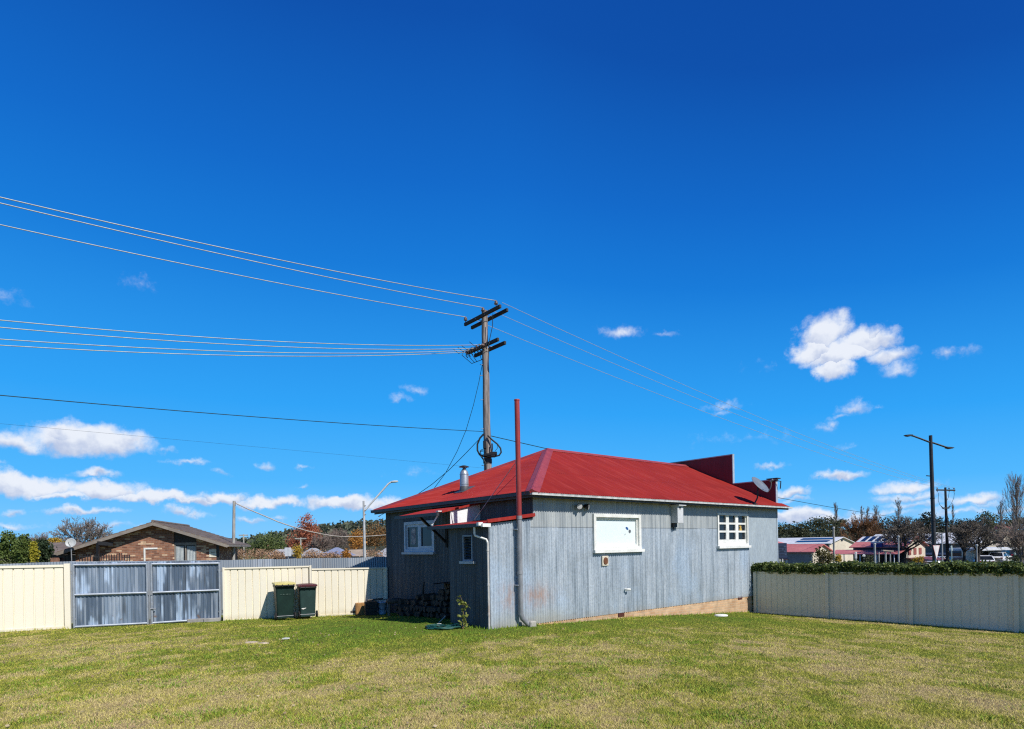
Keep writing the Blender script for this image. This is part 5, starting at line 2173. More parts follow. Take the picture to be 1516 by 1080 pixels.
# ================================================================== TREES
def crown_pts(blobs, D, n, seed, clump=.2, dz=1.0):
    g = np.random.default_rng(seed)
    area = np.array([b[2] * b[3] for b in blobs], float)
    out = []
    s = D / F
    for b, k in zip(blobs, (area / area.sum() * n).astype(int)):
        c = W(b[0], b[1], D)
        nc = max(6, k // 16)
        a = g.normal(size=(nc, 3))
        a /= np.linalg.norm(a, axis=1, keepdims=True)
        a *= g.uniform(.12, 1, (nc, 1)) ** .5
        ce = a[g.integers(0, nc, k)] + g.normal(0, clump, (k, 3))
        out.append(np.array([c.x, c.y, c.z]) + ce * np.array([b[2] * s, b[2] * s * dz, b[3] * s]))
    return np.concatenate(out)


def leafy(name, label, blobs, D, n, leaf_px, mat, seed, cat='tree', group=None, trunk=None, tmat='bark', clump=.2, asp=.75, limbs=5):
    """crown given by pixel ellipses (u, v, ru, rv) standing at depth D"""
    s = D / F
    big = max(blobs, key=lambda b: b[2] * b[3])
    u0 = trunk if trunk is not None else big[0]
    p = W(u0, big[1], D)
    zg_ = gz(p.x, p.y)
    r = thing(name, label, cat, (p.x, p.y, zg_), group)
    P_ = crown_pts(blobs, D, n, seed, clump)
    P_[:, 2] = np.maximum(P_[:, 2], zg_ + .05)
    np_mesh('crown' if cat == 'tree' else 'foliage', leaf_quads(P_, leaf_px * s, seed=seed + 1, asp=asp), 4, mat, r, attr=np.random.default_rng(seed).uniform(0, 1, len(P_)))
    mb = MB()
    h = p.z - zg_
    rt = max(.05, .03 * (big[3] * s + h * .3))
    mb.tube([Vector((p.x, p.y, zg_ - .2)), Vector((p.x + .1 * rt, p.y, zg_ + h * .5)), p], [rt, rt * .8, rt * .5], 7)
    g = np.random.default_rng(seed + 9)
    for k in range(limbs):
        b = blobs[k % len(blobs)]
        e = W(b[0] + g.uniform(-.6, .6) * b[2], b[1] - g.uniform(-.3, .7) * b[3], D + g.uniform(-.5, .5) * b[2] * s)
        m_ = Vector((p.x, p.y, zg_ + h * g.uniform(.35, .9)))
        mb.tube([m_, (m_ + e) / 2 + UP * (h * .08), e], [rt * .5, rt * .3, rt * .1], 5)
    mb.build('trunk' if cat == 'tree' else 'stems', M[tmat], r)
    return r


def bare(name, label, u, vbase, vtop, D, width_px, seed, twig='twig', bark='bark', fork=.35, levels=5, poplar=False, cat='tree', group=None, thick=1.0, twig_r=.011):
    s = D / F
    g = random.Random(seed)
    p = W(u, vbase, D)
    zg_ = gz(p.x, p.y)
    top = W(u, vtop, D).z
    Ht = top - zg_
    hw = width_px * s / 2
    r = thing(name, label, cat, (p.x, p.y, zg_), group)
    tb, tw = MB(), MB()
    tmin = twig_r * D / 60

    def grow(q, d, L, rad_, lev):
        pts = [q]
        n = 3
        dd = d.copy()
        for i in range(n):
            dd = (dd + Vector((g.gauss(0, .13), g.gauss(0, .13), g.gauss(.05, .08)))).normalized()
            pts.append(pts[-1] + dd * L / n)
        rs = [max(rad_ * (1 - .45 * i / n), tmin) for i in range(n + 1)]
        (tb if lev <= 1 else tw).tube(pts, rs, 6 if lev <= 1 else 3, cap=False)
        if lev >= levels:
            return
        nk = (4 if lev == 0 else 4 if lev < levels - 1 else 5)
        for k in range(nk):
            i = g.choice((1, 2, 3, 3)) if lev else g.choice((2, 3, 3))
            base = pts[i]
            ang = g.uniform(.12, .3) if poplar else g.uniform(.3, .85)
            az = g.uniform(0, 2 * math.pi)
            x = dd.cross(Vector((.3, 1, .2))).normalized()
            y = dd.cross(x)
            nd = (dd * math.cos(ang) + (x * math.cos(az) + y * math.sin(az)) * math.sin(ang))
            if poplar:
                nd = (nd + UP * .8).normalized()
            grow(base, nd.normalized(), L * g.uniform(.55, .78), rs[i] * .62, lev + 1)
    r0 = max(.03 * Ht * thick, .05)
    if poplar:
        n = 14
        tr = [Vector((p.x, p.y, zg_ - .1)) + UP * ((Ht + .1) * i / n) for i in range(n + 1)]
        tb.tube(tr, [r0 * .6 * (1 - .93 * i / n) + tmin for i in range(n + 1)], 6, cap=False)
        for i in range(2, n):
            for k in range(5):
                az = g.uniform(0, 6.28)
                q = tr[i] + UP * g.uniform(0, Ht / n)
                wd = hw * (1 - abs(i / n - .45) * .9)
                d = Vector((math.cos(az) * .45, math.sin(az) * .45, 1)).normalized()
                L = min(wd * 1.9, Ht * (1 - i / n) + .2)
                grow(q, d, L, r0 * .14, levels - 2)
        top_pts = None
    else:
        hf = Ht * fork
        L = hf
        tb.tube([Vector((p.x, p.y, zg_ - .2)), Vector((p.x, p.y, zg_ + hf * .5)), Vector((p.x + .05 * hf, p.y, zg_ + hf))], [r0 * 1.2, r0, r0 * .9], 8, cap=False)
        nb = 8
        for k in range(nb):
            az = 2 * math.pi * (k * .618 + g.uniform(-.05, .05)) * 1.0
            el = .25 + 1.15 * (k + g.uniform(0, .8)) / nb
            ratio = hw / max(Ht - hf, .1)
            d = Vector((math.cos(az) * ratio * math.cos(el) * 1.3, math.sin(az) * ratio * math.cos(el) * 1.3, .35 + math.sin(el))).normalized()
            grow(Vector((p.x + .05 * hf, p.y, zg_ + hf * g.uniform(.85, 1.0))), d, (Ht - hf) * .42, r0 * .55, 1)
        # fit to the wanted height and width
        for m_ in (tb, tw):
            pass
        allv = np.array(tb.v + tw.v)
        mxh = np.percentile(allv[:, 2], 99.7) - zg_
        mxw = np.percentile(np.abs(allv[:, 0] - p.x), 98.5)
        fz, fw = Ht / mxh, hw / mxw
        for m_ in (tb, tw):
            m_.v = [(p.x + (v[0] - p.x) * (fw if v[2] > zg_ + hf * .3 else 1), p.y + (v[1] - p.y) * (fw if v[2] > zg_ + hf * .3 else 1), zg_ + (v[2] - zg_) * fz) for v in m_.v]
    tb.build('trunk', M[bark], r)
    tw.build('crown', M[twig], r)
    return r


GL = 'trees beyond the left fence'
leafy('conifer', 'broad green conifer at the left edge of the picture', [(12, 812, 14, 24), (-16, 815, 20, 26), (12, 800, 9, 12), (26, 816, 9, 19)], 31, 5200, 3.2, M['conifer'], 31, group=GL)
leafy('conifer', 'green conifer with a pointed top, second from the left edge', [(36, 818, 10, 20), (37, 804, 6, 12)], 30.5, 2600, 3.0, M['conifer'], 32, group=GL)
leafy('conifer', 'narrow golden conifer at the right end of the green ones', [(50, 819, 5.5, 17), (49, 809, 3.5, 8)], 30, 1500, 2.6, M['conifer_gold'], 33, group=GL)
leafy('conifer', 'dark conifer between the golden one and the tiled roof', [(65, 819, 11, 17), (62, 806, 7, 8)], 34, 2600, 3.0, M['conifer_dark'], 34, group=GL)
leafy('shrub', 'yellow-leafed shrub peeping over the tiled roof', [(81, 802, 9, 5)], 55, 500, 2.6, M['autumn_yellow'], 35, cat='shrub', limbs=2)
bare('bare_tree', 'round-headed bare tree behind the brick house roof', 124, 815, 768.5, 60, 82, 3, fork=.38, group=GL, twig='twig', twig_r=.017)
bare('bare_tree', 'faint small bare tree behind the conifers', 55, 815, 790, 90, 34, 8, twig='twig_pale', group=GL)
leafy('oak_tree', 'round dark green tree left of the russet tree', [(398, 803, 21, 15), (385, 809, 14, 12), (410, 806, 14, 13), (416, 812, 9, 9), (372, 812, 12, 9)], 120, 3600, 2.3, M['green_tree'], 41, group=GL)
leafy('tree', 'tall russet autumn tree in front of the wooded hill', [(455, 785, 15, 15), (453, 772, 10, 11), (462, 792, 14, 14), (443, 797, 16, 14), (458, 804, 20, 12), (436, 806, 10, 9)], 95, 4600, 2.1, M['autumn_red'], 42, group=GL)
leafy('tree', 'orange autumn tree left of the slim street lamp', [(530, 800, 12, 15), (524, 806, 9, 10)], 80, 1700, 2.0, M['autumn_orange'], 43, group=GL)
leafy('tree', 'orange-brown tree between the slim street lamp and the house', [(556, 792, 15, 17), (562, 800, 14, 14), (548, 802, 10, 12), (575, 796, 12, 16)], 84, 2900, 2.0, leaf_mat('orange_brown_leaves', (.20, .10, .03), (.36, .21, .09), .2, .3), 44, group=GL)
bare('bare_tree', 'pale bare tree between the russet tree and the orange one', 498, 822, 783, 90, 44, 12, twig='twig_pale', group=GL, fork=.25)
bare('bare_tree', 'pale bare tree in front of the russet tree', 470, 824, 792, 85, 36, 13, twig='twig_pale', group=GL, fork=.25)
for k, (u, v, ru, rv, D, m_, lab) in enumerate((
        (352, 822, 16, 8, 50, 'hedge_brown', 'russet shrub nearest the brick house, over the iron fence'),
        (384, 821, 18, 9, 52, 'hedge_brown', 'russet shrub left of the pale road sign'),
        (410, 823, 14, 7, 54, 'hedge_brown', 'low russet shrub directly behind the pale road sign'),
        (441, 820, 7, 11, 50, 'autumn_yellow', 'yellow shrub right of the pale road sign'),
        (462, 823, 16, 8, 52, 'hedge_brown', 'low russet shrub below the tall russet tree'),
        (492, 824, 16, 6, 50, 'hedge_brown', 'low russet shrub before the blue-grey roof'),
        (513, 821, 6, 7, 48, 'autumn_orange', 'small orange shrub right of the blue-grey roof'),
        (556, 822, 16, 8, 46, 'hedge_brown', 'low russet shrub nearest the iron house'))):
    leafy('shrub', lab, [(u, v, ru, rv)], D, 700, 2.2, M[m_], 60 + k, cat='shrub', group='shrubs beyond the iron fence', limbs=6, clump=.28)

GR = 'trees beyond the right fence'
for k, (bl, D, n, lp, m_, lab) in enumerate((
        ([(1163, 783, 13, 8), (1150, 786, 14, 9), (1176, 788, 11, 8)], 150, 1700, 2.3, 'gum', 'low dark gum tree beside the house wall on the right'),
        ([(1190, 786, 14, 12), (1180, 790, 12, 9)], 150, 1500, 2.3, 'gum', 'dark gum tree above the red cottage roof'),
        ([(1220, 773, 20, 8), (1207, 778, 12, 8), (1236, 776, 14, 8), (1226, 787, 22, 11), (1246, 774, 9, 6)], 140, 3200, 2.3, 'gum', 'broad umbrella-topped dark gum above the cream shed'),
        ([(1320, 780, 24, 14), (1298, 783, 12, 12), (1345, 784, 12, 12)], 150, 2600, 2.3, 'pine', 'dark mass of evergreen right of the orange-brown tree'),
        ([(1374, 764, 9, 6), (1367, 772, 12, 7), (1382, 773, 14, 8), (1372, 784, 16, 12), (1396, 778, 10, 10)], 130, 2800, 2.4, 'pine', 'dark pine with a rounded top behind the double street lamp'),
        ([(1428, 780, 18, 10), (1416, 786, 12, 10)], 150, 1500, 2.4, 'pine', 'dark evergreen right of the far power pole'),
        ([(1460, 769, 14, 10), (1448, 776, 10, 9), (1466, 779, 10, 9), (1452, 786, 14, 10)], 135, 2100, 2.4, 'gum_light', 'pale green gum tree right of the far power pole'),
        ([(1500, 772, 16, 8), (1514, 776, 14, 10), (1490, 778, 10, 7)], 170, 1500, 2.4, 'gum', 'dark trees under the tall bare poplar at the right edge'))):
    leafy('evergreen_tree', lab, bl, D, n, lp, M[m_], 100 + k, group=GR, tmat='bark_dark')
bare('bare_tree', 'wide orange-brown bare tree behind the striped roof', 1276, 815, 764, 125, 58, 21, twig='twig_orange', group=GR, fork=.2, twig_r=.016)
for k, (u, vt, w_px, D, lab) in enumerate(((1238, 749, 7, 150, 'thin bare poplar above the cream shed'), (1276, 756, 7, 150, 'bare poplar left of the trio above the orange tree'), (1285, 757, 7, 150, 'bare poplar in the middle of the trio above the orange tree'), (1298, 755, 9, 150, 'bare poplar right of the trio above the orange tree'), (1330, 746, 9, 150, 'taller bare tree above the street trees'), (1411, 749, 5, 150, 'thin bare poplar just right of the far power pole'), (1482, 750, 9, 140, 'slim bare poplar left of the tallest one'), (1506, 719, 24, 120, 'tallest bare poplar near the right edge'))):
    bare('poplar', lab, u, 800, vt, D, w_px, 200 + k, twig='twig', group=GR, poplar=True, levels=4, twig_r=.0045 if w_px < 12 else .006)
bare('bare_tree', 'grey bare street tree behind the cream gable', 1338, 836, 766, 62, 74, 31, twig='twig_dark', bark='bark_dark', fork=.40, group=GR, twig_r=.015)
bare('bare_tree', 'dark spreading bare street tree, right of the far power pole', 1447, 838, 768, 58, 80, 35, twig='twig_dark', bark='bark_dark', fork=.40, group=GR, twig_r=.016, thick=1.1)
bare('bare_tree', 'dark bare street tree close behind the far power pole', 1427, 838, 774, 60, 50, 36, twig='twig_dark', bark='bark_dark', fork=.42, group=GR, twig_r=.015)
bare('bare_tree', 'pale twiggy bare tree at the right edge', 1512, 834, 770, 46, 82, 37, twig='twig_pale', bark='bark', fork=.22, group=GR, twig_r=.013)
leafy('shrub', 'bushy brown-green shrub beside the cottage gable', [(1218, 824, 13, 12), (1213, 816, 5, 8), (1226, 827, 8, 9)], 42, 1500, 2.2, leaf_mat('brown_green_leaves', (.06, .06, .02), (.17, .14, .045), .2, 1), 131, cat='shrub', limbs=5)
for k, (u, v, ru, rv, D, m_, lab) in enumerate(((1241, 827, 4, 7, 40, 'autumn_yellow', 'small yellow bush right of the thin pole'), (1285, 829, 7, 6, 40, 'gum', 'small dark bush before the shop verandah'), (1360, 829, 6, 5, 40, 'autumn_yellow', 'yellow bush left of the double street lamp'), (1502, 826, 10, 5, 60, 'gum_light', 'pale green bush right of the parked cars'))):
    leafy('shrub', lab, [(u, v, ru, rv)], D, 350, 2.2, M[m_], 140 + k, cat='shrub', limbs=3, group='small bushes beyond the hedge')

# ================================================================== HILL AND FAR WOOD
def hillz(X, Y):
    X, Y = np.asarray(X, float), np.asarray(Y, float)
    c = np.interp(X, [-330, -240, -200, -165, -130, -95, -60, 0, 120, 200, 320], [-5, 1, 4.5, 7, 12, 16.5, 17, 14, 7, 5, 4])
    prof = np.exp(-((Y - 400) / 95) ** 2)
    return -4.2 + (c + 1.5) * prof + np.sin(X * .05 + Y * .02) * .8 * prof


hx_, hy_ = np.linspace(-420, 420, 70), np.linspace(240, 560, 24)
X, Y = np.meshgrid(hx_, hy_)
Zh = hillz(X, Y)
me = bpy.data.meshes.new('hill')
idx = np.arange(X.size).reshape(X.shape)
fcs = np.stack([idx[:-1, :-1], idx[:-1, 1:], idx[1:, 1:], idx[1:, :-1]], -1).reshape(-1, 4)
me.from_pydata(np.stack([X, Y, Zh], -1).reshape(-1, 3).tolist(), [], fcs.tolist())
me.polygons.foreach_set('use_smooth', [True] * len(fcs))
me.materials.append(pm('dark_hillside', (.05, .055, .028), (.035, .04, .02), .05, .95))
o = bpy.data.objects.new('hill', me)
COL.objects.link(o)
tag(o, kind='structure')
g = np.random.default_rng(50)
nt = 2600
tx = g.uniform(-330, 330, nt)
ty = g.uniform(290, 425, nt)
tz = hillz(tx, ty)
C, S = [], []
for i in range(nt):
    if tx[i] > 40 and g.uniform() < .5:
        continue
    R_ = g.uniform(1.8, 3.6)
    k = 22
    a = g.normal(size=(k, 3))
    a /= np.linalg.norm(a, axis=1, keepdims=True)
    a *= np.array([R_, R_, R_ * .8]) * g.uniform(.5, 1, (k, 1))
    C.append(a + np.array([tx[i], ty[i], tz[i] + R_ * .8]))
C = np.concatenate(C)
o = np_mesh('hill_forest', leaf_quads(C, 1.9, seed=51, asp=.8), 4, M['forest'], None, (0, 360, 0), attr=g.uniform(0, 1, len(C)))
tag(o, kind='stuff')
# belt of dark woodland on the right, behind the single trees
C = []
for u in np.arange(1140, 1560, 3.2):
    D = g.uniform(180, 215)
    top = 781 + 4 * math.sin(u * .05) + g.uniform(-3, 4)
    a_ = W(u, top, D)
    R_ = g.uniform(1.6, 2.8)
    for z in np.arange(-3.5, a_.z, 1.6):
        k = 14
        a = g.normal(size=(k, 3)) * np.array([R_, R_, 1.1]) * .7
        C.append(a + np.array([a_.x, a_.y, z]))
C = np.concatenate(C)
o = np_mesh('woodland_belt', leaf_quads(C, .85, seed=52, asp=.8), 4, M['forest'], None, (150, 190, -3), attr=g.uniform(0, 1, len(C)))
tag(o, kind='stuff')
# ================================================================== BRICK HOUSE ON THE LEFT
BRK = Vector((-.25, .968, 0)).normalized()       # ridge runs away from us
BRX = Vector((.968, .25, 0)).normalized()        # along the gable
M['brick_brown'] = brick_mat('mottled_brown_brick', (.17, .075, .05), (.36, .17, .10), (.28, .22, .18), .29, .10, (.58, .40, .26), (BRX, BRK))
M['tile'] = pm('brown_roof_tiles', (.20, .155, .125), (.145, .11, .09), 1.2, .8, bump=.5, bscale=9)
M['fascia_brown'] = pm('grey_brown_fascia', (.27, .235, .20), (.21, .18, .155), 2, .7)
g0 = W(226, 773, 36)
gzb = gz(g0.x, g0.y)
G = lambda q, y, z: Vector((g0.x, g0.y, 0)) + BRX * q + BRK * y + UP * z
zr_b = g0.z
sl_b = .345
bh = thing('brick_house', 'low brown brick house with a tiled gable roof behind the gate', 'house', (g0.x, g0.y, gzb))
qL, qR, Lb = -5.0, 4.10, 7.4
ovr = .60
mb = MB()
zt = lambda q: zr_b - abs(q) * sl_b
wl, wr = -4.3, 3.05


def gable_wall(q0, q1, m=0, yo=0.0, th=.12, z0=None):
    ks = sorted(set([q0, q1] + ([0.0] if q0 < 0 < q1 else [])))
    pol = [G(q0, ovr + yo, z0 or gzb - .2), G(q1, ovr + yo, z0 or gzb - .2)] + [G(q, ovr + yo, zt(q) - .10) for q in reversed(ks)]
    mb.prism(pol, BRK * th, m)


gable_wall(wl, .98)
gable_wall(2.23, 3.35)
mb.prism([G(wl, ovr + .13, gzb - .2), G(wl, Lb, gzb - .2), G(wl, Lb, zt(wl) - .12), G(wl, ovr + .13, zt(wl) - .12)], BRX * .12)
mb.prism([G(3.35, ovr + .5, gzb - .2), G(3.35, Lb, gzb - .2), G(3.35, Lb, zt(3.35) - .12), G(3.35, ovr + .5, zt(3.35) - .12)], BRX * -.12)
mb.build('wall', M['brick_brown'], bh)
mb = MB()
gable_wall(.98, 2.23, 0, .04, .06, z0=W(270, 805, 37).z)
mb.build('gable_panel', pm('dark_infill_board', (.05, .042, .04), (.04, .034, .033), 2, .7), bh)
zw1 = W(270, 806, 37).z
mb = MB()
mb.prism([G(.98, ovr + .02, zw1 - .06), G(2.23, ovr + .02, zw1 - .06), G(2.23, ovr + .02, zw1 + .10), G(.98, ovr + .02, zw1 + .10)], BRK * .06)
for q in (.98, 1.58, 2.16):
    mb.prism([G(q, ovr + .022, gzb + .5), G(q + .07, ovr + .022, gzb + .5), G(q + .07, ovr + .022, zw1 - .06), G(q, ovr + .022, zw1 - .06)], BRK * .06)
wf = mb.build('window', M['fascia_brown'], bh)
mb = MB()
mb.prism([G(.98, ovr + .09, gzb + .4), G(2.23, ovr + .09, gzb + .4), G(2.23, ovr + .09, zw1), G(.98, ovr + .09, zw1)], BRK * .02)
mb.build('pane', M['pane'], wf)
for c0, c1 in ((1.06, 1.50), (1.68, 2.18)):
    mb = MB()
    cols = [(c0 + (c1 - c0) * i / 30, .03 * math.sin(i * 1.25)) for i in range(31)]
    mb.corr(lambda a, o, z: G(a, ovr + .055 + o, z), c0, c1, gzb + .5, zw1 - .12, profile=cols)
    mb.build('curtain', pm('pale_blue_curtain', (.50, .54, .55), (.42, .46, .48), 3, .9), wf)
# roof: two tiled slopes with thickness
mb = MB()
for q1 in (qL, qR):
    nrow = 14
    pts = []
    for i in range(nrow):
        qa, qb = q1 * i / nrow, q1 * (i + 1) / nrow
        za, zb_ = zt(qa) + .015, zt(qb) + .045
        mb.prism([G(qa, 0, za), G(qb, 0, zb_), G(qb, 0, zb_ - .06), G(qa, 0, za - .06)], BRK * (Lb + .5))
mb.tube([G(0, -.02, zr_b + .04), G(0, Lb + .52, zr_b + .04)], .09, 8)
rb = mb.build('roof', M['tile'], bh)
mb = MB()
for q1 in (qL, qR):
    mb.prism([G(0, -.03, zr_b - .03), G(q1, -.03, zt(q1) - .02), G(q1, -.03, zt(q1) - .20), G(0, -.03, zr_b - .21)], BRK * .04)
    mb.prism([G(0, .012, zr_b - .10), G(q1, .012, zt(q1) - .09), G(q1, .012, zt(q1) - .11), G(0, .012, zr_b - .12)], BRK * ovr)
mb.build('barge_board', M['fascia_brown'], rb)
mb = MB()
mb.prism([G(qR, -.03, zt(qR) - .16), G(qR + .11, -.03, zt(qR) - .14), G(qR + .11, -.03, zt(qR) - .02), G(qR, -.03, zt(qR) - .02)], BRK * (Lb + .5))
mb.build('gutter', M['fascia_brown'], rb)
mb = MB()
mb.prism([G(qL, -.03, zt(qL) - .16), G(qL - .11, -.03, zt(qL) - .14), G(qL - .11, -.03, zt(qL) - .02), G(qL, -.03, zt(qL) - .02)], BRK * (Lb + .5))
mb.build('gutter', M['fascia_brown'], rb)
mb = MB()
mb.prism([G(3.36, ovr, gzb - .2), G(3.5, ovr, gzb - .2), G(3.5, ovr, zt(3.5) - .12), G(3.36, ovr, zt(3.36) - .12)], BRK * .14)
mb.build('post', M['steel_dark'], bh)
mb = MB()
mb.prism([G(-4.62, ovr - .2, gzb - .2), G(-4.5, ovr - .2, gzb - .2), G(-4.5, ovr - .2, zt(4.5) - .12), G(-4.62, ovr - .2, zt(4.62) - .12)], BRK * .12)
mb.build('post', M['steel_dark'], bh)
a_, b_ = W(213.5, 833, 36.3), W(213.5, 812.5, 36.3)
mb = MB()
c_ = W(235, 812.3, 36.8)
e_ = G(0, ovr - .06, 0)
qa = (a_ - Vector((g0.x, g0.y, 0))).dot(BRX)
qc = (c_ - Vector((g0.x, g0.y, 0))).dot(BRX)
mb.prism([G(qa - .045, ovr - .05, gzb), G(qa + .045, ovr - .05, gzb), G(qa + .045, ovr - .05, b_.z - .05), G(qa - .045, ovr - .05, b_.z - .05)], BRK * .045)
mb.prism([G(qa - .045, ovr - .05, b_.z - .05), G(qc, ovr - .05, b_.z - .05), G(qc, ovr - .05, b_.z + .05), G(qa - .045, ovr - .05, b_.z + .05)], BRK * .045)
mb.build('conduit', M['white'], bh)
cc = W(313, 819.5, 37)
qs_ = (cc - Vector((g0.x, g0.y, 0))).dot(BRX)
mb = MB()
mb.prism([G(qs_ - .2, ovr - .03, cc.z - .24), G(qs_ + .2, ovr - .03, cc.z - .24), G(qs_ + .2, ovr - .03, cc.z + .24), G(qs_ - .2, ovr - .03, cc.z + .24)], BRK * .025)
sgn_ = mb.build('wall_sign', pm('cream_sign_board', (.80, .75, .62), None, 3, .5), bh)
mb = MB()
for (x0, x1, z0, z1) in ((-.10, -.02, .055, .09), (0.0, .05, .06, .085), (.06, .11, .045, .075), (-.08, .10, .035, .045), (-.12, .12, -.15, -.14)):
    mb.prism([G(qs_ + x0, ovr - .034, cc.z + z0), G(qs_ + x1, ovr - .034, cc.z + z0), G(qs_ + x1, ovr - .034, cc.z + z1), G(qs_ + x0, ovr - .034, cc.z + z1)], BRK * .004)
mb.build('lettering', M['steel_dark'], sgn_)
mb = MB()
mb.bar(W(144, 804.5, 35.2), W(166, 806, 35.8), .25, .22)
mb.bar(W(145, 805, 35.2), W(145, 835, 35.2), .14)
mb.build('pergola_post', M['black'], bh)
# black picket fence in front of it
ra, rbx = W(118, 832, 33), W(192, 832, 34.2)
zg1 = gz(ra.x, ra.y)
zt1, zt2 = W(118, 820.5, 33).z, W(192, 821.5, 34.2).z
pf_ = thing('picket_fence', 'black steel picket fence before the brick house', 'fence', ((ra.x + rbx.x) / 2, (ra.y + rbx.y) / 2, zg1))
a_, b_ = Vector((ra.x, ra.y, 0)), Vector((rbx.x, rbx.y, 0))
for k in range(20):
    p = a_ + (b_ - a_) * (k / 19)
    z = zt1 + (zt2 - zt1) * k / 19
    if 14 < k < 17:
        z += .10
    mb = MB()
    mb.box(p + UP * ((zg1 + z) / 2), (.016, .016, (z - zg1) / 2))
    mb.build('picket', M['steel_dark'], pf_)
mb = MB()
for dz in (-.15, -.9):
    mb.bar(a_ + UP * (zt1 + dz), b_ + UP * (zt2 + dz), .03, .035)
mb.build('rail', M['steel_dark'], pf_)

# house with a plain tiled roof further left, and the dish between
D = 44
h2 = W(98, 823, D)
zg_ = gz(h2.x, h2.y)
tb_ = thing('tiled_house', 'second tiled house further back at the left, with dark windows', 'house', (h2.x, h2.y, zg_))
ru = lambda u, v, d=0: W(u, v, D + d)
mb = MB()
mb.prism([ru(73.5, 820.5), ru(118, 821), ru(122, 805, 3), ru(74, 805.5, 3)], UP * .10)
mb.prism([ru(74, 805.5, 3), ru(122, 805, 3), ru(122, 818, 7), ru(74, 818, 7)], UP * .10)
mb.build('roof', M['tile'], tb_)
mb = MB()
a_, b_ = ru(74, 824, .35), ru(118, 824, .35)
mb.prism([Vector((a_.x, a_.y, zg_ - .2)), Vector((b_.x, b_.y, zg_ - .2)), ru(118, 821.5, .35), ru(74, 821, .35)], Vector((0, 5.5, 0)))
mb.build('wall', pm('dark_brown_wall', (.07, .055, .05)), tb_)
for u in (78, 84):
    mb = MB()
    a_ = ru(u, 826, .1)
    mb.box(Vector((a_.x, a_.y, (zg_ + a_.z) / 2)), (.13, .12, (a_.z - zg_) / 2))
    mb.build('pillar', M['brick_brown'], tb_)
for u0, u1 in ((89, 96), (97, 104)):
    mb = MB()
    a_, b_ = ru(u0, 826, .3), ru(u1, 826, .3)
    z0, z1 = ru(u0, 836, .3).z, ru(u0, 823.5, .3).z
    mb.prism([Vector((a_.x, a_.y, z0)), Vector((b_.x, b_.y, z0)), Vector((b_.x, b_.y, z1)), Vector((a_.x, a_.y, z1))], Vector((0, .04, 0)))
    mb.build('window', M['pane'], tb_)
mb = MB()
mb.prism([ru(73.5, 821.5, -.02), ru(118, 822, -.02), ru(118, 820, -.02), ru(73.5, 819.5, -.02)], Vector((0, .05, 0)))
mb.build('gutter', M['fascia_brown'], tb_)
D = 34.5
c_ = W(104.5, 804, D)
dg = thing('satellite_dish', 'round pale satellite dish on a tall pole by the brick house', 'satellite dish', (c_.x, c_.y, gz(c_.x, c_.y)))
vd = Vector((.30, -.93, .22)).normalized()
rt = vd.cross(UP).normalized()
un = rt.cross(vd)
mb = MB()
mb.lathe([(.001, -.07)] + [(.27 * q, -.07 + .07 * q * q) for q in (.3, .6, .85, 1.0)] + [(.262, .012)] + [(.27 * q, -.06 + .07 * q * q) for q in (.85, .6, .3, .01)], c_, 24, 0, (rt, un, vd))
mb.build('reflector', pm('pale_mesh_dish', (.50, .52, .52), (.42, .44, .44), 6, .5), dg)
mb = MB()
mb.tube([c_ - un * .2, c_ + vd * .25 - un * .12, c_ + vd * .27], .016, 5)
mb.build('feed_arm', M['steel_dark'], dg)
mb = MB()
mb.tube([c_ - vd * .08, Vector((c_.x - vd.x * .1, c_.y + .08, c_.z - .25)), Vector((c_.x, c_.y + .1, gz(c_.x, c_.y) - .1))], .03, 6)
mb.build('mast', M['galv_pipe'], dg)


# hip-roofed houses beyond the shrubs (middle left)
def hip_house(u, v_apex, v_eave, D, half_px, label, rmat, wmat, depth=6.0, ridge=.0):
    a_ = W(u, v_apex, D + depth / 2)
    c_ = W(u, v_eave, D)
    hw = half_px * D / F
    zg_ = gz(c_.x, c_.y)
    r = thing('small_house', label, 'house', (c_.x, c_.y + depth / 2, zg_))
    x0, x1, y0, y1 = c_.x - hw, c_.x + hw, c_.y, c_.y + depth
    rw = ridge * hw
    e = [Vector((x0, y0, c_.z)), Vector((x1, y0, c_.z)), Vector((x1, y1, c_.z)), Vector((x0, y1, c_.z))]
    A1, A2 = Vector((c_.x - rw - .05, (y0 + y1) / 2, a_.z)), Vector((c_.x + rw + .05, (y0 + y1) / 2, a_.z))
    mb = MB()
    mb.add(e + [A1, A2], [(0, 1, 5, 4), (1, 2, 5), (2, 3, 4, 5), (3, 0, 4), (3, 2, 1, 0)])
    mb.build('roof', rmat, r)
    mb = MB()
    mb.box((c_.x, (y0 + y1) / 2, (zg_ - .3 + c_.z) / 2), (hw - .4, depth / 2 - .4, (c_.z - zg_ + .3) / 2 - .002))
    mb.build('wall', wmat, r)
    for k in (-.5, .4):
        mb = MB()
        mb.box((c_.x + k * hw, y0 + .39, c_.z - .9), (.5, .03, .5))
        mb.build('window', M['pane'], r)
    return r


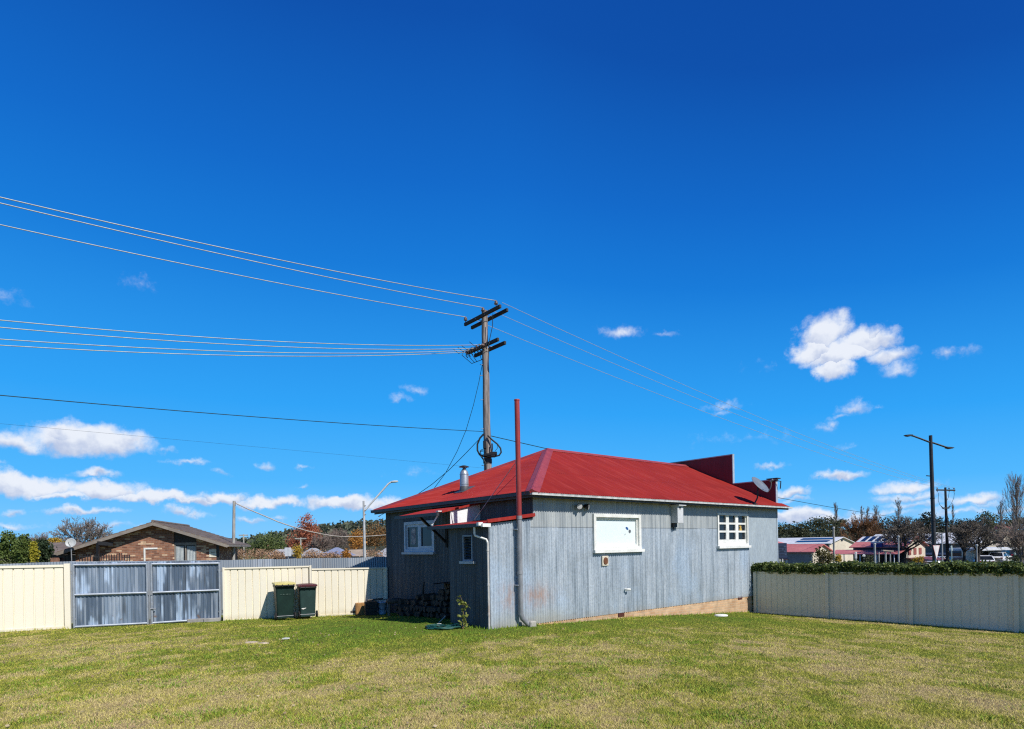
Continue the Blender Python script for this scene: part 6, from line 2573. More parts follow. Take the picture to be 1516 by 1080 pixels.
grey_roof = pm('grey_sheet_roof', (.40, .41, .42), (.30, .31, .33), .8, .6)
blue_roof = pm('blue_grey_roof', (.26, .29, .40), (.19, .21, .31), .6, .6)
pale_wall = pm('pale_rendered_wall', (.50, .45, .38), (.42, .38, .33), 1, .8)
hip_house(487, 811, 824, 66, 20, 'blue-grey hip-roofed house seen over the iron fence', blue_roof, pale_wall, ridge=.08)
hip_house(568, 810, 827, 58, 22, 'pale grey roofed house nearest the iron house corner', grey_roof, pale_wall, ridge=.12)
hip_house(452, 812, 824, 72, 13, 'small grey-roofed house below the russet tree', grey_roof, pale_wall, ridge=.3)
hip_house(409, 813.5, 822, 74, 14, 'pale flat-roofed shed left of the pale road sign', pm('pale_shed_roof', (.48, .47, .46), None, 1, .6), pale_wall, ridge=.9)
hip_house(520, 814, 824, 76, 14, 'tan-roofed house right of the blue-grey roof', pm('tan_roof', (.42, .34, .27), (.35, .28, .22), 1, .7), pale_wall, ridge=.8)

# ================================================================== STREET ON THE RIGHT
red_roof = pm('faded_red_sheet_roof', (.58, .20, .18), (.50, .155, .145), .7, .55)
white_roof = pm('white_sheet_roof', (.70, .71, .72), (.62, .63, .65), .5, .45)
cream_wall = pm('cream_wall', (.68, .60, .48), (.60, .53, .42), .7, .8)
shade_grey_wall = pm('mid_grey_shade_wall', (.24, .24, .26), (.19, .19, .21), .8, .8)  # shaded side of the cream cottage walls, shade put into the colour
shade_navy_wall = pm('shade_navy_wall', (.05, .06, .09), (.04, .045, .07), .8, .7)  # shaded sides of the cream shed and shop, shade painted in as navy
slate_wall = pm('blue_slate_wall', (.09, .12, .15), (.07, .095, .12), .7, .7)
brown_wall = pm('brown_brick_wall', (.13, .075, .06), (.09, .055, .045), 1, .85)
solar = pm('solar_panel', (.012, .018, .04), (.016, .022, .05), .8, .15)


class Bld:
    """building in the street grid: la along AX (away right), lb along BX (away left) from its near corner"""

    def __init__(self, u, v_eave, D, la, lb, name, label, cat='building'):
        self.c = W(u, v_eave, D)
        self.ze = self.c.z
        self.la, self.lb = la, lb
        p = self.P(la / 2, lb / 2, 0)
        self.zg = min(gz(p.x, p.y), gz(self.c.x, self.c.y)) - .1
        self.r = thing(name, label, cat, (p.x, p.y, self.zg))

    def P(self, a, b, z):
        return Vector((self.c.x, self.c.y, 0)) + AX * a + BX * b + UP * z

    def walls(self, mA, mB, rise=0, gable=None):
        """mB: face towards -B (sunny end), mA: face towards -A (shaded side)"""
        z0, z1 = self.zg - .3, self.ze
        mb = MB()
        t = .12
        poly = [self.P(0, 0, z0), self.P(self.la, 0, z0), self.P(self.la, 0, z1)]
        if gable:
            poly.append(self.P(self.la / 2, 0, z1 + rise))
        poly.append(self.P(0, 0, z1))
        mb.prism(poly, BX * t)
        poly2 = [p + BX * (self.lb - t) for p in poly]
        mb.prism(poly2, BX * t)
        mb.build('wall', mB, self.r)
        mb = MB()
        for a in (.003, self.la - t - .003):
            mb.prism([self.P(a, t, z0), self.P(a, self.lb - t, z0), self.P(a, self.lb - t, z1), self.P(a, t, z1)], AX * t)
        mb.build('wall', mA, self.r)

    def slab(self, mb, pts, th=.08):
        mb.prism([self.P(*p) for p in pts], UP * th)

    def gable_roof(self, rise, mat, ov=.35):
        mb = MB()
        k = rise / (self.la / 2)
        for s in (0, 1):
            e = -ov if s == 0 else self.la + ov
            self.slab(mb, [(e, -ov, self.ze - k * ov), (e, self.lb + ov, self.ze - k * ov), (self.la / 2, self.lb + ov, self.ze + rise), (self.la / 2, -ov, self.ze + rise)])
        return mb.build('roof', mat, self.r)

    def on_roof(self, rise, f0, f1, b0, b1, mat, name, parent, th=.04, lift=.085):
        """panel lying on the -A slope between slope fractions f0..f1"""
        mb = MB()
        z = lambda f: self.ze + rise * f + lift
        a = lambda f: self.la / 2 * f
        self.slab(mb, [(a(f0), b0, z(f0)), (a(f0), b1, z(f0)), (a(f1), b1, z(f1)), (a(f1), b0, z(f1))], th)
        return mb.build(name, mat, parent)

    def face_box(self, face, x0, x1, z0, z1, mat, name, proud=.05, parent=None, lab=None):
        mb = MB()
        if face == 'B':
            mb.prism([self.P(x0, -proud, z0), self.P(x1, -proud, z0), self.P(x1, -proud, z1), self.P(x0, -proud, z1)], BX * (proud - .002))
        else:
            mb.prism([self.P(-proud, x0, z0), self.P(-proud, x1, z0), self.P(-proud, x1, z1), self.P(-proud, x0, z1)], AX * (proud - .002))
        o = mb.build(name, mat, parent or self.r)
        if lab:
            o['label'] = lab
        return o


# red-roofed cottage
b = Bld(1170, 818, 50, 3.6, 6.5, 'cottage', 'red-roofed cottage just right of the iron house', 'house')
zr_c = W(1163, 797.5, 55).z
b.walls(shade_grey_wall, cream_wall)
mb = MB()
ov = .3
e = [b.P(-ov, -ov, b.ze), b.P(b.la + .6, -ov, b.ze), b.P(b.la + .6, b.lb + ov, b.ze), b.P(-ov, b.lb + ov, b.ze)]
R1, R2 = b.P(1.9, 2.9, zr_c), b.P(2.1, 5.2, zr_c)
mb.add(e + [R1, R2], [(0, 1, 4), (1, 2, 5, 4), (2, 3, 5), (3, 0, 4, 5), (3, 2, 1, 0)])
rc = mb.build('roof', red_roof, b.r)
mb = MB()
mb.tube([b.P(2.6, 2.9, zr_c - .3), b.P(2.6, 2.9, zr_c + .25)], .22, 8)
mb.build('chimney', cream_wall, rc)
mb = MB()
mb.bar(b.P(-ov - .02, -ov, b.ze - .05), b.P(-ov - .02, b.lb + ov, b.ze - .05), .05, .12)
mb.build('gutter', white_roof, rc)
mb = MB()
b.slab(mb, [(-.05, .2, b.ze - .12), (-.05, 5.6, b.ze - .12), (-1.7, 5.6, b.ze - .55), (-1.7, -.6, b.ze - .55)], .06)
mb.build('verandah_roof', red_roof, b.r)
for k in (-.5, 1.6, 3.6, 5.5):
    mb = MB()
    mb.tube([b.P(-1.6, k, b.ze - .55), b.P(-1.6, k, b.zg - .2)], .05, 6)
    mb.build('verandah_post', white_roof, b.r)
b.face_box('A', .8, 2.0, b.ze - 1.6, b.ze - .7, M['pane'], 'window')
b2_ = Bld(1203, 817.5, 47, 3.2, 3.4, 'cottage_wing', 'small red-roofed wing with a cream gable beside the cottage', 'house')
rs = W(1211, 807, 48).z - b2_.ze
b2_.walls(shade_grey_wall, cream_wall, rs, True)
b2_.gable_roof(rs, red_roof, .18)
b2_.face_box('B', 1.0, 1.9, b2_.ze - 1.3, b2_.ze - .4, M['pane'], 'window')

# cream shed with solar panels
b = Bld(1228, 805, 84, 8.0, 9.5, 'shed', 'cream shed with a white roof carrying two rows of solar panels')
rs = W(1245, 796, 88).z - b.ze
b.walls(shade_navy_wall, cream_wall, rs, True)
rr = b.gable_roof(rs, white_roof, .3)
for f0, f1 in ((.16, .42), (.58, .84)):
    b.on_roof(rs, f0, f1, .6, 5.2, solar, 'solar_panel', rr)
b.face_box('B', 3.7, 4.3, b.ze + rs * .35, b.ze + rs * .65, M['steel_dark'], 'gable_vent')

# shop with verandah
b = Bld(1338, 809.5, 62, 6.5, 4.9, 'shop', 'long shop with a red verandah and a striped solar roof', 'shop')
rs = W(1352, 795, 66).z - b.ze
b.walls(shade_navy_wall, cream_wall, rs, True)
rr = b.gable_roof(rs, red_roof, .3)
b.on_roof(rs, .42, 1.0, -.2, 5.1, white_roof, 'upper_roof_sheet', rr, .03)
for k in range(7):
    o = b.on_roof(rs, .46, .96, .0 + k * .71, .45 + k * .71, solar, 'solar_panel', rr, .04, .125)
mb = MB()
zv = W(1320, 815, 62).z
b.slab(mb, [(-.06, -.2, zv), (-.06, 6.6, zv), (-2.2, 6.6, zv - .42), (-2.2, -.2, zv - .42)], .06)
mb.build('verandah_roof', red_roof, b.r)
for k in (0.2, 1.8, 3.4, 5.0, 6.4):
    mb = MB()
    mb.tube([b.P(-2.1, k, zv - .42), b.P(-2.1, k, b.zg - .3)], .05, 6)
    mb.build('verandah_post', white_roof, b.r)
for k in range(4):
    b.face_box('A', .3 + k * 1.15, 1.1 + k * 1.15, b.zg + .5, zv - .5, M['pane'], 'window')
o = b.face_box('A', 1.9, 3.0, b.ze - .05, b.ze + .38, pm('blue_sign_board', (.02, .03, .22), None, 2, .5), 'sign_board', .35)
b.face_box('A', 1.75, 3.0, b.ze + .39, b.ze + .55, white_roof, 'sign_hood', .35)
for k in range(3):
    b.face_box('B', 1.2 + k * 1.6, 2.0 + k * 1.6, b.ze - .9, b.ze - .2, pm('dull_red_shutter', (.32, .10, .08), None, 2, .7), 'shutter')
mb = MB()
b.slab(mb, [(.4, -.06, b.ze - 1.25), (7.5, -.06, b.ze - 1.25), (7.5, -1.6, b.ze - 1.5), (.4, -1.6, b.ze - 1.5)], .05)
mb.build('side_awning', pm('maroon_awning', (.17, .04, .05), None, 2, .6), b.r)

# long white-roofed building behind
b = Bld(1447, 803.5, 86, 10, 14.5, 'warehouse', 'long dark-walled building with a white roof behind the street trees')
rs = W(1420, 789.5, 92).z - b.ze
b.walls(slate_wall, pale_wall, rs, True)
rr = b.gable_roof(rs, white_roof, .5)
for k in range(4):
    b.on_roof(rs, .12, .75, 5.9 + k * 1.15, 6.6 + k * 1.15, solar, 'solar_panel', rr)
b.face_box('A', .4, 8.5, b.zg, b.ze - 1.5, brown_wall, 'brick_wall', .10)
b.face_box('A', 3.4, 7.6, b.ze - 1.75, b.ze - 1.45, pm('lilac_sign', (.30, .30, .42), None, 2, .6), 'sign_board', .2)
for k in range(3):
    b.face_box('A', 1.0 + k * 2.4, 2.4 + k * 2.4, b.zg + .3, b.ze - 2.1, M['pane'], 'window', .14)

# service canopy
D = 72
c_ = W(1474, 813, D)
zg_ = gz(c_.x, c_.y)
sc_ = thing('service_canopy', 'white flat canopy with a cream kiosk behind the parked cars', 'canopy', (c_.x, c_.y, zg_))
mb = MB()
mb.bbox(c_ + BX * 1.0, (3.2, 2.0, .16), (Vector((.97, .24, 0)), Vector((-.24, .97, 0)), UP), 0, .03)
mb.build('roof', white_roof, sc_)
teal_post = pm('pale_teal_post', (.45, .60, .60), None, 3, .5)
for k in (-2.4, 0.2, 2.6):
    mb = MB()
    p = c_ + Vector((k, .4, 0))
    mb.tube([p, Vector((p.x, p.y, zg_ - .2))], .09, 8)
    mb.build('post', teal_post, sc_)
mb = MB()
p = W(1452, 818, D + 2.5)
mb.bbox(Vector((p.x, p.y, (p.z + .25 + zg_) / 2)), (1.5, 1.2, (p.z + .25 - zg_) / 2), None, 0, .02)
mb.build('kiosk', cream_wall, sc_)
mb = MB()
mb.prism([W(1452, 829, D + .6), W(1462, 829, D + .6), W(1463, 817, D + .6), W(1459, 817, D + .6)], Vector((0, .1, 0)))
mb.build('window', M['pane'], sc_)
# roofs further up the slope
hip_house(1474, 802, 809, 105, 19, 'tan-roofed house up the slope behind the service canopy', pm('pale_tan_roof', (.46, .38, .30), (.38, .32, .26), 1, .7), pale_wall, ridge=.5)
hip_house(1493, 777, 783.5, 150, 11, 'red-roofed house high among the trees at the right', pm('bright_red_roof', (.38, .10, .085), None, 1, .6), cream_wall, ridge=.4)
hip_house(1468, 781, 786, 150, 9, 'pale green roofed house among the trees', pm('pale_green_roof', (.22, .36, .34), None, 1, .6), pale_wall, ridge=.4)


# thin poles and signs along the street
def thin_pole(u, v0, D, r_, mat, label, name='pole', extra=None):
    a_ = W(u, v0, D)
    zg_ = gz(a_.x, a_.y)
    t = thing(name, label, 'pole', (a_.x, a_.y, zg_))
    mb = MB()
    mb.tube([a_, Vector((a_.x, a_.y, zg_ - .1))], [r_, r_ * 1.15], 8)
    mb.build('post', mat, t)
    if extra:
        extra(t, a_, D)
    return t


gp = pm('grey_street_post', (.38, .39, .40), (.30, .31, .32), 4, .5)


def cap_(t, a_, D):
    mb = MB()
    mb.lathe([(.06, -.1), (.1, 0), (.08, .08), (.001, .1)], a_, 10)
    mb.build('cap', gp, t)


def small_head(t, a_, D):
    mb = MB()
    mb.bar(a_ + UP * .02, a_ + Vector((-.45, 0, .04)), .05, .05)
    mb.bbox(a_ + Vector((-.5, 0, .04)), (.18, .09, .05), None, 0, .03)
    mb.build('lamp_head', gp, t)


thin_pole(1234, 782, 44, .065, M['pale_pole'], 'thin timber pole between the cottage and the cream shed', 'service_pole', cap_)
thin_pole(1295, 806, 46, .07, gp, 'plain grey post before the red verandah', 'steel_post', cap_)
thin_pole(1330, 795, 48, .055, gp, 'slim grey post right of the shop sign', 'steel_post', cap_)
thin_pole(1394.5, 790, 48, .05, gp, 'slim grey lamp post just left of the far power pole', 'lamp_post', small_head)
thin_pole(1446, 808, 46, .04, gp, 'slim grey post right of the spreading street tree', 'steel_post', cap_)


def shelter(t, a_, D):
    mb = MB()
    mb.bar(a_ + Vector((-.25, 0, .02)), a_ + Vector((.55, 0, -.05)), .25, .09)
    mb.build('arm', pm('pale_brown_arm', (.42, .34, .28)), t)
    mb = MB()
    for k in (-.45, .42):
        p = a_ + Vector((k, .1, -.1))
        mb.tube([p, Vector((p.x, p.y, gz(p.x, p.y)))], .05, 6)
    mb.build('side_post', gp, t)


thin_pole(1311, 815.5, 46, .06, gp, 'T-topped post with two side posts before the dark shop front', 'trellis_post', shelter)


def dir_sign(t, a_, D):
    mb = MB()
    mb.bbox(a_ + UP * -.30, (.035, .30, .32), None, 0, .005)
    mb.build('panel', pm('white_sign_face', (.72, .74, .76)), t)


thin_pole(1267, 818, 45, .035, gp, 'post with a narrow white sign before the shop', 'street_sign', lambda t, a_, D: (lambda mb: (mb.bbox(a_ + UP * -.22, (.085, .012, .25), None, 0, .005), mb.build('panel', pm('white_sign_face_small', (.72, .74, .76)), t)))(MB()))
thin_pole(1279, 822, 45, .03, gp, 'post with a round white sign before the shop', 'street_sign', lambda t, a_, D: (lambda mb: (mb.lathe([(.11, -.01), (.11, .01)], a_ - UP * .05, 16, 0, (Vector((1, 0, 0)), UP, Vector((0, -1, 0)))), mb.build('panel', pm('white_round_sign', (.72, .74, .76)), t)))(MB()))
thin_pole(1408.5, 808, 44, .035, pm('pale_teal_steel', (.35, .46, .48)), 'pale teal signpost just right of the far power pole', 'street_sign', lambda t, a_, D: (lambda mb: (mb.prism([a_ + Vector((x, -.03, z)) for x, z in ((-.07, -.05), (.03, .02), (.09, -.35), (-.02, -.42))], Vector((0, .02, 0))), mb.build('panel', pm('pale_teal_sign', (.42, .52, .55)), t)))(MB()))

# triangular give-way sign beside the big lamp
D = 33.5
s = D / F
a_ = W(1386.3, 807.6, D)
zg_ = gz(a_.x, a_.y)
gw = thing('give_way_sign', 'narrow red-edged white triangular sign beside the double street lamp', 'sign', (a_.x, a_.y, zg_))
mb = MB()
mb.tube([Vector((a_.x, a_.y + .06, a_.z)), Vector((a_.x, a_.y + .06, zg_ - .1))], .03, 8)
mb.build('post', M['galv'], gw)
ex = Vector((.857, .515, 0)).normalized()      # seen at a slant
hw, hh_ = .40, 21.5 * s
tri = lambda k, y: [a_ + ex * (-hw * k) + UP * (-(1 - k) * .12) + Vector((0, y, 0)), a_ + ex * (hw * k) + UP * (-(1 - k) * .12) + Vector((0, y, 0)), a_ + UP * (-hh_ + (1 - k) * .30) + Vector((0, y, 0))]
nn = Vector((ex.y, -ex.x, 0))
mb = MB()
mb.prism(tri(1, 0), nn * -.012)
gf = mb.build('panel', pm('red_sign_border', (.50, .12, .12), None, 4, .5), gw)
mb = MB()
mb.prism([p + nn * .004 for p in tri(.90, 0)], nn * -.003)
mb.build('face', pm('white_sign_front', (.78, .74, .74), None, 4, .5), gw)

# blue notice board behind the house corner: four lines too small to read
D = 26.5
a_, b_ = W(1146, 804.5, D), W(1165, 826.5, D)
c_ = (a_ + b_) / 2
zg_ = gz(c_.x, c_.y)
nb = thing('notice_board', 'dark blue notice board with four dim lines, half hidden by the iron house', 'sign', (c_.x, c_.y, zg_))
hw, hh_ = (b_.x - a_.x) / 2, (a_.z - b_.z) / 2
mb = MB()
mb.bbox(c_, (hw, .02, hh_), None, 0, .01)
mb.build('board', pm('navy_board', (.018, .035, .085), (.014, .028, .07), 3, .5), nb)
mb = MB()
lt2 = pm('worn_blue_panel', (.045, .075, .14), (.035, .06, .115), 9, .5)
for z0, z1 in ((.42, .62), (.05, .30), (-.22, .0), (-.62, -.38)):
    mb.box(c_ + Vector((.01, -.024, hh_ * (z0 + z1) / 2)), (hw * .86, .003, hh_ * (z1 - z0) / 2))
mb.build('text_band', lt2, nb)
mb = MB()
gr = random.Random(4)
for z0, z1, x0, x1 in ((.45, .59, -.6, .6), (.09, .26, -.35, .25), (.09, .26, .45, .72), (-.19, -.03, -.2, .55), (-.58, -.42, -.6, .6)):
    x = x0
    while x < x1 - .05:
        w_l = gr.uniform(.06, .10)
        mb.box(c_ + Vector((hw * (x + w_l / 2), -.0285, hh_ * (z0 + z1) / 2)), (hw * w_l / 2 * .8, .002, hh_ * (z1 - z0) / 2))
        x += w_l + .02
mb.build('lettering', pm('dark_lettering', (.008, .014, .04)), nb)
for u in (1155, 1159.2):
    p = W(u, 829, D)
    mb = MB()
    mb.tube([Vector((p.x, p.y + .05, b_.z + .1)), Vector((p.x, p.y + .05, zg_ - .1))], .03, 8)
    mb.build('post', M['white'], nb)


# --- parked cars
def car(u, D, yaw, paint, label, kind='hatch'):
    p = W(u, 826, D)
    z0 = gz(p.x, p.y)
    r = thing('parked_car', label, 'car', (p.x, p.y, z0), 'cars parked up the street')
    fx = Vector((math.cos(yaw), math.sin(yaw), 0))
    fy = Vector((-fx.y, fx.x, 0))
    Q = lambda x, y, z: Vector((p.x, p.y, z0)) + fx * x + fy * y + UP * z
    # body loft: stations along x: (x, half width, z bottom, z belt)
    st = [(-2.15, .70, .45, .80), (-2.05, .80, .30, .92), (-1.5, .86, .22, .98), (0, .88, .20, .96), (1.2, .86, .22, .92), (1.85, .80, .26, .82), (2.15, .66, .40, .68)]
    vs, fs = [], []
    for x, hw, zb_, zt_ in st:
        for y, z in ((-hw * .96, zb_), (-hw, (zb_ + zt_) / 2), (-hw * .94, zt_), (-hw * .55, zt_ + .03), (hw * .55, zt_ + .03), (hw * .94, zt_), (hw, (zb_ + zt_) / 2), (hw * .96, zb_)):
            vs.append(Q(x, y, z))
    n = 8
    for i in range(len(st) - 1):
        for k in range(n):
            fs.append((i * n + k, i * n + (k + 1) % n, (i + 1) * n + (k + 1) % n, (i + 1) * n + k))
    fs += [tuple(range(n)), tuple(range((len(st) - 1) * n + n - 1, (len(st) - 1) * n - 1, -1))]
    mb = MB()
    mb.add(vs, fs, 0, True)
    bd_ = mb.build('body', paint, r)
    # cabin
    rear = -2.0 if kind == 'hatch' else -1.5
    cs = [(rear, .80, .95, .95), (rear + .55, .80, .95, 1.42), (.35, .82, .95, 1.46), (1.15, .82, .92, .94)]
    mb = MB()
    zt_ = 1.46
    b4 = [Q(rear, -.80, .95), Q(rear, .80, .95), Q(1.15, .80, .93), Q(1.15, -.80, .93)]
    t4 = [Q(rear + .5, -.60, 1.44), Q(rear + .5, .60, 1.44), Q(.30, .60, 1.47), Q(.30, -.60, 1.47)]
    mb.add(b4 + t4, [(4, 5, 6, 7), (0, 4, 7, 3), (1, 2, 6, 5), (0, 1, 5, 4), (2, 3, 7, 6)])
    mb.build('cabin', paint, r)
    def pane(pts, nm):
        mb = MB()
        c_ = sum(pts, Vector()) / 4
        nrm = (pts[1] - pts[0]).cross(pts[2] - pts[1]).normalized()
        if nrm.dot(c_ - Q(-.3, 0, 1.0)) < 0:
            nrm = -nrm
        mb.prism([c_ + (q - c_) * .86 + nrm * .004 for q in pts], nrm * .006)
        mb.build(nm, M['pane'], r)
    pane([b4[2], b4[3], t4[3], t4[2]], 'windscreen')
    pane([b4[0], b4[1], t4[1], t4[0]], 'rear_window')
    for a, b_, c_, d_ in ((b4[0], b4[3], t4[3], t4[0]), (b4[1], b4[2], t4[2], t4[1])):
        mid, midt = (a + b_) / 2, (c_ + d_) / 2
        pane([a, mid, midt, d_], 'side_window')
        pane([mid, b_, c_, midt], 'side_window')
    for x in (-1.35, 1.35):
        for y in (-.80, .80):
            mb = MB()
            mb.lathe([(.20, -.09), (.31, -.085), (.32, 0), (.31, .085), (.20, .09)], Q(x, y, .32), 18, 0, (fx, UP, fy))
            wl = mb.build('wheel', M['rubber'], r)
            mb = MB()
            mb.lathe([(.19, -.095), (.19, .095)], Q(x, y, .32), 12, 0, (fx, UP, fy))
            mb.build('rim', M['galv'], wl)
    for sgn in (-1, 1):
        mb = MB()
        mb.bbox(Q(2.06, sgn * .56, .66), (.06, .16, .07), (fx, fy, UP), 0, .02)
        mb.build('headlight', pm('clear_lamp', (.7, .72, .74), None, 5, .15), r)
        mb = MB()
        mb.bbox(Q(-2.10, sgn * .60, .78), (.05, .12, .09), (fx, fy, UP), 0, .02)
        mb.build('tail_light', pm('red_lamp', (.35, .02, .02), None, 5, .2), r)
    return r


cw = pm('white_car_paint', (.75, .76, .78), None, 2, .25)
cd = pm('dark_blue_car_paint', (.025, .035, .06), None, 2, .25)
cs_ = pm('silver_car_paint', (.50, .52, .56), None, 2, .3, .3)
car(1371, 75, rad(20), cw, 'white car parked left of the double street lamp')
car(1394, 74, rad(25), cs_, 'silver car parked between the double street lamp and the far power pole')
car(1413, 72, rad(70), cd, 'dark blue car parked just right of the far power pole')
car(1456, 70, rad(60), cw, 'white car parked right of the dark spreading tree, nose-on')
car(1481, 72, rad(38), cw, 'white car at the right of the row, parked beside the dark one')
car(1496, 76, rad(70), cd, 'dark car at the right end of the row')

# road beyond the hedge
mb = MB()
vs, fs = [], []
ns = 70
for i in range(ns + 1):
    b_ = -95 + 175 * i / ns
    for a in (17.5, 19.5, 23, 27.5):
        q = H(a, b_, 0)
        vs.append((q.x, q.y, gz(q.x, q.y) + .03))
for i in range(ns):
    for k in range(3):
        fs.append((i * 4 + k, (i + 1) * 4 + k, (i + 1) * 4 + k + 1, i * 4 + k + 1))
mb.add(vs, fs, 0, True)
o = mb.build('road', M['asphalt'], None, (vs[0][0], vs[0][1], -2.4))
tag(o, kind='structure')
mb = MB()
vs, fs = [], []
q0 = W(1420, 830, 50)
for i in range(31):
    x = 22 + i * 2.6
    for k in range(6):
        y = 50 + k * 3.2 + (x - 22) * .12
        vs.append((x, y, gz(x, y) + .035))
for i in range(30):
    for k in range(5):
        fs.append((i * 6 + k, (i + 1) * 6 + k, (i + 1) * 6 + k + 1, i * 6 + k + 1))
mb.add(vs, fs, 0, True)
o = mb.build('side_road', M['asphalt'], None, (60, 58, -3))
tag(o, kind='structure')

# ================================================================== SKY, SUN, CAMERA
SUN = -(AX * -.11 + BX * 1.0 + UP * -.95).normalized()      # towards the sun
el = math.asin(SUN.z)
az = math.atan2(SUN.x, SUN.y)
wd = bpy.data.worlds.new('World')
sc.world = wd
wd.use_nodes = True
nt = wd.node_tree
nt.nodes.clear()


class WN(N):
    def __init__(self):
        self.nt = nt
        self._pos = None


w = WN()
out = nt.nodes.new('ShaderNodeOutputWorld')
bg = nt.nodes.new('ShaderNodeBackground')
SKY_STRENGTH = .055
bg.inputs['Strength'].default_value = SKY_STRENGTH
nt.links.new(bg.outputs[0], out.inputs[0])
sky = nt.nodes.new('ShaderNodeTexSky')
sky.sky_type = 'NISHITA'
sky.sun_disc = False
sky.sun_elevation = el
sky.sun_rotation = az
sky.altitude = 900
sky.air_density = SKY_AIR = 1.0
sky.dust_density = .25
sky.ozone_density = 2.5
tc = nt.nodes.new('ShaderNodeTexCoord')
dirv = tc.outputs['Generated']
sx_, sy_, sz_ = w.sep(dirv)
hs = nt.nodes.new('ShaderNodeHueSaturation')
hs.inputs['Saturation'].default_value = SKY_SAT = 1.18
hs.inputs['Value'].default_value = 1.0
nt.links.new(sky.outputs[0], hs.inputs['Color'])
gm = nt.nodes.new('ShaderNodeGamma')
gm.inputs['Gamma'].default_value = SKY_GAMMA = 1.0
nt.links.new(hs.outputs[0], gm.inputs[0])
skyc = gm.outputs[0]
# deep clear blue away from the sun, fading into the plain sky overhead and on the sunny side
elr = w.m('DIVIDE', w.m('MULTIPLY', w.m('ARCSINE', sz_), 57.29578), 60.0)
rh_ = w.m('SQRT', w.m('ADD', w.m('ADD', w.m('MULTIPLY', sx_, sx_), w.m('MULTIPLY', sy_, sy_)), 1e-6))
elr = w.m('MULTIPLY', elr, w.m('ADD', 1.0, w.m('MULTIPLY', w.m('MAXIMUM', w.m('DIVIDE', sx_, rh_), 0.0), .41)))      # deeper blue square to the sun
cr_ = nt.nodes.new('ShaderNodeValToRGB')
els = cr_.color_ramp.elements
stops = [(0, (.26, .62, 1.0)), (3, (.17, .56, 1.02)), (6.1, (.085, .48, 1.0)), (12.8, (.032, .372, .94)), (24.7, (.010, .200, .70)), (31.2, (.007, .144, .59)), (41.6, (.005, .083, .413)), (60, (.004, .05, .30))]
while len(els) < len(stops):
    els.new(.5)
for e_, (p_, c_) in zip(els, stops):
    e_.position = p_ / 60
    e_.color = (*c_, 1)
nt.links.new(elr, cr_.inputs[0])
fwd = w.m('DIVIDE', sy_, w.m('SQRT', w.m('ADD', w.m('MULTIPLY', sx_, sx_), w.m('ADD', w.m('MULTIPLY', sy_, sy_), 1e-6))))
sector = w.m('MULTIPLY', w.ramp(fwd, -.7, .5, .62, 1.0), w.ramp(sz_, .98, .72, .8, 1.0))
skyc = w.mix(sector, skyc, w.scale(cr_.outputs[0], 1 / SKY_STRENGTH))

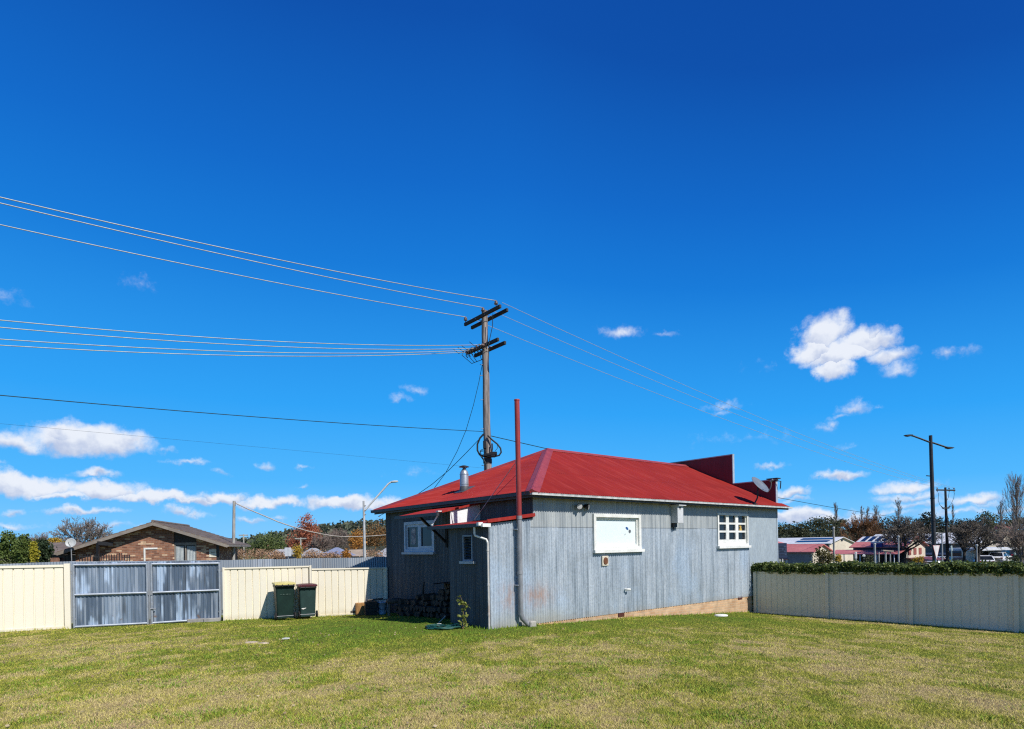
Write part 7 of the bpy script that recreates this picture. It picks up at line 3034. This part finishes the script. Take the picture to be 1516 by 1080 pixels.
# small fair-weather clouds at fixed directions of the sky
azd = w.m('MULTIPLY', w.m('ARCTAN2', sx_, sy_), 57.29578)
eld = w.m('MULTIPLY', w.m('ARCSINE', sz_), 57.29578)
n1 = nt.nodes.new('ShaderNodeTexNoise')
n1.inputs['Scale'].default_value = 26
n1.inputs['Detail'].default_value = 5
n1.inputs['Roughness'].default_value = .58
nt.links.new(dirv, n1.inputs['Vector'])
wc = w.sep(n1.outputs['Color'])
amp = 3.2
azw = w.m('ADD', azd, w.m('MULTIPLY', w.m('SUBTRACT', wc[0], .5), amp))
elw = w.m('ADD', eld, w.m('MULTIPLY', w.m('SUBTRACT', wc[1], .5), amp * .7))
vec = w.comb(azw, elw, 0.0)
CL = [
    (128, 655, 78, 27, 1.0), (95, 648, 40, 20, 1.0), (22, 657, 46, 17, .85), (-40, 655, 40, 16, .8),
    (146, 701, 32, 8, .7), (30, 722, 78, 19, 1.0), (-30, 715, 50, 18, 1.0), (150, 727, 48, 17, 1.0), (92, 735, 55, 8, .8), (232, 738, 66, 11, .9), (330, 738, 34, 13, .95), (285, 742, 70, 8, .8), (400, 746, 62, 9, .85), (505, 746, 42, 12, 1.0), (560, 748, 50, 9, .8),
    (122, 759.5, 52, 6, .7), (17, 762, 15, 6, .55), (272, 758, 20, 8, .75), (292, 763, 20, 6, .5), (15, 781, 26, 5, .6), (170, 780, 40, 5, .45), (90, 778, 25, 4, .3),
    (284, 685, 30, 6, .6), (395, 689, 11, 7, .5), (452, 694, 15, 4, .45), (0, 695, 9, 8, .6), (245, 666, 12, 5, .35), (370, 767, 20, 4, .5), (411, 767, 12, 4, .5), (330, 700, 12, 3, .25),
    (450, 726, 10, 4, .4),
    (1222, 500, 36, 30, 1.0), (1208, 520, 30, 20, .95), (1285, 506, 36, 22, 1.0), (1250, 525, 55, 20, .95), (1232, 548, 24, 20, .9), (1318, 530, 34, 16, .85), (1330, 548, 22, 14, .6), (1300, 492, 20, 12, .8),
    (922, 493, 28, 12, .62), (900, 492, 18, 7, .45), (985, 494, 20, 4, .25),
    (1072, 602, 25, 8, .45), (1066, 612, 14, 6, .35), (1258, 607, 24, 9, .55), (1238, 617, 18, 6, .5), (1222, 628, 10, 8, .45), (1212, 634, 10, 7, .35), (1300, 603, 9, 4, .3),
    (1408, 527, 15, 9, .45), (1447, 523, 12, 7, .25),
    (1140, 689, 20, 6, .6), (1240, 703, 30, 8, .75), (1214, 707, 14, 5, .5), (1172, 729, 27, 8, .75), (1180, 739, 20, 5, .55), (1345, 722, 40, 12, .75), (1310, 724, 20, 8, .6), (1350, 738, 55, 9, .65), (1355, 750, 50, 7, .55), (1445, 741, 42, 11, .75), (1470, 748, 30, 7, .55), (1185, 764, 60, 12, .9), (1235, 770, 60, 9, .8), (1300, 762, 50, 6, .5), (1410, 760, 60, 7, .5), (1500, 757, 40, 8, .5),
    (595, 592, 16, 5, .38), (617, 580, 13, 6, .32), (205, 423, 19, 8, .14), (5, 440, 20, 9, .2), (1252, 664, 16, 4, .2), (1130, 540, 12, 6, .12), (1100, 650, 40, 6, .1), (620, 700, 18, 4, .12),
]
F_ = None
lit_ = None
for (u, v, a, b_, s) in CL:
    rx, rz = ray(u, v)
    q = Vector((rx, 1, rz)).normalized()
    A0, E0 = math.degrees(math.atan2(q.x, q.y)), math.degrees(math.asin(q.z))
    k = math.degrees(1 / F) * q.y * q.y
    wa = max(math.degrees(a / F) * (q.y ** 1.2), .05)
    wb = max(math.degrees(b_ / F) * (q.y ** 1.0), .05)
    dv = w.vm('DIVIDE', w.vm('SUBTRACT', vec, (A0, E0, 0)), (wa, wb, 1.0))
    dx, dy, _d = w.sep(dv)
    dyf = w.m('MAXIMUM', dy, w.m('MULTIPLY', dy, -1.45))
    l2 = w.m('SQRT', w.m('ADD', w.m('MULTIPLY', dx, dx), w.m('MULTIPLY', dyf, dyf)))
    s2 = s * (1.7 if s > .85 else 1.25 if s > .65 else .95)
    f = w.m('MULTIPLY', w.m('SUBTRACT', 1.25, l2), s2)
    if F_ is None:
        F_, lit_ = f, dy
    else:
        lit_ = w.m('ADD', lit_, w.m('MULTIPLY', w.m('GREATER_THAN', f, F_), w.m('SUBTRACT', dy, lit_)))
        F_ = w.m('SMOOTH_MAX', F_, f, .12)
n2 = nt.nodes.new('ShaderNodeTexNoise')
n2.inputs['Scale'].default_value = 55
n2.inputs['Detail'].default_value = 6
n2.inputs['Roughness'].default_value = .66
nt.links.new(dirv, n2.inputs['Vector'])
dens = w.m('ADD', F_, w.m('MULTIPLY', w.m('SUBTRACT', n2.outputs['Fac'], .53), 1.15))
alpha = w.ramp(dens, -.12, 1.0)
alpha = w.m('MULTIPLY', alpha, .97)
# thick parts are a little greyer than thin sunlit edges
n3 = nt.nodes.new('ShaderNodeTexNoise')
n3.inputs['Scale'].default_value = 34
n3.inputs['Detail'].default_value = 4
nt.links.new(w.vm('ADD', dirv, (0, 0, .012)), n3.inputs['Vector'])
shade = w.ramp(w.m('ADD', lit_, w.m('MULTIPLY', w.m('SUBTRACT', n3.outputs['Fac'], .5), 3.2)), .45, -.65)
ccol = w.mix(shade, (.85, .89, .97), (.50, .58, .78))
mixc = w.mix(alpha, skyc, w.scale(ccol, 1 / SKY_STRENGTH))
nt.links.new(mixc, bg.inputs['Color'])

sun = bpy.data.lights.new('sun', 'SUN')
sun.energy = 5.0
sun.angle = rad(.53)
sun.color = (1.0, .96, .89)
so = bpy.data.objects.new('sun', sun)
COL.objects.link(so)
so.rotation_euler = (-SUN).to_track_quat('-Z', 'Y').to_euler()
so.location = SUN * 60

cam = bpy.data.cameras.new('camera')
co = bpy.data.objects.new('camera', cam)
COL.objects.link(co)
cam.sensor_width = 36
cam.sensor_fit = 'HORIZONTAL'
cam.lens = F / 1516 * 36
cam.shift_y = (CY - 540) / 1516
cam.clip_start, cam.clip_end = .1, 6000
co.matrix_world = Matrix.Rotation(rad(90), 4, 'X') @ Matrix.Rotation(-ROLL, 4, 'Z')
sc.camera = co

sc.view_settings.view_transform = 'Standard'
sc.view_settings.look = 'None'
sc.view_settings.gamma = 1
sc.view_settings.exposure = 0
sc.view_settings.use_curve_mapping = False
sc.render.engine = 'CYCLES'
sc.cycles.max_bounces = 6
sc.cycles.transparent_max_bounces = 6
sc.cycles.use_denoising = False
sc.cycles.filter_width = 1.2
sc.cycles.sample_clamp_indirect = 4
sc.cycles.caustics_reflective = False
sc.cycles.caustics_refractive = False
